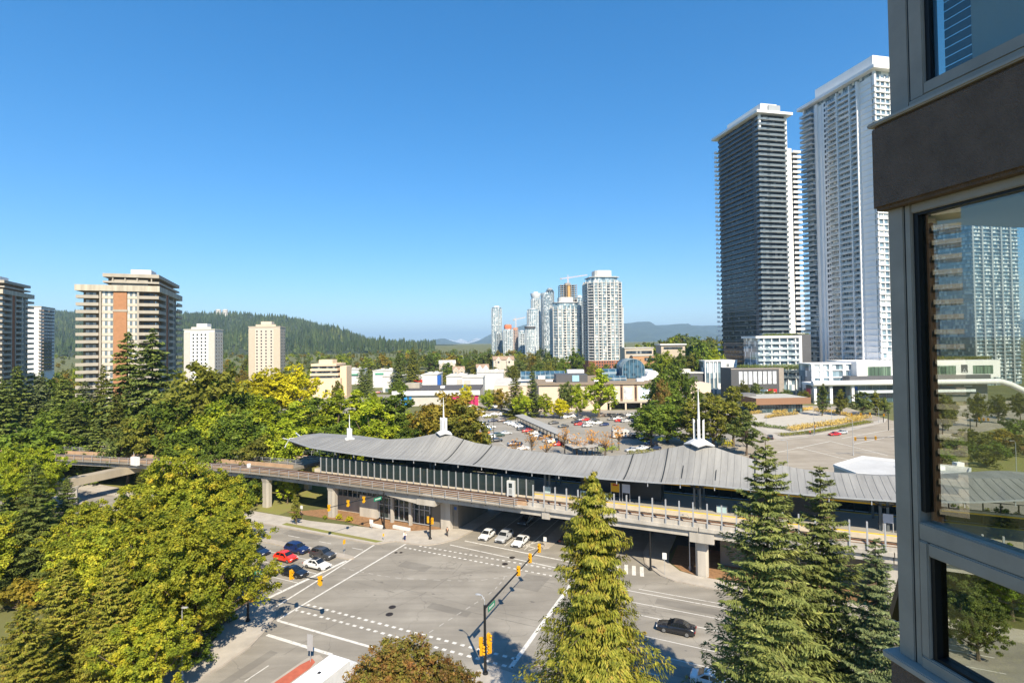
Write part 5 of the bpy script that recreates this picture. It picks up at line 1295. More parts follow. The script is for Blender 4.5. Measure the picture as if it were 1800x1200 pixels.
W_PANEL = mat('white_panel', (0.82, 0.82, 0.82), 0.55, 0.05, 0.3)
BEIGE = mat('beige_concrete', lin((164, 157, 144)), 0.85, 0.12, 0.25, streak=True)
STAIN = mat('stained_concrete', lin((176, 166, 148)), 0.9, 0.3, 0.5, col2=lin((196, 188, 170)), streak=True)
BRICK = mat('orange_brick', lin((166, 120, 86)), 0.9, 0.1, 1.2)
DARKG = mat('charcoal_panel', lin((84, 84, 86)), 0.6, 0.08, 0.4)
def cornerframe(C, ang, name, label, cat='building', group=None):
    return thing(name, label, cat, (C[0], C[1], gz(C[0], C[1]) if len(C) < 3 else C[2]), ang, group)
def part(par, name, mt, *boxes):
    mb = MB()
    for b in boxes: mb.box(*b)
    return mb.build(name, mt, par)

# --- concrete and brick apartment block, left (and its twin at the frame edge)
def brick_block(C, ang, W, D, ztop, label, fl=2.75):
    t = cornerframe((C[0], C[1], 0), ang, 'apartment_tower', label)
    # local: x along the front to the right ending at 0, y away; front at y=0, right side at x=0
    part(t, 'core_wall', mat('brown_recess', lin((140, 120, 98)), 0.9, 0.1), (-W + 1.8, -1.8, 1.8, D - 1.8, 0, ztop))
    n = int(ztop / fl) - 1
    def bal(x0, x1, y0, y1, open_side):
        mb = MB(); mb.box(x0, x1, y0, y1, 0, 0.2)
        for sd_ in open_side:
            if sd_ == 'f': mb.box(x0, x1, y0, y0 + 0.14, 0.2, 1.15)
            if sd_ == 'b': mb.box(x0, x1, y1 - 0.14, y1, 0.2, 1.15)
            if sd_ == 'l': mb.box(x0, x0 + 0.14, y0 + 0.14, y1 - (0.14 if 'b' in open_side else 0), 0.2, 1.15)
            if sd_ == 'r': mb.box(x1 - 0.14, x1, y0 + (0.14 if 'f' in open_side else 0), y1 - (0.14 if 'b' in open_side else 0), 0.2, 1.15)
        return mb.mesh('balcony', BEIGE)
    bl = [bal(-W, -W * 0.735, 0, 3.2, 'fl'), bal(-W * 0.25, 0, 0, 3.2, 'fr'), bal(-1.8, 0, 3.25, D * 0.28, 'r'), bal(-1.8, 0, D * 0.42, D * 0.6, 'r'), bal(-3.2, 0.3, D * 0.74, D, 'rb')]
    gl = MB(); gl.box(-W * 0.9, -W * 0.78, 1.72, 1.79, 0.2, 2.2); gl.box(-W * 0.2, -W * 0.08, 1.72, 1.79, 0.2, 2.2); gl.box(-1.79, -1.72, D * 0.06, D * 0.2, 0.2, 2.2); gl.box(-1.79, -1.72, D * 0.46, D * 0.56, 0.2, 2.2); gl.box(-1.79, -1.72, D * 0.78, D * 0.94, 0.2, 2.2)
    glm = gl.mesh('balcony_door', GLZ)
    wbm = []
    for bx_ in ((-W * 0.70, -W * 0.565, 0.55, 1.8, 0, 1.0), (-W * 0.395, -W * 0.27, 0.55, 1.8, 0, 1.0), (-1.8, -0.5, D * 0.62, D * 0.72, 0, 1.0)): wb = MB(); wb.box(*bx_); wbm.append(wb.mesh('spandrel', mat('pale_spandrel', lin((190, 180, 164)), 0.85, 0.06)))
    wd = MB(); wd.box(-0.75, 0.75, -0.05, 0.02, 0, 1.6); wdm = wd.mesh('window', GLZ)
    wy = MB(); wy.box(-0.02, 0.05, -1.0, 1.0, 0, 1.6); wym = wy.mesh('window', GLZ)
    wcm = []
    for bx_ in ((-W * 0.70, -W * 0.565, 0.72, 1.8, 1.0, 2.75), (-W * 0.395, -W * 0.27, 0.72, 1.8, 1.0, 2.75), (-1.8, -0.68, D * 0.62, D * 0.72, 1.0, 2.75)): wc = MB(); wc.box(*bx_); wcm.append(wc.mesh('window_wall', BEIGE))
    for i in range(n):
        z = ztop - 2.2 - (i + 1) * fl
        if z < 12: break
        for m in bl: link('balcony', m, t, (0, 0, z))
        link('balcony_door', glm, t, (0, 0, z)); [link('spandrel', q_, t, (0, 0, z)) for q_ in wbm]; [link('window_wall', q_, t, (0, 0, z)) for q_ in wcm]
        for fx in (-0.665, -0.6, -0.365, -0.3): link('window', wdm, t, (W * fx, 0.69, z + 1.02))
        link('window', wym, t, (-0.66, D * 0.67, z + 1.02))
    part(t, 'brick_strip', BRICK, (-W * 0.56, -W * 0.4, 0.3, 1.8, 0, ztop - 9.8 * 1.0))
    part(t, 'brick_strip', BRICK, (-W * 0.56, -W * 0.4, 0.3, 1.8, ztop - 9.0, ztop - 2.2)); part(t, 'pale_band', BEIGE, (-W * 0.57, -W * 0.39, 0.2, 1.8, ztop - 9.8, ztop - 9.0))
    part(t, 'brick_strip', mat('dark_brick', lin((150, 96, 66)), 0.9, 0.1, 1.2), (-1.8, -0.3, D * 0.30, D * 0.4, 0, ztop - 2.2))
    for x in (-W * 0.715, -W * 0.26): part(t, 'column', BEIGE, (x - 0.3, x + 0.3, 0.05, 1.8, 0, ztop - 2.2))
    for y in (0.29, 0.41, 0.61, 0.73): part(t, 'column', BEIGE, (-1.8, -0.05, D * y - 0.3, D * y + 0.3, 0, ztop - 2.2))
    part(t, 'roof_slab', STAIN, (-W - 0.3, 0.3, -0.3, D + 0.3, ztop - 2.2, ztop))
    part(t, 'penthouse_wall', BEIGE, (-W * 0.62, -W * 0.17, 4, D - 5, ztop, ztop + 2.7)); part(t, 'penthouse_recess', mat('brown_recess', lin((140, 120, 98))), (-W * 0.68, -W * 0.1, 6, D - 4, ztop, ztop + 3.4))
    part(t, 'penthouse_slab', BEIGE, (-W * 0.72, -W * 0.02, 3, D - 2, ztop + 3.4, ztop + 4.7)); part(t, 'penthouse_balcony', BEIGE, (-W * 0.72, -W * 0.02, 3.2, D - 2.2, ztop + 1.2, ztop + 1.9))
    for x in (-0.6, -0.45, -0.3, -0.12): part(t, 'penthouse_post', BEIGE, (W * x - 0.2, W * x + 0.2, 3.4, 3.8, ztop + 1.9, ztop + 3.4))
    part(t, 'lift_house', mat('white_render', (0.64, 0.64, 0.63), 0.6, 0.08, 0.1, streak=True), (-W * 0.42, -W * 0.16, 8, 17, ztop + 4.7, ztop + 7))
    return t
A18 = math.radians(22.5)
C = XY(279, 203); brick_block((C.x, C.y), A18, 25.6, 46, ZAT(279, 503, 203), 'beige balcony apartment tower with an orange brick strip, left of the hill')
brick_block((-247.0, 259.0), A18, 26.3, 34, 66, 'dark balcony apartment tower cut by the left frame edge', 2.75)
# white block behind it
C = XY(72, 420); zt = ZAT(72, 540, 420)
t = cornerframe((C.x, C.y, 0), A18, 'apartment_tower', 'white walled apartment block with a dark balcony side behind the far left tower')
part(t, 'white_wall', mat('white_render', (0.8, 0.8, 0.8)), (-14, 0, 0, 26, 0, zt)); part(t, 'roof_edge', BEIGE, (-14.3, 0.3, -0.3, 26.3, zt, zt + 0.9))
mb = MB(); mb.box(0, 1.5, 1, 9.5, 0, 1.1); mb.box(0, 1.5, 11, 21, 0, 1.1); m1 = mb.mesh('balcony', mat('grey_balcony', lin((120, 112, 106)), 0.8)); mb = MB(); mb.box(-0.01, 0.05, 1.5, 20.5, 0, 1.6); m2 = mb.mesh('window_band', GLZ_D); mb = MB(); mb.box(-1.2, 0.4, -1.1, 0, 0, 1.1); mb.box(-15.2, -14, -0.5, 4, 0, 1.1); m3 = mb.mesh('balcony', mat('grey_balcony', lin((120, 112, 106))))
for i in range(18):
    z = zt - 3 - i * 2.75
    link('balcony', m1, t, (0, 0, z)); link('window_band', m2, t, (0, 0, z + 1.1)); link('balcony', m3, t, (0, 0, z))
# pale blocks
def dot_block(px0, px1, pxs, pytop, Y, wallm, sidem, label, rows, cols, colx):
    C = XY(px1, Y); zt = ZAT(px1, pytop, Y); W = (px1 - px0) / 940 * Y / 0.951
    t = cornerframe((C.x, C.y, 0), math.radians(8), 'apartment_tower', label)
    D = 16
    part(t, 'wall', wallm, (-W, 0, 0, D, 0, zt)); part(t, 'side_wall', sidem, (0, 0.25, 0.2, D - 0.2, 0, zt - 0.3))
    part(t, 'end_pier', sidem, (-W - 0.2, -W * 0.8, -0.25, 0, 0, zt - 1.2)); part(t, 'end_pier', sidem, (-W * 0.2, 0.2, -0.25, 0, 0, zt - 1.2))
    part(t, 'roof_edge', sidem, (-W - 0.4, 0.5, -0.4, D + 0.4, zt, zt + 0.9)); part(t, 'lift_house', wallm, (-W * 0.65, -W * 0.3, 3, 11, zt + 0.9, zt + 5.2)); part(t, 'roof_screen', sidem, (-W * 0.8, -W * 0.15, 1.5, 2, zt + 0.9, zt + 2.6))
    mb = MB(); mb.box(-0.55, 0.55, -0.06, 0.03, 0, 1.35); wm = mb.mesh('window', GLZ_D)
    mb = MB(); mb.box(0.2, 0.32, -0.7, 0.7, 0, 1.35); wm2 = mb.mesh('window', GLZ_D)
    for i in range(rows):
        for cx in colx: link('window', wm, t, (-W * cx, -0.02, zt - 4.2 - i * 2.75))
        for y in (3, 8, 13): link('window', wm2, t, (0, y, zt - 4.2 - i * 2.75))
    return t
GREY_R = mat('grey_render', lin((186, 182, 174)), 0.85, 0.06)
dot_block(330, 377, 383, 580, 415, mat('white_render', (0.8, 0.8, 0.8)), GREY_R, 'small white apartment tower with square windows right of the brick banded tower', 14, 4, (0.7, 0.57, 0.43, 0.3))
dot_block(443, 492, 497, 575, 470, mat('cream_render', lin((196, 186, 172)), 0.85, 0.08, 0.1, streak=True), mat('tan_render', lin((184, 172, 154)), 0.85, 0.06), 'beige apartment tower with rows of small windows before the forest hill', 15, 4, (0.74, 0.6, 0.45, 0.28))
# twin white domes on the hill crest
for i, px in enumerate((384, 396)):
    b = XY(px, 2900); t = thing('hilltop_block', 'tiny white round block on the hill crest, ' + ('left' if i == 0 else 'right') + ' of two', 'building', (b.x, 2900, ZAT(px, 553, 2900)), 0, 'hilltop blocks')
    mb = MB(); mb.lathe([(13, -20), (13, 26), (12, 28), (4, 30)], 14); mb.build('drum', GREY_R, t, smooth=True)
    mb = MB(); mb.lathe([(13.3, 8), (13.3, 9.5)], 14); mb.lathe([(13.3, 18), (13.3, 19.5)], 14); mb.build('window_band', GLZ_D, t)

# --- condominium towers in the middle distance
def condo(px0, px1, pytop, Y, label, ang=0.25, fl=2.8, glz=None, pier_m=None, cham=0.28, depth=None, dark_cols=(0.3, 0.7), base_h=0, base_m=None, pent=1, slabs=True, group='far condominium towers', round_=False):
    W = (px1 - px0) / 940 * Y * 0.93; Dp = depth or W * 0.9
    b = XY((px0 + px1) / 2, Y + Dp / 2); z0 = gz(b.x, b.y) - 2; H_ = ZAT((px0 + px1) / 2, pytop, Y) - z0
    t = thing('condominium_tower', label, 'building', (b.x, b.y, z0), ang, group)
    glz = glz or GLZ_K; pier_m = pier_m or W_CONC
    c = cham * W * 0.5; w, d = W / 2, Dp / 2
    poly = [(-w + c, -d), (w - c, -d), (w, -d + c), (w, d - c), (w - c, d), (-w + c, d), (-w, d - c), (-w, -d + c)]
    if round_: poly = [(w * math.cos(k * math.pi / 8), d * math.sin(k * math.pi / 8)) for k in range(16)]
    mb = MB(); mb.prism([(x * 0.97, y * 0.97) for x, y in poly], 0, H_); mb.build('glazing', glz, t)
    if slabs:
        mb = MB(); mb.prism([(x * 1.012, y * 1.012) for x, y in poly], 0, 0.42); sm = mb.mesh('floor_slab', pier_m)
        for i in range(int((H_ - base_h) / fl)): link('floor_slab', sm, t, (0, 0, base_h + i * fl))
    else:
        mb = MB(); mb.prism([(x * 1.012, y * 1.012) for x, y in poly], 0, 0.3); sm = mb.mesh('floor_slab', pier_m)
        for i in range(int(H_ / (fl * 2))): link('floor_slab', sm, t, (0, 0, i * fl * 2))
    n = len(poly)
    for i in range(n):
        x0, y0 = poly[i]; x1, y1 = poly[(i + 1) % n]; L = math.hypot(x1 - x0, y1 - y0)
        if (y0 + y1) / 2 > d * 0.6: continue
        f = Face((x0, y0), math.atan2(y1 - y0, x1 - x0))
        k = max(1, int(L / 3.6)) if not round_ else 1
        for j in range(k):
            u = L * j / k
            mb = MB(); f.box(mb, u - 0.35, u + 0.45, -0.3, 0.28, 0, H_ - (0 if j % 2 else 1.5)); mb.build('pier', pier_m, t)
        if L > 6 and not round_:
            for dc in dark_cols:
                u = L * dc; mb = MB(); f.box(mb, u - 1.0, u + 1.0, -0.5, 0.16, base_h, H_ - 4); mb.build('balcony_recess', GLZ_D, t)
                mb = MB()
                for q in range(int((H_ - base_h - 4) / fl)): f.box(mb, u - 1.1, u + 1.1, 0.1, 0.75, base_h + q * fl - 0.05, base_h + q * fl + 0.85)
                o = mb.build('balconies', pier_m, t); o['kind'] = 'stuff'
    if base_h:
        mb = MB(); mb.prism([(x * 1.03, y * 1.03) for x, y in poly], 0, base_h); mb.build('brick_base', base_m, t)
        mb = MB()
        f = Face((-w + c, -d * 1.03), 0)
        for q in range(int(base_h / 2.8)):
            for u in np.arange(1.2, 2 * (w - c) - 1, 2.6): f.box(mb, u, u + 1.4, 0, 0.05, q * 2.8 + 0.7, q * 2.8 + 2.3)
        mb.build('base_windows', GLZ_D, t)
    if pent:
        k = 0.62
        mb = MB(); mb.prism([(x * 0.8, y * 0.8) for x, y in poly], H_, H_ + 2.6 * pent); mb.build('penthouse_glazing', glz, t)
        mb = MB(); mb.prism([(x * 0.9, y * 0.9) for x, y in poly], H_ + 2.6 * pent, H_ + 2.6 * pent + 0.6); mb.build('penthouse_slab', pier_m, t)
        mb = MB(); mb.prism([(x * 0.5, y * 0.55) for x, y in poly], H_ + 2.6 * pent + 0.6, H_ + 2.6 * pent + 6 * pent); mb.build('plant_room', pier_m, t)
    return t
BRK = mat('red_brick_base', lin((150, 98, 74)), 0.9, 0.12, 0.8)
PALE = mat('pale_tower_panel', lin((206, 210, 212)), 0.6, 0.05, 0.2)
CREAMT = mat('cream_tower_panel', (0.60, 0.585, 0.55), 0.65, 0.06, 0.2)
GREYT = mat('grey_tower_panel', lin((150, 156, 160)), 0.6, 0.06, 0.2)
condo(1026, 1092, 492, 520, 'tallest white and glass condominium tower with a brick base', 0.12, pier_m=CREAMT, dark_cols=(0.22, 0.6), base_h=17, base_m=BRK, pent=1.2)
condo(967, 1022, 536, 545, 'shorter white and glass condominium tower left of the tallest', 0.12, pier_m=CREAMT, dark_cols=(0.35, 0.75), base_h=15, base_m=BRK, pent=1.0)
condo(1012, 1027, 524, 900, 'pale slab tower between the two big condominium towers', 0.1, glz=GLZ_K, pier_m=PALE, pent=0.6, slabs=False)
condo(1084, 1096, 538, 700, 'pale tower half hidden behind the tallest condominium', 0.1, pier_m=PALE, pent=0.4)
condo(951, 974, 514, 1000, 'grey rounded tower left of the construction tower', 0.1, glz=GLZ_B, pier_m=GREYT, pent=0.0, round_=True, slabs=True)
condo(960, 975, 511, 1060, 'dark topped slab tower behind the grey rounded tower', 0.1, glz=GLZ_D, pier_m=GREYT, pent=0.7, slabs=False)
ct = condo(934, 951, 524, 1050, 'slim white tower with a flared flat cap', 0.1, pier_m=PALE, pent=0.0, slabs=True)
zc = ZAT(942, 524, 1050) - ct.location.z
mb = MB(); mb.lathe([(8, zc), (9.5, zc + 4), (10.5, zc + 9), (10.5, zc + 10)], 16); mb.build('roof_cap', PALE, ct, smooth=True); mb = MB(); mb.lathe([(5, zc + 10), (5, zc + 13)], 12); mb.build('roof_drum', PALE, ct)
condo(926, 948, 544, 980, 'pale rounded tower in front of the slim capped tower', 0.1, pier_m=PALE, round_=True, pent=0.3)
ct = condo(922, 942, 577, 900, 'low cylinder block with a black band round its top', 0.1, pier_m=PALE, round_=True, pent=0.0)
zc = ZAT(932, 577, 900) - ct.location.z
mb = MB(); mb.lathe([(9.6, zc), (9.6, zc + 3.4)], 16); mb.build('roof_band', DARKG, ct); mb = MB(); mb.lathe([(8.2, zc + 3.4), (8.2, zc + 4.2)], 16); mb.build('roof_lid', PALE, ct)
condo(911, 924, 583, 950, 'low pale block right of the orange topped towers', 0.1, pier_m=PALE, pent=0.3)
condo(884, 902, 578, 960, 'glass tower with an orange wrapped top', 0.1, pier_m=PALE, pent=0.0)
b = XY(893, 968); t2 = thing('orange_wrap', 'orange construction wrap on top of the glass tower', 'wrap', (b.x, 968, ZAT(893, 578, 960)), 0.1)
mb = MB(); mb.lathe([(6.5, 0), (7, 3), (6.5, 7.5)], 8); mb.build('wrap', mat('orange_wrap', lin((216, 120, 84)), 0.8), t2); mb = MB(); mb.box(-4, 4, -4, 4, 7.4, 9); mb.build('deck', GREYT, t2)
condo(901, 911, 576, 970, 'narrow orange brown tower under construction', 0.1, glz=mat('orange_netting', lin((196, 132, 100)), 0.8), pier_m=GREYT, pent=0.0)
condo(864, 883, 541, 1100, 'lone white tower with a black vertical stripe, leftmost of the far towers', 0.1, pier_m=PALE, glz=GLZ_K, pent=0.5, dark_cols=(0.72,), slabs=False)
condo(870, 883, 583, 1000, 'low grey block at the foot of the lone striped tower', 0.1, pier_m=GREYT, pent=0.3)
# tower under construction, bare floors
b = XY(999, 800); zt = ZAT(999, 500, 790); z0 = gz(b.x, 800)
t = thing('construction_tower', 'unfinished concrete tower with open floors and scaffolding behind the shorter condominium', 'building', (b.x, 800, z0), 0.1)
mb = MB(); mb.box(-4, 4, -4, 4, 0, zt - z0 + 3); mb.build('core', mat('raw_concrete', lin((150, 142, 132)), 0.9, 0.15), t)
sl = MB(); sl.box(-12.5, 12.5, -10, 10, 0, 0.4); sm = sl.mesh('floor_slab', mat('raw_concrete', lin((150, 142, 132))))
i = 0
while z0 + i * 3.1 < zt: link('floor_slab', sm, t, (0, 0, i * 3.1)); i += 1
cm = MB(); cm.box(-0.35, 0.35, -0.35, 0.35, 0, zt - z0); cme = cm.mesh('column', mat('raw_concrete', lin((150, 142, 132))))
for x in np.arange(-12, 12.1, 4): link('column', cme, t, (x, -9.6, 0)); link('column', cme, t, (x, 9.4, 0))
part(t, 'dark_glazing', GLZ_D, (-11.6, 11.6, -9, 9, 0, (zt - z0) * 0.8)); part(t, 'yellow_formwork', mat('formwork_tan', lin((190, 150, 96)), 0.8), (-2, 2, -10.4, -10, (zt - z0) * 0.72, zt - z0 - 2))
def crane(px, pyb, pytop, Y, tipL, tipR, label):
    b = XY(px, Y); z0 = ZAT(px, pyb, Y); zt = ZAT(px, pytop, Y)
    t = thing('tower_crane', label, 'crane', (b.x, Y, z0 - 40), 0.0, 'tower cranes')
    CR = mat('crane_paint', lin((214, 186, 168)), 0.6)
    s = Y / 940.0; zt -= z0 - 40
    mb = MB()
    for dx in (-0.9, 0.9):
        for dy in (-0.9, 0.9): mb.box(dx - 0.2, dx + 0.2, dy - 0.2, dy + 0.2, 0, zt)
    for k in range(int(zt / 2.2)): mb.bar((-0.9, -0.9, k * 2.2), (0.9, -0.9, k * 2.2 + 2.2), 0.2, 0.2)
    mb.build('mast', CR, t)
    def jib(tip, nm):
        dx, dz = (tip[0] - px) * s, (pytop - tip[1]) * s
        mb = MB(); n = max(2, int(abs(dx) / 3)); P = [(dx * i / n, 0, zt + dz * i / n) for i in range(n + 1)]
        mb.bar(P[0], P[-1], 0.5, 0.4); mb.bar((0, 0, zt + 1.5), (P[-1][0], 0, P[-1][2] + 0.5), 0.4, 0.3)
        for i in range(n): mb.bar(P[i], (P[i + 1][0], 0, P[i + 1][2] + 1.2), 0.25, 0.25)
        mb.build(nm, CR, t)
    jib(tipL, 'counter_jib'); jib(tipR, 'jib')
    mb = MB(); mb.bar((0, 0, zt), (0, 0, zt + 5), 0.6, 0.6); mb.build('tower_head', CR, t)
    dx = (tipL[0] - px) * s; mb = MB(); mb.box(dx - 1, dx + 2, -1, 1, zt - 2, zt + 0.5); mb.build('counterweight', GREYT, t)
crane(1000, 500, 489, 800, (987, 490), (1034, 484), 'tower crane above the unfinished concrete tower')
crane(907, 575, 562, 970, (903, 561), (924, 558), 'small tower crane above the narrow orange brown tower')

# --- the two tall towers on the right
A12 = math.atan2(0.208, 0.978)
def pxt(px, C):
    """distance along the receding left face for a pixel column"""
    k = PT(px, 400, 1.0).x; return (C.x - k * C.y) / (0.208 + k * 0.978)
def rows_link(t, me, name, z0, n, fl=2.9):
    for i in range(n): link(name, me, t, (0, 0, z0 + i * fl))
KT = 1.24
C1 = XY(1342, 372); T1H = ZAT(1342, 192, 372) / KT
t = cornerframe((C1.x, C1.y, 0), A12, 'tower_block', 'dark glass tower with a white flat roof slab, left of the two tallest')
t.scale = (KT,) * 3
D1_, W1 = pxt(1266, C1) / KT, 16.5
part(t, 'glazing', GLZ_D, (0.2, W1, 0.2, D1_, 0, T1H - 3))
nfl = int((T1H - 8) / 2.9)
mb = MB(); mb.box(-1.4, W1 + 0.6, -1.2, 0, 0.04, 0.22); rows_link(t, mb.mesh('floor_slab', GREYT), 'floor_slab', 6, nfl)
mb = MB(); mb.box(-1.4, 0.2, 0, D1_ - 1.5, 0.06, 0.26); rows_link(t, mb.mesh('side_slab', mat('grey_slab_edge', lin((150, 152, 154)), 0.7)), 'side_slab', 6, nfl)
mb = MB(); mb.box(-1.42, -1.34, 4.6, D1_ - 1.5, 0.3, 1.3); rows_link(t, mb.mesh('balcony_rail', RAILG_D), 'balcony_rail', 6, nfl)
mb = MB(); mb.box(-1.42, -1.34, -1.2, 1.6, 0.3, 1.3); mb.box(-1.34, W1 + 0.6, -1.25, -1.16, 0.3, 1.2); rows_link(t, mb.mesh('balcony_rail', RAILG_M), 'balcony_rail', 6, nfl)
mb = MB(); mb.box(-2.6, 0.2, D1_ - 1.5, D1_ + 1.2, 0, 0.3); mb.box(-2.6, -2.5, D1_ - 1.5, D1_ + 1.2, 0.3, 1.3); rows_link(t, mb.mesh('end_balcony', W_CONC), 'end_balcony', 6, nfl - 2)
part(t, 'dark_recess', DARKG, (-1.1, 0.3, 1.8, 4.4, 0, T1H - 6)); part(t, 'white_pier', W_CONC, (W1 - 0.2, W1 + 1.0, -0.9, 2, 0, T1H - 4)); part(t, 'corner_column', W_CONC, (-0.4, 0.8, -0.8, 0.4, T1H - 12, T1H - 3))
part(t, 'roof_slab', W_CONC, (-3.2, W1 + 3.4, -3, D1_ + 3, T1H - 3, T1H - 1.6)); part(t, 'plant_room', W_CONC, (3, W1 - 3, 2, D1_ - 5, T1H - 1.6, T1H + 4.5)); part(t, 'plant_screen', GREYT, (W1 * 0.45, W1 - 1.5, 1.0, 1.9, T1H - 1.6, T1H + 3.6))
Z2 = ZAT(1400, 256, 372) / KT
part(t, 'wing_pier', W_CONC, (W1 + 1.1, W1 + 4.6, 0.2, 12, 0, Z2)); part(t, 'wing_glazing', GLZ_D, (W1 + 4.6, W1 + 8.6, 0.6, 12, 0, Z2 - 3))
mb = MB(); mb.box(W1 + 4.6, W1 + 10, -0.8, 11, 0, 0.3); mb.box(W1 + 4.6, W1 + 10, -0.85, -0.77, 0.3, 1.25); mb.box(W1 + 9.9, W1 + 10, -0.77, 11, 0.3, 1.25); rows_link(t, mb.mesh('wing_balcony', W_CONC), 'wing_balcony', 6, int((Z2 - 6) / 2.9) + 1)
# white tower
C2 = XY(1549, 329); T2H = ZAT(1549, 112, 329) / KT
t = cornerframe((C2.x, C2.y, 0), A12, 'tower_block', 'white tower with balcony bays and tall white fins, nearest of the two tallest')
t.scale = (KT,) * 3
D2_ = pxt(1419, C2) / KT; W2 = 21
u = lambda px: pxt(px, C2) / KT
part(t, 'glazing', GLZ_B, (0.25, W2, 0.25, D2_ - 0.5, 0, T2H - 3.5))
nfl = int((T2H - 8) / 2.9); Z0 = 5.0
def leftface(name, mt, boxes, n=None): 
    mb = MB()
    for b in boxes: mb.box(*b)
    me = mb.mesh(name, mt)
    for i in range(n or nfl):
        o = link(name, me, t, (0, 0, Z0 + i * 2.9))
        if len(boxes) > 4: o['kind'] = 'stuff'
b1, b2, b3, b4, b5, b6 = u(1517), u(1503), u(1480), u(1461), u(1450), u(1437)
leftface('floor_slab', W_CONC, [(-0.5, 0.3, -0.5, b1, 0, 0.34), (-1.5, 0.3, b1, b4, 0, 0.3), (-2.6, 0.3, b6, D2_ + 1.2, 0, 0.3), (-0.5, W2 + 0.5, -0.6, 0.3, 0, 0.5)])
leftface('white_panel', W_PANEL, [(-0.12, 0.3, u(1538), b1, 0.34, 2.9), (-0.1, 0.3, -0.1, 0.6, 0.5, 2.9)])
leftface('balcony_rail', RAILG, [(-1.5, -1.42, b1, b4, 0.3, 1.3), (-2.6, -2.52, b6, D2_ + 1.2, 0.3, 1.3), (-2.52, 0.2, D2_ + 1.12, D2_ + 1.2, 0.3, 1.3)])
leftface('window_mullion', W_CONC, [(0.1, 0.32, q - 0.08, q + 0.08, 0.3, 2.9) for q in np.arange(b1 + 1.2, b4, 1.7)] + [(0.1, 0.3, q - 0.1, q + 0.1, 0.3, 2.9) for q in np.arange(0.9, u(1538), 0.9)])
leftface('front_mullion', W_CONC, [(x - 0.25, x + 0.25, -0.2, 0.3, 0.5, 2.9) for x in (0.3, 3.3, 6.2, 9.1, 12, 15, 18)])
part(t, 'pier_wall', W_PANEL, (-0.6, 0.3, b5, b6, 0, T2H - 6)); part(t, 'window_column', W_PANEL, (-0.2, 0.3, b4, b5, 0, T2H - 6))
leftface('window', GLZ_D, [(-0.26, -0.2, b4 + 0.5, b4 + 1.5, 0.7, 2.4), (-0.26, -0.2, b4 + 1.9, b4 + 2.9, 0.7, 2.4)])
for q in (b1 + 0.2, b2, b3): part(t, 'white_fin', W_CONC, (-2.0, 0.3, q - 0.28, q + 0.28, 16, T2H - 5))
part(t, 'white_fin', W_CONC, (-1.6, 0.2, u(1445), u(1441), 0, T2H - 5))
part(t, 'roof_slab', W_CONC, (-3.2, W2 + 3.0, -3, D2_ + 2.6, T2H - 3.5, T2H - 1.9)); part(t, 'plant_room', W_CONC, (3, W2 - 3, 3.5, D2_ - 5, T2H - 1.9, T2H + 6.5)); part(t, 'corner_column', W_CONC, (-0.9, 0.3, -0.8, 0.4, T2H - 11, T2H - 3.5)); part(t, 'corner_column', W_CONC, (-0.9, 0.3, D2_ - 0.6, D2_ + 0.4, T2H - 12, T2H - 3.5))
# third tower, seen through the glass
C3 = XY(1712, 400)
t = cornerframe((C3.x, C3.y, 0), A12, 'tower_block', 'pale blue balcony tower seen only through the window glass')
part(t, 'glazing', GLZ_B, (0.2, 45, 0.2, 30, 0, 150)); mb = MB(); mb.box(-0.8, 45.5, -0.9, 0.2, 0, 0.35); mb.box(-0.8, 0.2, 0.2, 30, 0, 0.35); rows_link(t, mb.mesh('floor_slab', GREYT), 'floor_slab', 5, 49)
for x in (0, 9, 18, 27, 36): part(t, 'grey_fin', GREYT, (x, x + 1.5, -1.1, 0.2, 0, 148))
part(t, 'roof_slab', W_CONC, (-2, 47, -2.5, 32, 150, 151.4))

# --- podium buildings under the towers
def pbox(px0, px1, Y, pyt, pyb, label, name='podium_block', cat='building', depth=20, ang=0.0, mt=None, z0=None, k=1.0):
    """box whose front spans the pixel columns at distance Y"""
    a, b = XY(px0, Y), XY(px1, Y); W = (b.x - a.x) / math.cos(ang)
    zt = ZAT((px0 + px1) / 2, pyt, Y); zb = z0 if z0 is not None else (max(0, ZAT((px0 + px1) / 2, pyb, Y)) if pyb else 0)
    t = thing(name, label, cat, (a.x, Y, zb), ang)
    W /= k; zt = zb + (zt - zb) / k; t.scale = (k, k, k)
    if mt: part(t, 'wall', mt, (0, W, 0, depth, 0, zt - zb))
    return t, W, zt - zb
# white framed six storey block
t, W, h = pbox(1331, 1418, 351, 590, None, 'white framed six storey glass block between the two tall towers', depth=18, k=1.24)
zb = ZAT(1370, 648, 283)
part(t, 'glazing', GLZ_B, (0.6, W - 3.6, 0.4, 18, 0, h - 1)); part(t, 'frame_top', W_CONC, (-1.2, W - 3.2, -1.2, 17, h - 1.1, h)); part(t, 'frame_side', W_CONC, (W - 4.6, W - 3.2, -1.2, 17, 0, h - 1.12)); part(t, 'end_wall', DARKG, (W - 3.1, W + 2.5, 0.5, 18, 0, h + 0.6))
mb = MB(); mb.box(0.2, W - 4.7, -0.9, 0.4, 0, 0.28); mb.box(0.2, W - 4.7, -0.92, -0.86, 0.28, 1.2); me = mb.mesh('balcony', RAILG)
for i in range(7): link('balcony', me, t, (0, 0, h - 4.4 - i * 3.0))
for x in np.arange(3, W - 5, 4.2): part(t, 'pier', W_CONC, (x, x + 0.5, -0.5, 0.5, 0, h - 1.2))
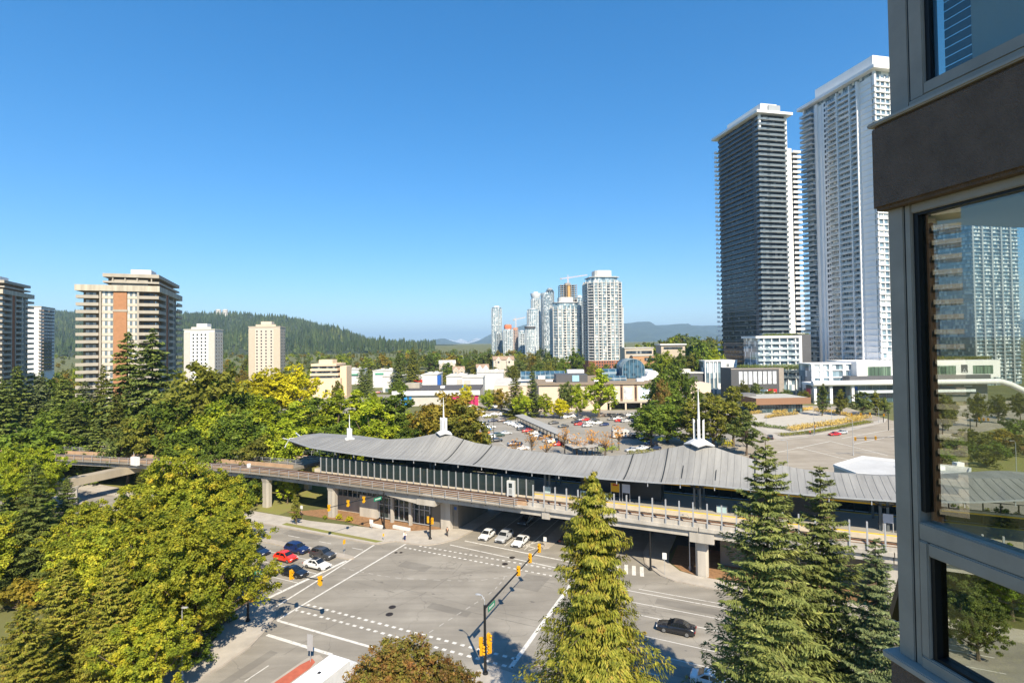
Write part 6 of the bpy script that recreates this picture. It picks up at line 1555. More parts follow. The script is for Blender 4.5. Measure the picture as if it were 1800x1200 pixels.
# charcoal box with mural panels
t, W, h = pbox(1284, 1376, 337, 647, None, 'charcoal box building with eight pale mural panels', depth=14, k=1.24)
part(t, 'wall', DARKG, (0, W, 0, 14, 0, h)); part(t, 'end_pier', mat('taupe_panel', lin((156, 146, 136)), 0.7), (W - 2.4, W + 0.1, -0.15, 0, 0, h + 0.02)); part(t, 'parapet', mat('taupe_panel', lin((156, 146, 136))), (-0.1, W - 2.5, -0.15, 0, h - 0.5, h + 0.02))
MUR = mat('mural_print', lin((196, 200, 206)), 0.6, 0.3, 0.5, col2=lin((226, 230, 234)))
for i in range(8):
    x = 3.9 + i * 2.45; mb = MB(); mb.box(x, x + 1.85, -0.12, 0, h - 8.0, h - 1.6); mb.build('mural_panel', MUR, t)
part(t, 'red_shopfront', mat('red_panel', lin((196, 40, 52)), 0.6), (W - 8.0, W - 3.6, -0.14, 0, h - 16, h - 10.6)); part(t, 'shop_window', GLZ_B, (W - 14, W - 8.2, -0.1, 0, h - 16.5, h - 10.8)); part(t, 'white_panel', WHITE, (W - 6.0, W - 4.4, -0.2, -0.14, h - 14.4, h - 12))
# bare brown wall with a glass strip below
t, W, h = pbox(1376, 1428, 355, 652, None, 'plain brown grey wall between the charcoal box and the white tower', depth=10, k=1.24)
part(t, 'wall', mat('brown_grey_cladding', lin((112, 104, 98)), 0.8, 0.08, 0.6, streak=True), (0, W, 0, 10, h - 13.5, h)); part(t, 'glass_strip', GLZ_B, (0, W, 0.5, 9, h - 17, h - 13.5)); part(t, 'pale_band', GREY_R, (-0.3, W, -0.6, 9, h - 19, h - 17)); part(t, 'dark_base', DARKG, (0, W, 1.5, 9, 0, h - 19))
for x in np.arange(2.2, W, 2.2): part(t, 'cladding_joint', DARKG, (x, x + 0.06, -0.02, 0, h - 13.4, h - 0.1))
# white building with glass fins
t, W, h = pbox(1238, 1284, 370, 633, None, 'white framed building with tall glass bays left of the charcoal box', depth=14, k=1.24)
part(t, 'glazing', GLZ_B, (0.3, W - 5, 0.4, 14, 0, h - 0.8)); part(t, 'frame_top', W_CONC, (0, W + 3.5, -0.3, 14, h - 0.8, h)); part(t, 'end_wall', W_CONC, (W - 5, W + 3.4, -0.2, 13.5, 0, h - 0.82))
for x in (0.0, 2.4, 4.6, 6.8, 9.0): part(t, 'fin', W_CONC, (x, x + 0.45, -0.25, 0.4, 0, h - 0.82))
for i in range(4): part(t, 'window', GLZ_D, (W - 2.6, W - 1.0, -0.24, -0.2, h - 3.6 - i * 3, h - 2 - i * 3)); 
# dark low roof left of it
t, W, h = pbox(1192, 1238, 372, 652, None, 'low dark roofed hall left of the white fin building', depth=20, k=1.24); part(t, 'wall', DARKG, (0, W, 0, 20, 0, h - 1.4)); part(t, 'roof', mat('light_roof', lin((190, 190, 188)), 0.8), (-0.5, W + 0.3, -0.5, 20.5, h - 1.4, h - 0.6)); part(t, 'roof_plant', GREY_R, (3, 8, 4, 9, h - 0.6, h + 1))
# white podium with ribbon canopy, continuing behind the glass
t, W, h = pbox(1505, 1757, 312, 634, 664, 'white upper podium box with framed windows over the ribbon canopy', depth=24, k=1.24)
part(t, 'wall', W_CONC, (0, W, 0.02, 24, 0, h))
def podwin(x0, x1, z0, z1): 
    w = part(t, 'window', glass_mat('green_podium_glass', lin((62, 84, 72)), lin((112, 134, 116)), (1.4, 1.4, 5), 0.1, 0.8), (x0, x1, -0.06, 0.02, z0, z1))
    for x in np.arange(x0 + 1.6, x1 - 0.5, 1.7): m = MB(); m.box(x - 0.07, x + 0.07, -0.12, -0.06, z0, z1); m.build('mullion', STEEL_D, w)
podwin(5, 16, 1.2, 5.6); podwin(31.5, 46.5, 1.4, 5.6); podwin(54.5, 64, 1.6, 5.6)
em = part(t, 'emblem_panel', DARKG, (49, 52, -0.08, 0.02, 2.2, 6.0)); m = MB(); m.box(49.3, 51.7, -0.12, -0.08, 2.4, 2.6); m.tube([(49.8, -0.1, 2.6), (50.4, -0.1, 4.2), (51.2, -0.1, 2.6)], 0.12, 6); m.lathe([(0.7, -0.1), (0.7, 0.0)], 10, 0, (50.4, -0.2)); m.build('emblem', W_CONC, em)
t, W, h = pbox(1425, 1790, 305, 667, None, 'long white ribbon canopy and glass shopfronts below the white tower', 'podium_canopy', 'building', 8, k=1.24)
z14 = ZAT(1500, 682, 246)
m = MB(); P = [(0, 0), (W * 0.9, 0), (W * 0.95, -1.4), (W + 3, -5.2)]
for (x0, d0), (x1, d1) in zip(P[:-1], P[1:]): m.tube([(x0, -0.5, h - 1.2 + d0), (x1, -0.5, h - 1.2 + d1)], 1.25, 10)
m.build('ribbon_edge', W_CONC, t, smooth=True)
part(t, 'canopy_slab', W_PANEL, (0.3, W * 0.9, 0, 9, h - 2.0, h - 1.0)); part(t, 'terrace_band', DARKG, (20, W * 0.9, 4, 9, h - 0.9, h + 1.6))
SHOP = glass_mat('shop_glass', lin((44, 62, 68)), lin((92, 116, 122)), (2.2, 2.2, 4), 0.08, 0.9)
part(t, 'shopfront_glazing', SHOP, (3, W * 0.62, 4, 10, 0, h - 2.0)); part(t, 'grey_wall', mat('grey_cladding', lin((128, 128, 122)), 0.8), (W * 0.62, W * 0.88, 3.8, 10, 0, h - 2.0)); part(t, 'dark_recess', BLACK, (10, 17, 3.5, 4, 0, h - 2.2))
for x in (1.2, 8.5, 18.5): part(t, 'column', W_CONC, (x, x + 1.2, 0.2, 1.4, 0, h - 2))
part(t, 'low_canopy', mat('pale_glass_canopy', lin((206, 214, 218)), 0.3), (22, W * 0.8, 1.2, 4.2, 4.6, 5.8)); part(t, 'blue_sign', mat('blue_sign', lin((44, 92, 168))), (21, 23.5, 3.9, 4, h - 5.5, h - 3.2))
for x in np.arange(24, W * 0.6, 3.2): part(t, 'mullion', STEEL, (x, x + 0.12, 3.9, 4.0, 0, h - 2))
RED = mat('red_letters', lin((206, 44, 40)), 0.5)
def letters(par, x, z, n, s, mt):
    for k in range(n): m = MB(); m.box(x + k * s * 0.8, x + k * s * 0.8 + s * 0.55, 3.55, 3.75, z, z + s * (1.1 if k == 0 else 0.85)); m.build('letter', mt, par)
letters(t, W * 0.585, 6.6, 4, 1.3, RED); letters(t, W * 0.68, 7.6, 4, 1.0, RED); letters(t, W * 0.765, 6.8, 8, 0.6, WHITE)
for k in range(5): m = MB(); m.box(W * 0.42 + k * 0.95, W * 0.42 + k * 0.95 + 0.7, 1.0, 1.2, 4.7, 5.6); m.build('letter', RED, t)
# tower foot
t, W, h = pbox(1425, 1512, 317, 640, None, 'glass and white lower storeys at the foot of the white tower', depth=12, k=1.24)
part(t, 'glazing', GLZ_B, (0.4, W, 0.4, 12, 0, h)); part(t, 'slab_edge', W_CONC, (-0.5, W, -0.5, 12, h, h + 0.5))
for x in (0, 4, 8.5, 15, 20): part(t, 'pier', W_CONC, (x, x + 1.3, -0.3, 0.5, 0, h - 0.02))
for z in (h - 3, h - 6.4): part(t, 'slab_edge', W_CONC, (0, W, -0.2, 0.4, z, z + 0.5))
# roof gardens
def hedge(px0, px1, py, Y, depth, hgt, label, mt):
    a, b = XY(px0, Y), XY(px1, Y); rg = np.random.default_rng(int(px0)); n = int((b.x - a.x) * depth * 26)
    P_ = np.stack([rg.uniform(0, b.x - a.x, n), rg.uniform(0, depth, n), rg.uniform(0, 1, n) ** 0.7 * hgt * (0.7 + 0.5 * rg.random(n))], 1)
    V = leaves(P_, rg.normal(size=(n, 3)) * 0.5 + np.array([0, -0.3, 0.7]), rg.normal(size=(n, 3)), rg.uniform(0.3, 0.7, n))
    me = mesh_from('hedge', V, 4, mt); o = bpy.data.objects.new('roof_hedge', me); COL.objects.link(o); o.location = (a.x, Y, ZAT((px0 + px1) / 2, py, Y))
    return tag(o, label, 'hedge', 'roof gardens')
hedge(1300, 1420, 650, 342, 6, 3.2, 'dark hedge on the terrace above the mural panels', LF['dark'])
hedge(1345, 1425, 592, 360, 5, 2.2, 'hedge along the roof of the white framed block', LF['dark'])
hedge(1640, 1745, 634, 320, 6, 2.4, 'roof hedge on the white podium seen through the glass', LF['olive'])
# timber pavilion
a = XY(1327, 268); t = thing('timber_pavilion', 'low pavilion with a timber fascia and flat pale roof by the plaza', 'building', (a.x, 268, 0), math.radians(4))
zt = ZAT(1327, 700, 268); W = 28.5
TIM = mat('timber_slats', lin((142, 108, 84)), 0.8, 0.15, 0.5, streak=True)
part(t, 'roof', mat('pale_roof', lin((170, 168, 160)), 0.8), (0.2, W - 0.2, 0.2, 21.8, zt - 0.5, zt - 0.2)); part(t, 'roof_plant', mat('grey_roof_plant', lin((110, 110, 110)), 0.7), (-1, 6, 11, 18, zt - 0.2, zt + 1.2))
s_ = MB(); s_.box(0, 0.52, -0.08, 0.06, zt - 3.3, zt); sme = s_.mesh('fascia_board', TIM)
for i in range(50): link('fascia_board', sme, t, (i * 0.57, 0, 0))
s2 = MB(); s2.box(-0.08, 0.06, 0, 0.52, zt - 3.3, zt); sm2 = s2.mesh('fascia_board', TIM)
for i in range(38): link('fascia_board', sm2, t, (0, 0.1 + i * 0.57, 0))
part(t, 'fascia_back', STEEL_D, (0.07, W, 0.07, 0.2, zt - 3.2, zt - 0.1)); part(t, 'fascia_back', STEEL_D, (0.07, 0.2, 0.21, 21.8, zt - 3.2, zt - 0.1))
part(t, 'soffit', STEEL_D, (0.2, W, 0.2, 21.8, zt - 3.1, zt - 2.8)); part(t, 'glazing', SHOP, (3, W - 3, 2.5, 20, 0, zt - 3.1))
for x in np.arange(3, W - 2.9, 1.5): part(t, 'mullion', STEEL_D, (x - 0.07, x + 0.07, 2.38, 2.5, 0, zt - 3.1))

# --- mall
t = thing('shopping_mall', 'long beige mall with white posters and glass vault roofs behind the car park', 'building', (0, 290, 0), 0)
x0, x1 = XY(946, 290).x, XY(1165, 290).x; zt = ZAT(1050, 676, 290)
MALLW = mat('mall_wall', lin((206, 188, 168)), 0.9, 0.06, 0.2)
xp = XY(1066, 290).x
part(t, 'wall', MALLW, (x0, xp, 0, 60, 0, zt)); part(t, 'upper_wall', MALLW, (xp, x1 + 20, 0, 60, 4.6, zt)); part(t, 'roof_gravel', mat('roof_gravel', lin((140, 124, 104)), 0.95, 0.15, 0.3), (x0 - 1, x1 + 20, -0.8, 70, zt, zt + 0.7))
part(t, 'dark_recess', BLACK, (xp, x1 + 20, 3, 5, 0, 4.58)); part(t, 'lower_beam', BEIGE, (xp, x1 + 20, -0.5, 2, 3.7, 4.59))
for px in (1071, 1098, 1125, 1152): xx = XY(px, 290).x; part(t, 'column', MALLW, (xx - 0.4, xx + 0.4, -0.3, 0.5, 0, 3.7))
for px in (1068, 1091, 1116, 1146): xx = XY(px, 290).x; part(t, 'slot', mat('brown_slot', lin((120, 96, 80)), 0.9), (xx - 0.7, xx + 0.7, -0.06, 0.0, 4.7, zt - 0.1)); part(t, 'slot_grille', BLACK, (xx - 0.25, xx + 0.25, -0.1, -0.06, 6, zt - 1.5))
POST1 = mat('poster_print', lin((170, 174, 180)), 0.6, 0.5, 0.35, col2=lin((232, 233, 234))); POST2 = mat('poster_print_blue', lin((172, 204, 226)), 0.6, 0.2, 0.3, col2=lin((238, 242, 244)))
for i, (pa, pb) in enumerate(((1073, 1083), (1095, 1110), (1121, 1141))):
    xa, xb = XY(pa, 290).x, XY(pb, 290).x; part(t, 'poster', POST1 if i < 2 else POST2, (xa, xb, -0.12, 0, 5.4, zt - 1.6))
part(t, 'roof_box', DARKG, (XY(977, 300).x, XY(1032, 300).x, 10, 26, zt + 0.7, zt + 5.0)); part(t, 'roof_box_sign', mat('pale_blue_panel', lin((150, 190, 208)), 0.5), (XY(1005, 300).x, XY(1017, 300).x, 9.8, 10, zt + 1.2, zt + 4.6)); part(t, 'roof_plant', W_CONC, (XY(1000, 310).x, XY(1030, 310).x, 30, 36, zt + 0.7, zt + 6.6))
VG = glass_mat('blue_vault_glass', lin((36, 60, 76)), lin((66, 100, 120)), (2.4, 2.4, 1.6), 0.3, 0.5)
def vault(px0, px1, Y, r, base, name='glass_vault'):
    xa, xb = XY(px0, Y).x, XY(px1, Y).x; m = MB(); n = 10
    m.v = [(x, Y - 290 + r - r * math.cos(math.pi * k / n), base + r * 0.85 * math.sin(math.pi * k / n)) for x in (xa, xb) for k in range(n + 1)]
    m.f = [(k, n + 1 + k, n + 2 + k, k + 1) for k in range(n)] + [tuple(range(n, -1, -1)), tuple(range(n + 1, 2 * n + 2))]; m.m = [0] * len(m.f)
    v = m.build(name, VG, t)
    for x in np.linspace(xa, xb, max(3, int((xb - xa) / 2.6))):
        m = MB(); q = [(x, Y - 290 + r - (r + 0.08) * math.cos(math.pi * k / n), base + (r + 0.08) * 0.85 * math.sin(math.pi * k / n)) for k in range(n + 1)]
        for i in range(n): m.bar(q[i], q[i + 1], 0.28, 0.16)
        m.build('rib', mat('vault_rib', lin((134, 150, 158)), 0.5), v)
vault(915, 992, 330, 5.4, zt + 0.7); vault(1058, 1094, 336, 5.2, zt + 1.6); vault(1122, 1148, 336, 5.2, zt + 1.2); vault(1068, 1100, 308, 3.2, zt + 0.7)
# tall arch with its axis towards the street
r = 6.6; xc = XY(1109, 330).x; m = MB(); n = 12; zb = zt + 1.0
pr = [(r, 0)] + [(r * math.cos(math.pi * k / n), 5.5 + r * 0.9 * math.sin(math.pi * k / n)) for k in range(n + 1)] + [(-r, 0)]
m.v = [(xc + p[0], y, zb + p[1]) for y in (34, 54) for p in pr]; k = len(pr)
m.f = [(i, i + 1, k + i + 1, k + i) for i in range(k - 1)] + [tuple(range(k - 1, -1, -1)), tuple(range(k, 2 * k))]; m.m = [0] * len(m.f)
v = m.build('glass_arch', VG, t)
for y in (33.9, 37.2, 40.5, 43.8):
    m = MB(); q = [(xc + p[0] * 1.012, y, zb + p[1] * 1.012) for p in pr]
    for i in range(k - 1): m.bar(q[i], q[i + 1], 0.3, 0.2)
    m.build('rib', mat('vault_rib', lin((134, 150, 158))), v)
for p in (-4.9, -2.5, 0, 2.5, 4.9): m = MB(); m.bar((xc + p, 33.85, zb), (xc + p, 33.85, zb + 5.5 + 0.85 * math.sqrt(r * r - p * p)), 0.2, 0.2); m.build('rib', mat('vault_rib', lin((134, 150, 158))), v)
m = MB(); r2 = 3.8; xc2 = XY(1141, 326).x; m.v = [(xc2 + r2 * math.cos(math.pi * k / 10) * 1.1, y, zt + 0.7 + r2 * 1.35 * math.sin(math.pi * k / 10)) for y in (28, 44) for k in range(11)]; m.f = [(i, i + 1, 12 + i, 11 + i) for i in range(10)] + [tuple(range(10, -1, -1)), tuple(range(11, 22))]; m.m = [0] * 12; m.build('white_arch', W_CONC, t)
part(t, 'right_block', MALLW, (XY(1212, 262).x, XY(1248, 262).x, -28, -14, ZAT(1230, 691, 262), ZAT(1230, 674, 262))); part(t, 'right_pillar', MALLW, (XY(1214, 262).x, XY(1230, 262).x, -27, -15, 0, ZAT(1230, 691, 262)))
for i, (pa, yy, hh) in enumerate(((960, 18, 1.0), (1045, 14, 1.2), (1120, 12, 1.5), (1135, 20, 2.0), (950, 40, 2.0))): xx = XY(pa, 300).x; part(t, 'roof_unit', W_PANEL, (xx, xx + 4, yy, yy + 3, zt + 0.7, zt + 0.7 + hh))
part(t, 'left_roof', mat('white_roofing', lin((196, 192, 184)), 0.8, 0.12, 0.15), (XY(868, 330).x, XY(946, 330).x - 1, 36, 90, zt - 3, zt - 1.6)); part(t, 'left_wall', MALLW, (XY(868, 330).x, XY(946, 330).x - 1, 36.2, 90, 0, zt - 3.01))
# white shops
SHW = mat('white_shop_wall', (0.6, 0.6, 0.6), 0.7, 0.1, 0.15)
def shop(px0, px1, Y, pyt, depth, label, mt=SHW, roof=None, name='shop_building'):
    t, W, h = pbox(px0, px1, Y, pyt, None, label, name, depth=depth, mt=mt)
    part(t, 'roof', roof or mat('white_roofing', lin((222, 220, 214))), (-0.4, W + 0.4, -0.4, depth + 0.4, h, h + 0.6))
    part(t, 'roof_unit', GREY_R, (W * 0.3, W * 0.3 + 3, depth * 0.3, depth * 0.3 + 2.5, h + 0.6, h + 2.0)); part(t, 'roof_unit', W_PANEL, (W * 0.65, W * 0.65 + 2.4, depth * 0.5, depth * 0.5 + 2.4, h + 0.6, h + 1.8))
    return t, W, h
t, W, h = shop(742, 768, 395, 659, 30, 'square white shop box with a blue edge, left of the white row'); part(t, 'blue_panel', mat('blue_sign', lin((44, 92, 168))), (W, W + 2.5, -0.2, 5, 0, h - 0.5))
t, W, h = shop(784, 815, 400, 662, 34, 'white flat shop right of the blue edged box'); part(t, 'grey_bay', GREY_R, (W * 0.6, W - 1, -0.3, 0, 0, h - 2))
t, W, h = shop(812, 848, 372, 664, 30, 'white flat shop with a grey side bay before the mall'); part(t, 'grey_bay', GREY_R, (W * 0.1, W * 0.4, -0.3, 0, 0, h - 1.5))
shop(838, 884, 420, 655, 40, 'long white roofed shop behind the mall end')
t, W, h = shop(655, 690, 450, 652, 26, 'pale low shop behind the car park fir'); part(t, 'shop_sign', mat('green_awning', lin((70, 150, 120)), 0.7), (2, 9, -0.3, 0, h - 3, h - 1.6))
t, W, h = shop(606, 634, 480, 650, 24, 'low shop with a green awning right of the office'); part(t, 'awning', mat('green_awning', lin((70, 150, 120))), (1, 12, -1.2, 0, h - 4.5, h - 3.6))
t, W, h = shop(672, 705, 410, 662, 22, 'cream low shop left of the coloured shop'); part(t, 'shop_window', SHOP, (2, W - 2, -0.1, 0, 0.4, 3))
t, W, h = shop(722, 742, 430, 664, 22, 'low shop with a red fascia left of the white shops'); part(t, 'red_fascia', RED, (0, W, -0.2, 0, h - 3.4, h - 1.4))
# coloured shop with dark roof
t, W, h = pbox(690, 841, 318, 688, None, 'low shop with dark roof, white fascia, blue and magenta walls', 'shop_building', depth=46)
part(t, 'wall', GREY_R, (0, W, 0.6, 46, 0, h)); part(t, 'roof', mat('dark_roofing', lin((84, 80, 78)), 0.9, 0.1, 0.2), (-0.2, W + 0.2, 0.3, 46, h, h + 0.35)); part(t, 'fascia', WHITE, (-0.5, W + 0.5, -0.7, 0.3, h - 2.2, h + 0.5))
BLU = mat('blue_wall', lin((42, 132, 196)), 0.7); MAG = mat('magenta_wall', lin((190, 44, 98)), 0.7)
part(t, 'blue_wall', BLU, (0.5, 11, 0.3, 0.6, 0, h - 2.2)); part(t, 'magenta_wall', MAG, (W - 19, W - 0.4, 0.3, 0.6, 0, h - 2.2))
for x in (2.5, 5.2, 8.4): part(t, 'shop_window', SHOP, (x, x + 1.2, 0.2, 0.3, 0.3, h - 2.6))
for x in (W - 17, W - 12.5, W - 8, W - 3.5): part(t, 'pilaster', mat('dark_magenta', lin((150, 34, 76)), 0.7), (x, x + 1.0, 0.1, 0.3, 0, h - 2.2))
part(t, 'roof_unit', mat('blue_unit', lin((60, 130, 190)), 0.6), (W * 0.78, W * 0.82, 14, 17, h + 0.35, h + 2)); part(t, 'roof_unit', W_PANEL, (W * 0.5, W * 0.55, 20, 23, h + 0.35, h + 1.6)); part(t, 'stair_head', BEIGE, (3, 12, 22, 30, h + 0.35, h + 3.4))
# stepped office
t, W, h = pbox(544, 598, 372, 658, None, 'stepped beige office with dark window bands behind the yellow trees', 'office_building', depth=24)
OFB = mat('office_beige', lin((216, 192, 162)), 0.85, 0.06)
part(t, 'base_wall', OFB, (0, W, 0, 24, 0, h - 2.6)); part(t, 'window', GLZ_D, (W * 0.5, W * 0.58, -0.1, 0, 2, 6)); 
for i in range(3): x = 1 + i * 0.5; part(t, 'window_band', GLZ_D, (0.6, W - 2.2 - i, 1.2 + i, 24, h - 2.6 + i * 3.3, h - 0.9 + i * 3.3)); part(t, 'floor_band', OFB, (0, W - 1.6 - i, 0.4 + i, 24, h - 0.9 + i * 3.3, h + 0.7 + i * 3.3))
part(t, 'stair_tower', OFB, (W - 1.5, W + 3, 4, 16, 0, h + 5.5)); part(t, 'plant_room', OFB, (W * 0.2, W * 0.65, 6, 16, h + 7.3, h + 10))
# tan school-like blocks on the rise
t, W, h = pbox(1098, 1148, 432, 612, None, 'flat roofed tan building on the rise right of the condominiums', depth=20, mt=mat('tan_render', lin((206, 186, 162)))); part(t, 'roof', GREY_R, (-0.5, W + 0.5, -0.6, 20, h, h + 0.7)); part(t, 'window_band', GLZ_D, (1, W - 1, -0.1, 0, h - 4.5, h - 2)); part(t, 'lower_wing', mat('tan_brick', lin((180, 140, 104)), 0.85), (W * 0.2, W + 8, -8, 0, 0, h - 6)); part(t, 'window_band', GLZ_D, (W * 0.6, W + 6, -8.1, -8, h - 10, h - 7.4)); part(t, 'wing_roof', GREY_R, (W * 0.2 - 0.4, W + 8.4, -8.4, -0.7, h - 6, h - 5.4))
t, W, h = pbox(1162, 1204, 440, 606, None, 'pale roofed house on the rise above the slope trees', depth=16, mt=mat('tan_render', lin((206, 186, 162)))); part(t, 'roof', W_PANEL, (-1, W + 1, -1.2, 17, h, h + 0.8)); part(t, 'window_band', GLZ_D, (2, W - 2, -0.1, 0, h - 3.6, h - 1.6))
# gabled houses
def house(px, pyt, Y, W, label, wall, roof):
    b = XY(px, Y); zt = ZAT(px, pyt, Y); z0 = min(gz(b.x, Y), zt - 8)
    t = thing('house', label, 'house', (b.x, Y, z0), 0.15, 'gabled houses'); h = zt - z0
    part(t, 'wall', wall, (-W / 2, W / 2, 0, 9, 0, h - 3.4))
    m = MB(); m.add([(-W / 2 - 0.6, -0.6, h - 3.5), (W / 2 + 0.6, -0.6, h - 3.5), (W / 2 + 0.6, 9.6, h - 3.5), (-W / 2 - 0.6, 9.6, h - 3.5), (-W / 2 - 0.6, 4.5, h), (W / 2 + 0.6, 4.5, h)], [(0, 1, 5, 4), (2, 3, 4, 5), (0, 4, 3), (1, 2, 5), (3, 2, 1, 0)]); m.build('roof', roof, t)
    for gx in (-W * 0.26, W * 0.26):
        m = MB(); m.add([(gx - 2.4, -1.2, h - 4.2), (gx + 2.4, -1.2, h - 4.2), (gx, -1.2, h - 0.9), (gx - 2.4, 3, h - 4.2), (gx + 2.4, 3, h - 4.2), (gx, 3, h - 0.9)], [(0, 1, 2), (5, 4, 3)]); m.box(gx - 2.4, gx + 2.4, -1.2, 1, 0, h - 4.21); m.build('gable', wall, t)
        m = MB(); m.bar((gx - 2.8, -1.3, h - 4.5), (gx, -1.3, h - 0.75), 0.3, 0.35); m.bar((gx + 2.8, -1.3, h - 4.5), (gx, -1.3, h - 0.75), 0.3, 0.35); m.build('barge_board', WHITE, t)
        part(t, 'window', GLZ_D, (gx - 0.8, gx + 0.8, -1.28, -1.2, h - 6.6, h - 4.8))
    return t
CREAM = mat('cream_render', lin((226, 212, 192)))
house(885, 626, 520, 20, 'big cream gabled house in the wood below the far towers', CREAM, mat('brown_shingle', lin((150, 128, 110)), 0.9, 0.1))
house(848, 640, 500, 11, 'small white gabled house left of the big cream one', WHITE, mat('brown_shingle', lin((150, 128, 110))))
house(786, 633, 510, 15, 'pale gabled house above the white shops', CREAM, GREY_R)
house(806, 644, 480, 10, 'low tan gabled house above the white shops', mat('tan_render', lin((206, 186, 162))), mat('brown_shingle', lin((150, 128, 110))))
# white flat roofed building behind the station, right
P = [G(x, y, 6.0) for x, y in ((1466, 820), (1517, 805), (1706, 826), (1700, 852), (1506, 835))]
c = sum(P, Vector((0, 0, 0))) / len(P)
t = thing('flat_roof_building', 'low building with a bright white flat roof just behind the station', 'building', (c.x, c.y, 0), 0)
m = MB(); m.prism([(p.x - c.x, p.y - c.y) for p in P], 0, 6.0); m.build('wall', GREY_R, t)
m = MB(); m.prism([((p.x - c.x) * 0.985, (p.y - c.y) * 0.985) for p in P], 6.0, 6.15); m.build('roof', mat('bright_white_roof', (0.47, 0.47, 0.46), 0.8, 0.1, 0.2), t)
for i in range(5):
    p, q = P[i] - c, P[(i + 1) % 5] - c; m = MB(); m.bar((p.x, p.y, 6.3), (q.x, q.y, 6.3), 0.35, 0.6); m.build('parapet', WHITE, t)
for x, y in ((2, 1), (9, -1), (16, 2)): part(t, 'roof_unit', W_PANEL, (x, x + 1.8, y, y + 1.4, 6.15, 7.1))
# ---------------------------------------------------------------- car parks, plaza, far crossing
def pxsheet(name, pts, z, mt):
    m = MB(); m.sheet([tuple(G(x, y, z))[:2] for x, y in pts], z); return structure(name, m, mt)
pxsheet('car_park', [(790, 706), (860, 697), (930, 712), (1000, 722), (1150, 719), (1300, 722), (1325, 760), (1300, 812), (1150, 830), (840, 830), (780, 800)], 0.004, ASPH_L)
pxsheet('car_park_left', [(480, 702), (545, 690), (640, 684), (700, 690), (690, 715), (660, 730), (470, 735)], 0.005, ASPH_L)
pxsheet('car_park_shops', [(604, 683), (612, 664), (660, 660), (742, 668), (742, 684)], 0.008, ASPH_L)
pxsheet('far_crossing', [(1300, 775), (1345, 756), (1420, 764), (1560, 742), (1640, 718), (1800, 700), (1900, 705), (1900, 760), (1700, 800), (1640, 850), (1330, 850), (1290, 815)], 0.012, ASPH_F)
pxsheet('far_street', [(1400, 712), (1480, 714), (1580, 742), (1545, 750), (1430, 722)], 0.016, ASPH_F)
pxsheet('plaza', [(1318, 728), (1425, 718), (1520, 738), (1480, 748), (1395, 760), (1352, 760), (1322, 742)], 0.10, mat('plaza_paving', lin((176, 170, 158)), 0.85, 0.08, 0.3))
pxsheet('plaza_kerb', [(1306, 742), (1322, 738), (1365, 764), (1480, 752), (1560, 735), (1556, 742), (1480, 760), (1365, 772)], 0.06, CONC_WALK)
pxsheet('lawn', [(1640, 790), (1690, 766), (1760, 752), (1900, 735), (1950, 850), (1760, 860), (1640, 842)], 0.03, DRYGRASS)
m = MB()
def pxl(m, p, q, w, z=0.02):
    a, b = G(*p, z), G(*q, z); t = (b - a).normalized(); n = Vector((-t.y, t.x, 0)) * w / 2
    m.sheet([tuple(v)[:2] for v in (a - n, b - n, b + n, a + n)], z)
for p, q in (((1340, 800), (1460, 775)), ((1460, 775), (1560, 800)), ((1400, 785), (1520, 815)), ((1480, 770), (1580, 752)), ((1500, 780), (1580, 764)), ((1350, 775), (1420, 768))): pxl(m, p, q, 0.3)
structure('far_crossing_lines', m, PAINT)
m = MB()
for p, q in (((868, 770), (900, 790)), ((1000, 723), (1140, 720)), ((845, 735), (866, 768)), ((1010, 752), (1060, 748))): pxl(m, p, q, 0.15)
for i in range(12): pxl(m, (905 + i * 4.2, 742 + i * 2.9), (893 + i * 4.4, 742.5 + i * 3.1), 0.1)
structure('car_park_lines', m, PAINT)
# golden grass planters: each bed a low kerb with a thicket of grass
GOLD = leaf_mat('golden_grass', L3((150, 130, 66), (188, 166, 98), (208, 190, 132)), 0.8, 0.25)
def bed(pts, h, n, label, mt, w=2.2, sz=0.6, cat='planting'):
    P = [G(x, y, 0.1) for x, y in pts]; rg = np.random.default_rng(int(pts[0][0] * 7)); c = P[0]
    t = thing('planted_bed', label, cat, (c.x, c.y, 0.06), 0, 'planted beds of the plaza')
    m = MB()
    for p, q in zip(P[:-1], P[1:]): m.bar(p - c, q - c, w, 0.3)
    m.build('kerb', CONC_D, t)
    V = []
    for p, q in zip(P[:-1], P[1:]):
        L = (q - p).length; k = int(n * L); s = rg.random(k); d = (q - p) / L; nn = Vector((-d.y, d.x, 0))
        l = (rg.random(k) - 0.5) * w
        C_ = np.stack([p.x - c.x + d.x * L * s + nn.x * l, p.y - c.y + d.y * L * s + nn.y * l, 0.2 + rg.random(k) ** 0.8 * h * (0.75 + 0.4 * np.sin(s * L * 1.3) ** 2)], 1)
        V.append(leaves(C_, rg.normal(size=(k, 3)) * np.array([1, 1, 0.5]) + np.array([0, -0.4, 0.4]), rg.normal(size=(k, 3)) * 0.4 + np.array([0, 0, 1]), sz * rg.uniform(0.6, 1.4, k), 0.4))
    me = mesh_from('grass', np.concatenate(V), 4, mt); o = link('grass', me, t); o['kind'] = 'stuff'
bed([(1388, 757), (1420, 752), (1470, 746), (1515, 738)], 1.8, 60, 'long golden grass bed along the street edge of the plaza', GOLD, 3.0)
bed([(1490, 737), (1528, 735)], 1.9, 60, 'golden grass bed at the right corner of the plaza', GOLD, 3.0)
bed([(1432, 722), (1465, 726), (1492, 731)], 1.4, 50, 'golden grass bed along the side street', GOLD, 2.0)
bed([(1346, 735), (1362, 732), (1402, 728)], 1.2, 50, 'golden grass planter in the middle of the plaza', GOLD, 1.8)
bed([(1360, 727), (1382, 725)], 1.5, 50, 'golden grass bed before the pavilion, left', GOLD, 2.2)
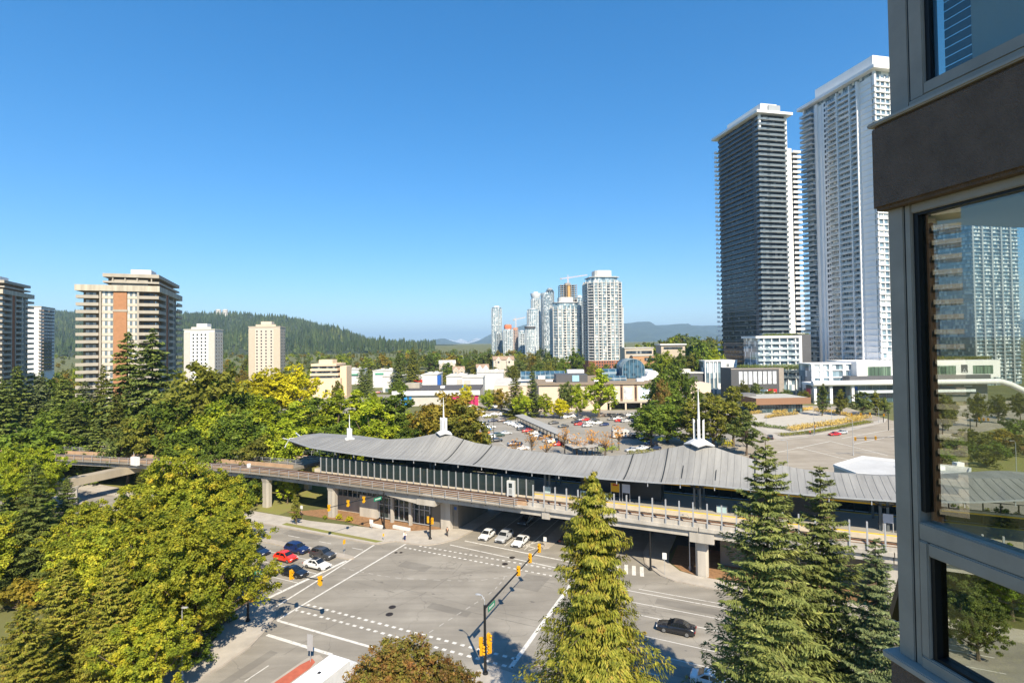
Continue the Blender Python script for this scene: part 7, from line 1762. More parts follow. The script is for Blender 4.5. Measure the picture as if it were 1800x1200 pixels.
bed([(1393, 724), (1428, 720)], 1.5, 50, 'golden grass bed before the pavilion, right', GOLD, 2.2)
bed([(1318, 728), (1338, 726)], 1.4, 45, 'golden grass planter at the left end of the pavilion', GOLD, 2.0)
bed([(1372, 766), (1420, 762), (1475, 752), (1530, 742)], 0.8, 60, 'low green ground cover below the golden grass', LF['olive'], 3.0, 0.4)
bed([(1318, 744), (1345, 750), (1385, 754)], 0.9, 60, 'low green hedge at the left edge of the plaza', LF['green'], 4.0, 0.45)
bed([(852, 735), (875, 734)], 1.0, 60, 'green planting island among the parked cars', LF['olive'], 3, 0.45)
bed([(886, 741), (906, 736)], 1.0, 60, 'green planting island at the start of the covered walkway', LF['olive'], 2.4, 0.45)
bed([(820, 712), (855, 722)], 1.2, 60, 'clipped hedge beside the row of white cars', LF['green'], 2.0, 0.45)
bed([(930, 721), (1000, 719), (1040, 716)], 1.2, 50, 'low shrubs along the plain mall wall', LF['olive'], 2.4, 0.5)
bed([(1052, 795), (1085, 790)], 1.4, 60, 'green shrubs by the small shelter roof', LF['fresh'], 3, 0.4)
bed([(1105, 800), (1150, 797)], 1.4, 60, 'yellow green shrubs behind the station roof', LF['olive'], 3, 0.4)
bed([(1258, 778), (1285, 786)], 2.2, 60, 'yellow hedge behind the right mast', LF['yellow'], 3, 0.45)
# covered walkways
def walkway(pts, zr, w, label, n):
    P = [G(x, y, 0) for x, y in pts]; c = P[0]
    t = thing('covered_walkway', label, 'walkway roof', (c.x, c.y, 0), 0, 'covered walkways')
    d = (P[1] - P[0]); L = d.length; d /= L; nn = Vector((-d.y, d.x, 0))
    k = int(L / 4.2)
    for i in range(k):      # roof built panel by panel
        a, b = d * (L * i / k + 0.02), d * (L * (i + 1) / k - 0.02); m = MB()
        m.add([tuple(a - nn * w / 2 + Vector((0, 0, zr))), tuple(b - nn * w / 2 + Vector((0, 0, zr))), tuple(b + nn * w / 2 + Vector((0, 0, zr + 0.4))), tuple(a + nn * w / 2 + Vector((0, 0, zr + 0.4))), tuple(a - nn * w / 2 + Vector((0, 0, zr - 0.18))), tuple(b - nn * w / 2 + Vector((0, 0, zr - 0.18))), tuple(b + nn * w / 2 + Vector((0, 0, zr + 0.22))), tuple(a + nn * w / 2 + Vector((0, 0, zr + 0.22)))], [(0, 1, 2, 3), (7, 6, 5, 4), (0, 4, 5, 1), (1, 5, 6, 2), (2, 6, 7, 3), (3, 7, 4, 0)])
        m.build('roof_panel', mat('walkway_roof', lin((158, 156, 150)), 0.7, 0.06), t)
    m = MB(); m.box(-0.1, 0.1, -0.1, 0.1, 0, zr); me = m.mesh('post', STEEL_D)
    for i in range(k + 1):
        for s_ in (-0.42, 0.42): q = d * (L * i / k) + nn * w * s_; link('post', me, t, (q.x, q.y, 0))
    m = MB(); q0, q1 = nn * w * -0.42, d * L + nn * w * -0.42; m.bar(q0 + Vector((0, 0, zr - 0.4)), q1 + Vector((0, 0, zr - 0.4)), 0.15, 0.3); q0, q1 = nn * w * 0.42, d * L + nn * w * 0.42; m.bar(q0 + Vector((0, 0, zr - 0.3)), q1 + Vector((0, 0, zr - 0.3)), 0.15, 0.3); m.build('beam', STEEL_D, t)
walkway([(912, 743), (1042, 806)], 3.6, 4.0, 'long covered walkway running diagonally through the car park', 20)
walkway([(866, 708), (906, 728)], 3.6, 4.0, 'shorter covered walkway at the far side of the car park', 8)
walkway([(888, 734), (918, 730)], 4.0, 5.0, 'dark shelter where the two covered walkways meet', 4)
walkway([(1000, 806), (1058, 798)], 3.8, 5.0, 'pointed shelter roof just behind the station roof', 4)
# ---------------------------------------------------------------- vehicles
CARG = mat('car_glass', (0.012, 0.015, 0.018), 0.06, 0.1, 1, spec=0.9)
TYRE = mat('tyre_rubber', (0.018, 0.018, 0.018), 0.85)
RIM = mat('alloy_rim', lin((150, 152, 154)), 0.35, 0.05, 4, metal=0.7)
LAMPW = mat('headlamp_lens', (0.75, 0.76, 0.78), 0.15, 0.03, 2, spec=0.8)
LAMPR = mat('tail_lens', lin((150, 20, 20)), 0.2, 0.05, 2)
TRIM = mat('black_trim', (0.02, 0.02, 0.021), 0.6)
def paint(name, c): return mat('car_' + name, c, 0.28, 0.04, 1.5, spec=0.6, coat=0.8)
PAINTS = {'white': paint('white', (0.72, 0.72, 0.71)), 'black': paint('black', (0.012, 0.012, 0.014)), 'silver': paint('silver', (0.42, 0.43, 0.44)), 'grey': paint('grey', (0.14, 0.145, 0.15)), 'red': paint('red', lin((188, 34, 28))), 'bright red': paint('scarlet', lin((226, 52, 30))), 'blue': paint('blue', lin((26, 42, 86))), 'navy': paint('navy', lin((26, 36, 62))), 'dark green': paint('green', lin((52, 70, 56))), 'brown': paint('brown', lin((92, 74, 62))), 'orange': paint('orange', lin((226, 120, 30))), 'dark grey': paint('dark_grey', (0.045, 0.047, 0.05)), 'sky blue': paint('skyblue', lin((70, 128, 190)))}
def car_proto(kind):
    """meshes of one body type, nose towards +x, wheels on z=0"""
    if kind == 'sedan': L, Wd, prof, cab = 4.75, 1.84, [(2.36, .34, .60), (2.30, .26, .70), (1.9, .22, .80), (1.0, .2, .93), (-.9, .2, .97), (-1.6, .22, .99), (-2.2, .26, .97), (-2.36, .34, .80)], [(1.05, .92, .80), (.2, 1.40, .62), (-.25, 1.45, .61), (-.85, 1.42, .60), (-1.75, .98, .74)]
    elif kind == 'hatch': L, Wd, prof, cab = 4.2, 1.80, [(2.08, .36, .62), (2.02, .26, .74), (1.6, .22, .86), (.9, .2, .98), (-.9, .2, 1.02), (-1.7, .24, 1.04), (-2.0, .3, .98), (-2.08, .36, .8)], [(1.0, .97, .80), (.3, 1.46, .63), (-.3, 1.54, .62), (-1.3, 1.48, .60), (-2.0, 1.02, .72)]
    elif kind == 'suv': L, Wd, prof, cab = 4.65, 1.9, [(2.3, .42, .76), (2.26, .32, .9), (1.7, .28, 1.02), (.95, .26, 1.1), (-1.0, .26, 1.12), (-1.9, .3, 1.14), (-2.24, .34, 1.1), (-2.3, .42, .9)], [(1.05, 1.08, .84), (.45, 1.62, .66), (-.4, 1.72, .66), (-1.7, 1.68, .64), (-2.2, 1.12, .76)]
    else: L, Wd, prof, cab = 5.5, 1.95, [(2.75, .45, .85), (2.7, .35, 1.0), (2.0, .3, 1.08), (1.2, .28, 1.12), (-.6, .28, 1.12), (-.62, .28, 1.12), (-2.65, .34, 1.12), (-2.75, .45, 1.0)], [(1.35, 1.1, .85), (.75, 1.68, .68), (.1, 1.8, .68), (-.4, 1.76, .66), (-.7, 1.12, .76)]
    h = Wd / 2; out = {}
    m = MB(); sec = []
    for i, (x, zb, zt) in enumerate(prof):
        e = 1 - 0.10 * (abs(x) / (L / 2)) ** 6
        w = h * e
        sec.append([(x, -w * .94, zb), (x, -w, zb + (zt - zb) * .35), (x, -w * .985, zb + (zt - zb) * .78), (x, -w * .86, zt), (x, 0, zt + .035), (x, w * .86, zt), (x, w * .985, zb + (zt - zb) * .78), (x, w, zb + (zt - zb) * .35), (x, w * .94, zb)])
    k = 9
    m.v = [p for s in sec for p in s]
    for i in range(len(sec) - 1):
        for j in range(k): m.f.append((i * k + j, i * k + (j + 1) % k, (i + 1) * k + (j + 1) % k, (i + 1) * k + j))
    m.f += [tuple(range(k - 1, -1, -1)), tuple(range((len(sec) - 1) * k, len(sec) * k))]; m.m = [0] * len(m.f)
    # cabin shell
    o = len(m.v); cs = []
    for (x, z, w) in cab:
        ww = w * Wd / 1.84 * 1.02
        cs.append([(x, -ww, z), (x, 0, z + .02), (x, ww, z)])
    (x0, z0, w0), (x4, z4, w4) = cab[0], cab[-1]
    for c in cs: m.v += c
    for i in range(4):
        a = o + i * 3
        m.f += [(a, a + 3, a + 4, a + 1), (a + 1, a + 4, a + 5, a + 2)]; m.m += [0, 0]
    # sides of the cabin down to the belt
    b = len(m.v)
    for s_ in (-1, 1):
        st_ = len(m.v)
        m.v += [(cab[i][0], s_ * cab[i][2] * Wd / 1.84 * 1.02, cab[i][1]) for i in range(5)] + [(x0, s_ * h * .86, z0 - .04), (x4, s_ * h * .86, z4 - .04)]
        f = (st_ + 5, st_, st_ + 1, st_ + 2, st_ + 3, st_ + 4, st_ + 6)
        m.f.append(f if s_ < 0 else f[::-1]); m.m.append(0)
    if kind == 'pickup': pass
    out['body'] = m.mesh('car_body_' + kind, PAINTS['white'], smooth=True)
    def gl(pts, off):
        q = MB(); P = [Vector(p) for p in pts]; n = (P[1] - P[0]).cross(P[2] - P[0]).normalized() * off
        q.add([tuple(p + n) for p in P], [tuple(range(len(P)))]); return q.mesh('car_window', CARG)
    W_ = lambda i: cab[i][2] * Wd / 1.84 * 1.02
    def mix(a, b, t): return a + (b - a) * t
    def ws(i, j, t0, t1):   # glass on a sloping pane between cabin stations
        (xa, za, _), (xb, zb_, _) = cab[i], cab[j]
        wa, wb = W_(i) * .92, W_(j) * .92
        A = lambda t, s_: (mix(xa, xb, t), s_ * mix(wa, wb, t), mix(za, zb_, t) + .028)
        return [A(t0, -1), A(t0, 1), A(t1, 1), A(t1, -1)]
    out['windscreen'] = gl(ws(0, 1, .06, .94), .012)
    out['rear_window'] = gl(ws(3, 4, .08, .78)[::-1], -.012) if True else None
    for s_ in (-1, 1):
        def S(x, z, off=.022):
            # half width of the cabin side at this point
            xs_ = [c[0] for c in cab]; top_w = np.interp(-x, [-v for v in xs_], [W_(i) for i in range(5)]); top_z = np.interp(-x, [-v for v in xs_], [c[1] for c in cab])
            t = 0 if top_z <= z0 else max(0, min(1, (z - z0) / (top_z - z0))); return (x, s_ * (mix(h * .86, top_w, t) + off), z)
        zt1 = cab[1][1] - .07; zt2 = cab[2][1] - .09; zt3 = cab[3][1] - .10; zb1 = z0 + .06
        xm = (cab[1][0] + cab[3][0]) / 2 - .05
        fr = [S(cab[0][0] - .28, zb1), S(xm + .05, zb1), S(xm + .05, zt2), S(cab[1][0] - .05, zt1)]
        rr = [S(xm - .05, zb1), S(cab[4][0] + .38, zb1), S(cab[3][0] + .0, zt3), S(xm - .05, zt2)]
        for nm, P in (('f', fr), ('r', rr)):
            q = MB(); q.add(P, [(0, 1, 2, 3) if s_ < 0 else (3, 2, 1, 0)]); q.add(P, [(3, 2, 1, 0) if s_ < 0 else (0, 1, 2, 3)])
            q.v = [tuple(v) for v in q.v]; out['side_%s_%d' % (nm, s_)] = q.mesh('car_window', CARG)
    # wheels
    wr = {'sedan': .33, 'hatch': .32, 'suv': .37, 'pickup': .39}[kind]
    wb = {'sedan': 1.4, 'hatch': 1.28, 'suv': 1.37, 'pickup': 1.72}[kind]
    def wheel_mesh(r0, r1, d0, d1, mt, nm):
        q = MB(); n = 18
        for y in (d0, d1):
            q.v += [(r0 * math.cos(2 * math.pi * i / n), y, r0 * math.sin(2 * math.pi * i / n)) for i in range(n)]
        q.f = [(i, (i + 1) % n, n + (i + 1) % n, n + i) for i in range(n)] + [tuple(range(n - 1, -1, -1)), tuple(range(n, 2 * n))]; q.m = [0] * len(q.f)
        return q.mesh(nm, mt)
    out['tyre'] = wheel_mesh(wr, wr, -.11, .11, TYRE, 'tyre'); out['rim'] = wheel_mesh(wr * .66, wr * .66, -.118, .118, RIM, 'rim')
    q = MB(); q.box(-.06, .04, -.2, .2, -.06, .07); out['head'] = q.mesh('headlight', LAMPW); q = MB(); q.box(-.03, .05, -.2, .2, -.06, .08); out['tail'] = q.mesh('taillight', LAMPR)
    q = MB(); q.box(L / 2 - .07, L / 2 + .02, -.55, .55, prof[0][1] + .0, prof[0][1] + .2); out['grille'] = q.mesh('grille', TRIM)
    q = MB()
    for s_ in (-1, 1): q.box(-L / 2 + .75, L / 2 - .75, s_ * h - .03, s_ * h + .012, prof[2][1] - .02, prof[2][1] + .1)
    out['sill'] = q.mesh('sill_trim', TRIM)
    q = MB(); q.box(-.08, .08, -.1, .1, -.07, .07); out['mirror'] = q.mesh('mirror', TRIM)
    if kind == 'pickup': q = MB(); q.box(-2.6, -.85, -.8, .8, 1.0, 1.17); out['bed'] = q.mesh('load_bed', TRIM)
    if kind == 'roofglass': pass
    out['dims'] = (L, Wd, prof, wr, wb, cab); return out
CARS = {k: car_proto(k) for k in ('sedan', 'hatch', 'suv', 'pickup')}
def car(kind, loc, yaw, colour, label, group, full=False, roof=None):
    c = CARS[kind]; L, Wd, prof, wr, wb, cab = c['dims']
    t = thing('parked_car' if not full else 'car', label, 'car', loc, yaw, group)
    link('body', c['body'], t, mt=PAINTS[colour])
    link('windscreen', c['windscreen'], t); link('rear_window', c['rear_window'], t)
    for k in ('side_f_-1', 'side_f_1', 'side_r_-1', 'side_r_1'): link('side_window', c[k], t)
    for x in (wb, -wb):
        for s_ in (-1, 1):
            w = link('wheel', c['tyre'], t, (x, s_ * (Wd / 2 - .09), wr))
            link('rim', c['rim'], w)
    if 'bed' in c: link('load_bed', c['bed'], t)
    if full:
        for s_ in (-1, 1):
            link('headlight', c['head'], t, (L / 2 - .07, s_ * Wd * .36, (prof[0][2] + prof[1][2]) / 2 - .02)); link('taillight', c['tail'], t, (-L / 2, s_ * Wd * .37, prof[-1][2] - .08)); link('mirror', c['mirror'], t, (cab[0][0] - .25, s_ * (Wd / 2 + .06), cab[0][1] + .08))
        link('grille', c['grille'], t); link('sill_trim', c['sill'], t)
        if roof: m = MB(); m.box(cab[3][0] + .02, cab[1][0] - .02, -cab[2][2] * .85, cab[2][2] * .85, cab[2][1] + .0, cab[2][1] + .035); m.build('roof_panel', PAINTS[roof], t)
    return t
SG = 'cars waiting at the crossing'
for kind, a, b, col, lb, rf_ in (('hatch', -28.7, -3.5, 'bright red', 'bright red hatchback waiting in the left street', None), ('suv', -29.8, 0.0, 'blue', 'dark blue estate car behind the black one at the median', None), ('suv', -23.6, -0.1, 'dark grey', 'black crossover waiting nearest the median', None), ('sedan', -21.4, -3.6, 'white', 'white saloon with a black roof at the left stop line', 'black'), ('sedan', -22.6, -7.3, 'black', 'black saloon at the left stop line under the signal arm', None), ('sedan', -35.6, -3.5, 'navy', 'dark car half hidden by the maple behind the red hatchback', None)):
    car(kind, RW(a, b, 0.002), TH, col, lb, SG, True, rf_)
for kind, a, b, col, lb in (('hatch', -1.6, 19.6, 'white', 'small white hatchback, leftmost at the underpass stop line'), ('suv', 1.9, 19.9, 'silver', 'silver grey crossover in the middle at the underpass stop line'), ('sedan', 5.5, 19.3, 'white', 'white saloon, rightmost at the underpass stop line'), ('sedan', 12.9, 24.0, 'black', 'black car leaving into the shade of the underpass'), ('suv', 13.2, 34, 'dark grey', 'dark car deep in the underpass'), ('sedan', 1.9, 30, 'dark grey', 'dark car waiting in the underpass shade')):
    car(kind, RW(a, b, 0.002), TH + (math.pi / 2 if a > 12 else -math.pi / 2), col, lb, SG, True)
car('sedan', RW(35.8, 0.0, 0.002), TH + math.pi, 'black', 'black saloon driving on the right street towards the crossing', SG, True)
car('suv', RW(45.5, 0.2, 0.002), TH + math.pi, 'white', 'white car half hidden behind the large spruce', SG, True)
car('sedan', RW(41, -9.5, 0.002), TH, 'white', 'white car leaving to the right behind the spruces', SG, True)
# white box truck at the bottom edge
tr = thing('box_truck', 'white box truck cut by the bottom edge beside the brick median', 'truck', RW(4.5, -26.0, 0.002), TH + math.pi / 2)
TW = mat('truck_white', (0.58, 0.58, 0.57), 0.45, 0.1, 0.8)
m = MB(); m.box(-7.0, -0.1, -1.3, 1.3, .75, 3.3); m.build('cargo_box', TW, tr); m = MB(); m.box(-7.03, -.07, -1.33, 1.33, 3.22, 3.33); m.build('roof_rim', W_PANEL, tr)
m = MB(); m.add([(0, -1.1, .5), (1.9, -1.1, .5), (1.9, -1.1, 1.4), (1.3, -1.0, 2.3), (0, -1.0, 2.4), (0, 1.1, .5), (1.9, 1.1, .5), (1.9, 1.1, 1.4), (1.3, 1.0, 2.3), (0, 1.0, 2.4)], [(0, 1, 2, 3, 4), (9, 8, 7, 6, 5), (1, 6, 7, 2), (2, 7, 8, 3), (3, 8, 9, 4), (0, 4, 9, 5), (0, 5, 6, 1)]); m.build('cab', TW, tr)
m = MB(); m.add([(1.89, -.95, 1.45), (1.89, .95, 1.45), (1.34, .88, 2.24), (1.34, -.88, 2.24)], [(0, 1, 2, 3)]); o = m.build('windscreen', CARG, tr); o.location = (.03, 0, .02)
for x in (1.0, -2.0, -5.4):
    for s_ in (-1, 1): w = link('wheel', CARS['pickup']['tyre'], tr, (x, s_ * 1.1, .45), scale=(1.15, 1.3, 1.15)); link('rim', CARS['pickup']['rim'], w)
m = MB(); m.box(-7, 1.5, -.5, .5, .45, .74); m.build('chassis', TRIM, tr); m = MB(); m.box(-3.3, -3.0, -.15, .15, 3.33, 3.4); m.build('roof_vent', TRIM, tr)
# parked cars
LOT = [  # (x, y in the picture, body, colour)
 (901, 747, 'suv', 'white'), (914, 751, 'sedan', 'white'), (918, 756, 'sedan', 'dark grey'), (926, 759, 'hatch', 'red'), (941, 764, 'suv', 'white'), (956, 772, 'suv', 'brown'), (877, 767, 'suv', 'dark green'), (905, 783, 'pickup', 'navy'), (918, 790, 'sedan', 'white'), (851, 746, 'sedan', 'grey'), (862, 752, 'sedan', 'white'), (855, 756, 'hatch', 'sky blue'), (852, 763, 'hatch', 'orange'), (883, 741, 'suv', 'brown'), (855, 733, 'suv', 'white'), (870, 729, 'sedan', 'white'), (880, 730, 'suv', 'white'), (890, 729, 'suv', 'sky blue'), (872, 716, 'sedan', 'white'), (864, 714, 'sedan', 'silver'), (855, 710, 'sedan', 'dark grey'), (847, 705, 'sedan', 'grey'), (846, 726, 'sedan', 'white'), (840, 722, 'sedan', 'silver'), (835, 718, 'sedan', 'white'), (829, 715, 'sedan', 'white'), (982, 783, 'hatch', 'red'), (973, 778, 'suv', 'white'),
 (992, 735, 'suv', 'white'), (1008, 733, 'suv', 'white'), (1017, 736, 'suv', 'dark grey'), (1013, 743, 'sedan', 'navy'), (1030, 739, 'sedan', 'red'), (1018, 747, 'sedan', 'red'), (1038, 744, 'sedan', 'white'), (1032, 750, 'suv', 'silver'), (973, 745, 'sedan', 'dark grey'), (990, 751, 'sedan', 'dark grey'),
 (1060, 732, 'sedan', 'brown'), (1070, 732, 'suv', 'black'), (1080, 732, 'suv', 'dark grey'), (1092, 732, 'suv', 'dark grey'), (1103, 731, 'sedan', 'white'), (1112, 730, 'suv', 'silver'), (1121, 729, 'sedan', 'silver'), (1085, 738, 'suv', 'white'), (1089, 741, 'sedan', 'red'), (1100, 742, 'suv', 'silver'), (1115, 740, 'suv', 'blue'), (1121, 749, 'suv', 'navy'), (1117, 770, 'suv', 'dark grey'), (1134, 773, 'sedan', 'navy'), (1144, 782, 'sedan', 'blue'), (1111, 793, 'sedan', 'silver'), (1150, 790, 'sedan', 'navy'), (1128, 790, 'sedan', 'white'), (893, 744, 'sedan', 'silver'), (908, 749, 'hatch', 'silver'), (934, 762, 'sedan', 'dark grey'), (948, 768, 'sedan', 'white'), (964, 776, 'sedan', 'silver'), (1000, 733, 'sedan', 'black'), (1024, 739, 'sedan', 'silver'), (1045, 740, 'suv', 'dark grey'), (1050, 745, 'sedan', 'white'), (1076, 738, 'sedan', 'grey'), (1108, 736, 'sedan', 'black'), (1128, 733, 'suv', 'white'), (1130, 741, 'sedan', 'red'), (866, 741, 'sedan', 'navy'), (890, 763, 'sedan', 'silver'), (860, 770, 'suv', 'white'), (872, 776, 'sedan', 'black'), (1062, 748, 'hatch', 'blue')]
SEEN = {}
def where(px, py):
    if px < 866 and py < 735: return 'in the far left row of the car park'
    if px < 895 and py < 745: return 'by the far covered walkway'
    if px < 872: return 'left of the tall black lamp'
    if px < 1000 and 740 < py < 775 and px < 962: return 'in the row beside the long walkway'
    if px < 1000 and py >= 775: return 'close behind the station roof'
    if px < 1045: return 'in the middle bay right of the walkway'
    if py > 760: return 'in the shade of the large green tree'
    return 'in the bay before the mall posters'
ORD = ('first', 'second', 'third', 'fourth', 'fifth', 'sixth', 'seventh', 'eighth', 'ninth', 'tenth')
KN = {'sedan': 'saloon', 'hatch': 'hatchback', 'suv': 'crossover', 'pickup': 'pickup'}
from collections import Counter
cnt = Counter((k, c, where(x, y)) for x, y, k, c in LOT)
for x, y, k, c in sorted(LOT):
    key = (k, c, where(x, y)); SEEN[key] = SEEN.get(key, 0) + 1
    lb = '%s %s parked %s' % (c, KN[k], key[2]) + ('' if cnt[key] == 1 else ', %s from the left' % ORD[SEEN[key] - 1])
    p = G(x, y, 0.006); car(k, p, math.radians(14 + (180 if (x * 7 + y) % 3 else 0)) + random.uniform(-.05, .05), c, lb, 'cars in the mall car park')
rg = random.Random(12); LOT2 = []
for j, (xa, ya, xb, yb, n) in enumerate(((503, 694, 532, 686, 7), (505, 702, 520, 694, 4), (552, 690, 590, 694, 8), (556, 697, 585, 700, 6), (598, 688, 640, 692, 7), (628, 678, 640, 668, 5), (612, 676, 610, 664, 5), (636, 694, 668, 690, 7), (700, 716, 716, 708, 4))):
    for i in range(n): LOT2.append((xa + (xb - xa) * i / max(1, n - 1), ya + (yb - ya) * i / max(1, n - 1), rg.choice(['sedan', 'suv', 'hatch']), rg.choice(['white', 'white', 'silver', 'dark grey', 'black', 'grey', 'red', 'navy']), j))
RW_N = ('by the yellow trees', 'at the bend by the yellow trees', 'before the stepped office', 'behind the pale leaved trees', 'right of the office', 'in the lane right of the office', 'in the lane beside the office', 'before the car park fir', 'by the blue shop wall')
cn2 = Counter((k, c, j) for x, y, k, c, j in LOT2); S2 = {}
for x, y, k, c, j in LOT2:
    key = (k, c, j); S2[key] = S2.get(key, 0) + 1
    car(k, G(x, y, 0.009), rg.choice([.3, 3.4]) + rg.uniform(-.1, .1), c, 'small far %s %s parked %s' % (c, KN[k], RW_N[j]) + ('' if cn2[key] == 1 else ', %s one' % ORD[S2[key] - 1]), 'far parked cars')
car('sedan', G(1467, 765, 0.02), .25 + math.pi, 'red', 'red saloon driving past the plaza', 'cars at the far crossing', True)
car('hatch', G(1480, 762, 0.02), .25 + math.pi, 'silver', 'silver hatchback following the red saloon past the plaza', 'cars at the far crossing', True)
car('suv', G(1354, 771, 0.02), 1.2, 'dark grey', 'dark car turning at the left of the plaza', 'cars at the far crossing', True)
car('sedan', G(1331, 806, 0.02), .3, 'black', 'black car just above the station roof by the orange soil', 'cars at the far crossing', True)
# motorhome
p = G(1092, 769, 0.006); rv = thing('motorhome', 'white motorhome with dark windows parked among orange trees', 'motorhome', p, math.radians(10))
m = MB(); m.box(-3.6, 2.2, -1.2, 1.2, .5, 3.1); m.build('body', TW, rv); m = MB(); m.add([(2.2, -1.15, .5), (3.9, -1.05, .5), (3.9, -1.05, 1.1), (3.2, -1.1, 1.35), (2.6, -1.15, 2.0), (2.2, -1.15, 2.0), (2.2, 1.15, .5), (3.9, 1.05, .5), (3.9, 1.05, 1.1), (3.2, 1.1, 1.35), (2.6, 1.15, 2.0), (2.2, 1.15, 2.0)], [(0, 1, 2, 3, 4, 5), (11, 10, 9, 8, 7, 6), (1, 7, 8, 2), (2, 8, 9, 3), (3, 9, 10, 4), (4, 10, 11, 5), (0, 6, 7, 1)]); m.build('cab', TW, rv)
m = MB(); m.add([(2.2, -1.2, 2.0), (3.4, -1.1, 2.3), (3.3, -1.1, 2.9), (2.2, -1.2, 3.1), (2.2, 1.2, 2.0), (3.4, 1.1, 2.3), (3.3, 1.1, 2.9), (2.2, 1.2, 3.1)], [(0, 1, 2, 3), (7, 6, 5, 4), (1, 5, 6, 2), (2, 6, 7, 3), (0, 4, 5, 1)]); m.build('overcab', TW, rv)
for x0, x1, z0, z1 in ((-2.9, -2.0, 1.6, 2.3), (-.6, .3, 1.6, 2.3), (.9, 1.7, 1.6, 2.3)):
    for s_ in (-1, 1): m = MB(); m.box(x0, x1, s_ * 1.21 - .02, s_ * 1.21 + .02, z0, z1); m.build('window', CARG, rv)
for x in (2.9, -2.2):
    for s_ in (-1, 1): w = link('wheel', CARS['suv']['tyre'], rv, (x, s_ * 1.05, .37)); link('rim', CARS['suv']['rim'], w)
m = MB(); m.box(-1, -.2, -.4, .4, 3.1, 3.3); m.build('roof_vent', GREY_R, rv)

# ---------------------------------------------------------------- traffic signals
SIGY = mat('signal_yellow', lin((216, 160, 20)), 0.55, 0.08, 3)
LENS = {'r': mat('red_lens', lin((90, 14, 12)), 0.3), 'a': mat('amber_lens', lin((96, 60, 10)), 0.3), 'g': mat('green_lens', lin((14, 74, 48)), 0.3)}
GREENS = mat('green_sign', lin((20, 122, 92)), 0.5, 0.04)
def sig_meshes():
    m = MB(); m.box(-.17, .17, -.15, .15, -.56, .56); m.box(-.22, .22, .1, .13, -.62, .62); body = m.mesh('signal_housing', SIGY)
    m = MB()
    for z in (.38, 0, -.38):
        n = 8
        for k in range(n // 2 + 1, n + 0): pass
        m.tube([(0, -.15, z), (0, -.36, z - .02)], .135, 8, cap=False)
    vis = m.mesh('visors', SIGY)
    L_ = {}
    for k, z in (('r', .38), ('a', 0), ('g', -.38)): q = MB(); q.tube([(0, -.165, z), (0, -.19, z)], .14, 10); L_[k] = q.mesh('lens', LENS[k])
    return body, vis, L_
SIGM = sig_meshes()
def head(parent, loc, yaw):
    h = link('signal_head', SIGM[0], parent, loc, yaw); link('visors', SIGM[1], h)
    for k in 'rag': link('lens', SIGM[2][k], h)
    return h
def signal(base, label, H_, arm=None, heads=(), sides=(), sign=None, lamp=False, thick=.17):
    """mast in the street frame; arm = (da, db) end offset; heads at fractions along the arm"""
    t = thing('traffic_signal', label, 'traffic signal', RW(base[0], base[1], .14), TH, 'traffic signals of the near crossing')
    m = MB(); m.tube([(0, 0, 0), (0, 0, H_)], [thick, thick * .8], 10); m.build('pole', BLACK, t, smooth=True)
    m = MB(); m.lathe([(thick * 1.9, 0), (thick * 1.9, .08), (thick * 1.5, .25)], 10); m.build('base', BLACK, t)
    if arm:
        z0, z1 = H_ - .4, H_ - .05
        m = MB(); m.tube([(0, 0, z0), (arm[0], arm[1], z1)], [.13, .06], 8); m.build('mast_arm', BLACK, t, smooth=True)
        for f, yaw, dz in heads: head(t, (arm[0] * f, arm[1] * f, z0 + (z1 - z0) * f + dz), yaw)
        if sign:
            f, ln = sign; ang = math.atan2(arm[1], arm[0]); u = Vector((math.cos(ang), math.sin(ang)))
            m = MB(); F_ = Face((arm[0] * f, arm[1] * f), ang); F_.box(m, -ln / 2, ln / 2, -.02, .02, -.32, .32); s = m.build('street_name_sign', GREENS, t, loc=(0, 0, z0 - .55))
            m = MB()
            for k in range(7):
                F_.box(m, -ln * .36 + k * ln * .105, -ln * .36 + k * ln * .105 + ln * .06, .021, .026, -.12, .13 if k else .18); F_.box(m, -ln * .36 + k * ln * .105, -ln * .36 + k * ln * .105 + ln * .06, -.026, -.021, -.12, .13 if k else .18)
            o = m.build('lettering', WHITE, s); o['kind'] = 'stuff'
            m = MB()
            for d in (-.35, .35): F_.box(m, ln * d - .02, ln * d + .02, -.015, .015, .32, .6)
            m.build('sign_hanger', STEEL_D, t, loc=(0, 0, z0 - .55))
    for dx, dy, z, yaw in sides:
        head(t, (dx, dy, z), yaw); m = MB(); m.bar((0, 0, z), (dx, dy, z), .06, .06); m.build('bracket', BLACK, t)
    if lamp:
        m = MB(); m.tube([(0, 0, H_), (0, 0, H_ + .5), (lamp[0] * .4, lamp[1] * .4, H_ + .9), (lamp[0], lamp[1], H_ + .9)], .05, 6); m.build('lamp_arm', STEEL, t); m = MB(); m.ico((lamp[0], lamp[1], H_ + .88), .3, 1.3, .6, .35); m.build('lamp_head', STEEL, t)
    return t
PI = math.pi
signal((-16.8, -20.5), 'traffic signal on the near left corner under the maple with a green street sign', 7.6, (13, .3), ((.60, PI / 2, .0), (.97, -PI / 2, -.1)), ((.55, .1, 3.2, -PI / 2), (-.45, .1, 2.9, PI / 2)), (.17, 1.9))
signal((17.7, -17.7), 'tall traffic signal in the front middle with an arm over the crossing', 7.6, (-.6, 18), ((.55, 0, .05), (.78, 0, .05), (.98, 0, .05)), ((-.5, 0, 3.3, PI), (-.2, -.45, 2.8, PI / 2), (.5, .1, 2.9, 0), (.25, .4, 3.7, PI / 2)), (.1, 1.8), (-.9, .2))
signal((-22.8, 15.6), 'traffic signal before the glass hall with an arm of three yellow heads', 7.2, (-3.2, -12), ((.98, PI, -.05), (.66, PI, -.05), (.38, PI, -.05)), (), (.12, 1.8))
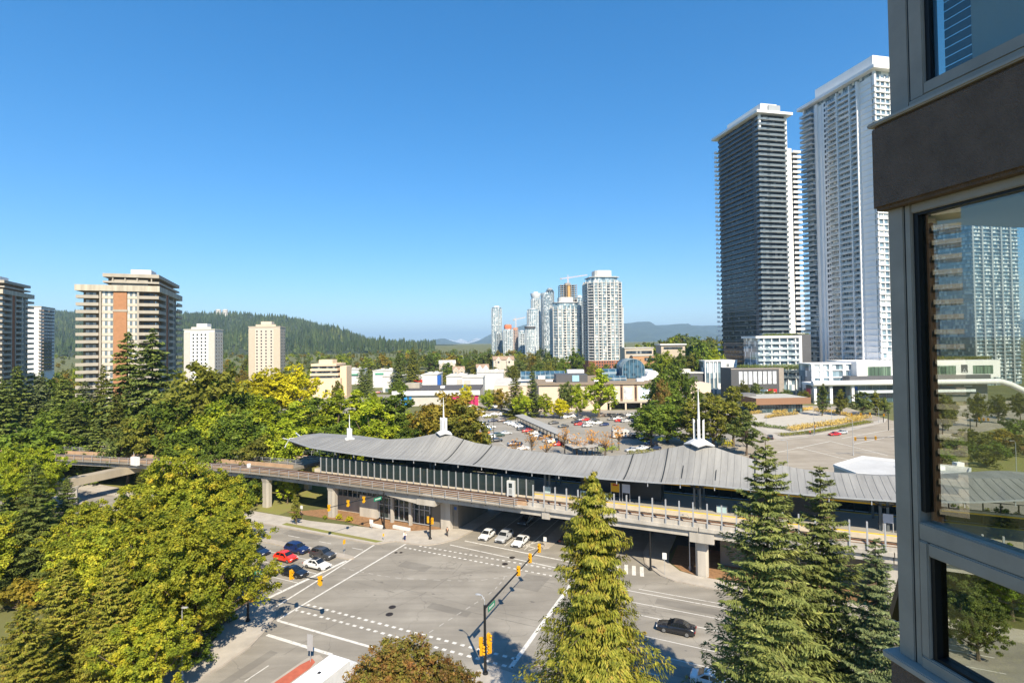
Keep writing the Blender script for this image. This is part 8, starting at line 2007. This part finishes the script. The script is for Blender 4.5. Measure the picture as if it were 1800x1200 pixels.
signal((-11.1, 14.5), 'short signal post with paired yellow heads by the underpass wall', 4.6, None, (), ((-.4, 0, 3.6, PI), (.45, .05, 3.4, 0)))
signal((29.4, 17.2), 'traffic signal behind the cedar with one yellow head over the underpass lanes', 7.3, (-18, .5), ((.98, PI / 2, -.1), (.7, PI / 2, -.1)), (), (.62, 2.2))
# sign posts and small street furniture
def post_sign(a, b, h, w, hh, mt, label, yaw=0.0, name='road_sign', zz=.14):
    t = thing(name, label, 'sign', RW(a, b, zz), TH + yaw); m = MB(); m.tube([(0, 0, 0), (0, 0, h)], .04, 6); m.build('post', STEEL, t); m = MB(); m.box(-w / 2, w / 2, -.06, -.045, h - hh, h); m.build('plate', mt, t); return t
post_sign(-20.9, 2.2, 2.6, .6, .75, SIGY, 'yellow marker sign on the end of the left median', PI / 2)
post_sign(-2.0, -24.0, 3.2, .75, 1.9, STEEL, 'tall grey sign seen edge on at the nose of the brick median', .2)
post_sign(31.8, 16.2, 3.4, .65, 1.0, WHITE, 'white sign on the far right pavement', .1)
post_sign(10.2, 19.6, 1.7, .6, .75, WHITE, 'white keep right sign on the underpass median nose', 0)
post_sign(-24.8, 14.2, 2.0, .9, .9, WHITE, 'small white notice near the planter wall', 0)
post_sign(-44, 14.6, 2.4, .7, .7, WHITE, 'white sign by the verge left of the pier', 0)
post_sign(-18.8, 10.4, 1.3, .3, .5, SIGY, 'little yellow push button post on the far left corner', .4, 'push_button_post')
def lamp_post(p, h, arm, label, mt=STEEL, grp='street lamps'):
    t = thing('street_lamp', label, 'street lamp', p, 0, grp)
    m = MB(); m.tube([(0, 0, 0), (0, 0, h)], [.11, .06], 8); m.build('pole', mt, t, smooth=True)
    m = MB(); m.lathe([(.2, 0), (.2, .5), (.12, .6)], 8); m.build('base', mt, t)
    m = MB(); m.tube([(0, 0, h), (arm[0] * .3, arm[1] * .3, h + .5), (arm[0], arm[1], h + .6)], .05, 6); m.build('arm', mt, t)
    m = MB(); m.ico((arm[0], arm[1], h + .58), .3, 1.4, .7, .3); m.build('lamp_head', mt, t)
lamp_post(RW(-12.7, -32.2, .14), 7.5, (.6, -.5), 'silver street lamp at the bottom left pavement')
lamp_post(RW(35.2, 19.6, .1), 8.5, (-1.5, -.8), 'pale street lamp before the right bridge pier')
lamp_post(G(868, 771, .006), 9, (0.9, 0), 'tall black car park lamp left of the long walkway', BLACK)
lamp_post(G(1076, 795, .006), 8.5, (0.9, 0), 'black car park lamp near the motorhome', BLACK)
for px, py, h, lb in ((1500, 800, 11, 'tall grey street lamp at the far crossing'), (1431, 765, 9, 'grey lamp and signal pole at the plaza corner'), (1330, 790, 10, 'pale lamp at the left of the far crossing'), (1385, 826, 8, 'curved lamp just above the station roof'), (1545, 742, 6, 'lamp by the last street tree'), (1347, 746, 6, 'slim lamp on the plaza, left'), (1462, 740, 7, 'slim lamp on the plaza, right'), (1478, 722, 6.5, 'slim lamp by the side street'), (1787, 838, 9, 'grey lamp seen through the glass')):
    lamp_post(G(px, py, .02), h, (-1.6, -.4), lb)
def far_signal(px, py, h, arm, lb):
    t = thing('traffic_signal', lb, 'traffic signal', G(px, py, .02), 0, 'traffic signals of the far crossing')
    m = MB(); m.tube([(0, 0, 0), (0, 0, h)], .14, 8); m.build('pole', BLACK, t)
    if arm: m = MB(); m.tube([(0, 0, h - .3), (arm, -2, h - .1)], .09, 6); m.build('mast_arm', BLACK, t)
    for f in ((.5, .75, 1) if arm else (.0,)): head(t, ((arm or 0) * f, -2 * f if arm else -.3, h - .3 if arm else 3.2), .3)
far_signal(1562, 756, 7, -16, 'signal with an arm of heads at the far crossing')
far_signal(1553, 742, 4.5, 0, 'yellow signal post by the street trees')
far_signal(1432, 764, 5, 0, 'signal post at the plaza corner')
far_signal(1646, 772, 6.5, 0, 'left signal post seen through the glass')
far_signal(1706, 765, 6.5, 5, 'right signal post seen through the glass')
far_signal(1575, 800, 6, -14, 'low signal arm above the white roof')
# blue bin and cabinet on the guideway
b = thing('recycling_bin', 'blue bin in the tree shade by the near left signal', 'bin', RW(-21.0, -20.6, .14), .2); m = MB(); m.add([(-.3, -.3, 0), (.3, -.3, 0), (.3, .3, 0), (-.3, .3, 0), (-.36, -.36, 1.0), (.36, -.36, 1.0), (.36, .36, 1.0), (-.36, .36, 1.0)], [(3, 2, 1, 0), (0, 1, 5, 4), (1, 2, 6, 5), (2, 3, 7, 6), (3, 0, 4, 7), (4, 5, 6, 7)]); m.build('body', mat('bin_blue', lin((40, 84, 170)), 0.5), b); m = MB(); m.box(-.4, .4, -.4, .4, 1.0, 1.1); m.build('lid', mat('bin_blue', lin((40, 84, 170))), b)
c = thing('trackside_cabinet', 'white equipment cabinet on the left end of the guideway', 'cabinet', RW(-93, 8.9, 8.2), TH); m = MB(); m.box(-1.2, 1.2, -.4, .4, 0, 2.0); m.build('body', WHITE, c); m = MB(); m.box(-.05, .05, -.42, -.4, .2, 1.8); m.box(-1.1, -.2, -.41, -.4, .2, 1.8); m.build('door', W_PANEL, c); m = MB(); m.tube([(-.6, 0, 2), (-.6, 0, 3.2)], .05, 6); m.build('antenna', STEEL, c)
c = thing('trackside_drum', 'pale round cap on the guideway left of the platform', 'equipment', RW(-63.5, 17.2, 8.2), TH); m = MB(); m.lathe([(.45, 0), (.45, 1.0), (.38, 1.1)], 12); m.build('drum', WHITE, c); m = MB(); m.lathe([(.5, 0), (.5, .12)], 12); m.build('collar', GREY_R, c)

# ---------------------------------------------------------------- people
SKIN = mat('skin', lin((198, 152, 124)), 0.6, 0.05); HAIR = mat('dark_hair', lin((40, 32, 28)), 0.7)
def person(loc, yaw, top, legs, label, stride=.22, bend=0.0):
    t = thing('person', label, 'person', loc, yaw, 'people')
    J = {'pel': (0, 0, .93, .13), 'che': (bend * .25, 0, 1.28, .155), 'nec': (bend * .4, 0, 1.48, .06), 'hd1': (bend * .45 + .01, 0, 1.58, .085), 'hd2': (bend * .47 + .01, 0, 1.68, .08)}
    for s_, nm in ((-1, 'r'), (1, 'l')):
        f = stride * s_
        J['hip' + nm] = (0, s_ * .1, .88, .095); J['kne' + nm] = (f * .55 + .04, s_ * .1, .48, .065); J['ank' + nm] = (f * 1.0 - .02, s_ * .1, .08, .045); J['toe' + nm] = (f * 1.0 + .17, s_ * .11, .03, .035)
        J['sho' + nm] = (bend * .33, s_ * .19, 1.42, .065); J['elb' + nm] = (bend * .3 - f * .4, s_ * .25, 1.14, .045); J['wri' + nm] = (bend * .3 - f * .5 + .12, s_ * .25, .9, .032); J['han' + nm] = (bend * .3 - f * .5 + .16, s_ * .24, .81, .03)
    E = [('pel', 'che'), ('che', 'nec'), ('nec', 'hd1'), ('hd1', 'hd2')]
    for nm in 'rl': E += [('pel', 'hip' + nm), ('hip' + nm, 'kne' + nm), ('kne' + nm, 'ank' + nm), ('ank' + nm, 'toe' + nm), ('che', 'sho' + nm), ('sho' + nm, 'elb' + nm), ('elb' + nm, 'wri' + nm), ('wri' + nm, 'han' + nm)]
    def skinned(name, keys, mt, grow=0.0):
        ks = [k for k in J if k in keys]; idx = {k: i for i, k in enumerate(ks)}
        me = bpy.data.meshes.new(name); me.from_pydata([J[k][:3] for k in ks], [(idx[a], idx[b]) for a, b in E if a in idx and b in idx], []); me.materials.append(mt)
        o = bpy.data.objects.new(name, me); COL.objects.link(o); o.parent = t
        md = o.modifiers.new('skin', 'SKIN'); lay = me.skin_vertices[0] if me.skin_vertices else None
        if not lay: me.attributes; 
        sv = me.skin_vertices[0].data
        for k, i in idx.items(): sv[i].radius = (J[k][3] + grow,) * 2; sv[i].use_root = (i == 0)
        o.modifiers.new('sub', 'SUBSURF').levels = 1; o.modifiers['sub'].render_levels = 1
        return o
    try:
        skinned('body', list(J), SKIN)
        skinned('jacket', ['pel', 'che', 'shor', 'shol', 'elbr', 'elbl', 'wrir', 'wril'], top, .014); skinned('trousers', ['pel', 'hipr', 'hipl', 'kner', 'knel', 'ankr', 'ankl'], legs, .012)
    except Exception as ex: print('person', ex)
    m = MB(); m.ico((J['hd2'][0] - .015, 0, 1.70), .105, 1.05, .95, .9); m.build('hair', HAIR, t, smooth=True)
    return t
C_ = lambda n, r, g, b: mat('cloth_' + n, lin((r, g, b)), 0.9, 0.08, 6)
person(RW(-8.9, 17.0, .14), TH + 2.2, C_('black', 34, 34, 36), C_('black', 34, 34, 36), 'person in dark clothes walking by the underpass wall')
person(RW(-15.0, 11.9, .14), TH - 1.2, C_('white', 225, 225, 225), C_('blue', 40, 52, 96), 'person in white top and blue trousers waiting at the far left corner')
person(RW(-43.5, 13.9, .14), TH + .2, C_('black', 34, 34, 36), C_('brown', 84, 66, 54), 'person in dark jacket walking on the far left pavement')
person(RW(65.2, 22.0, 9.05), TH - 1.5, C_('orange', 236, 112, 34), C_('black', 34, 34, 36), 'worker in an orange vest on the platform behind the slim spruce', .06)
person(RW(66.6, 22.6, 9.05), TH - .5, C_('black', 34, 34, 36), C_('black', 34, 34, 36), 'person in black on the platform beside the orange vest', .06)
person(RW(61.6, 22.8, 9.05), TH - 2.5, C_('black', 34, 34, 36), C_('navy', 36, 44, 66), 'person in dark clothes by the grey platform poster', .06)
p = G(1424, 764, .06); person(p, 1.0, C_('red', 190, 60, 60), C_('black', 34, 34, 36), 'person in a red top at the plaza corner')
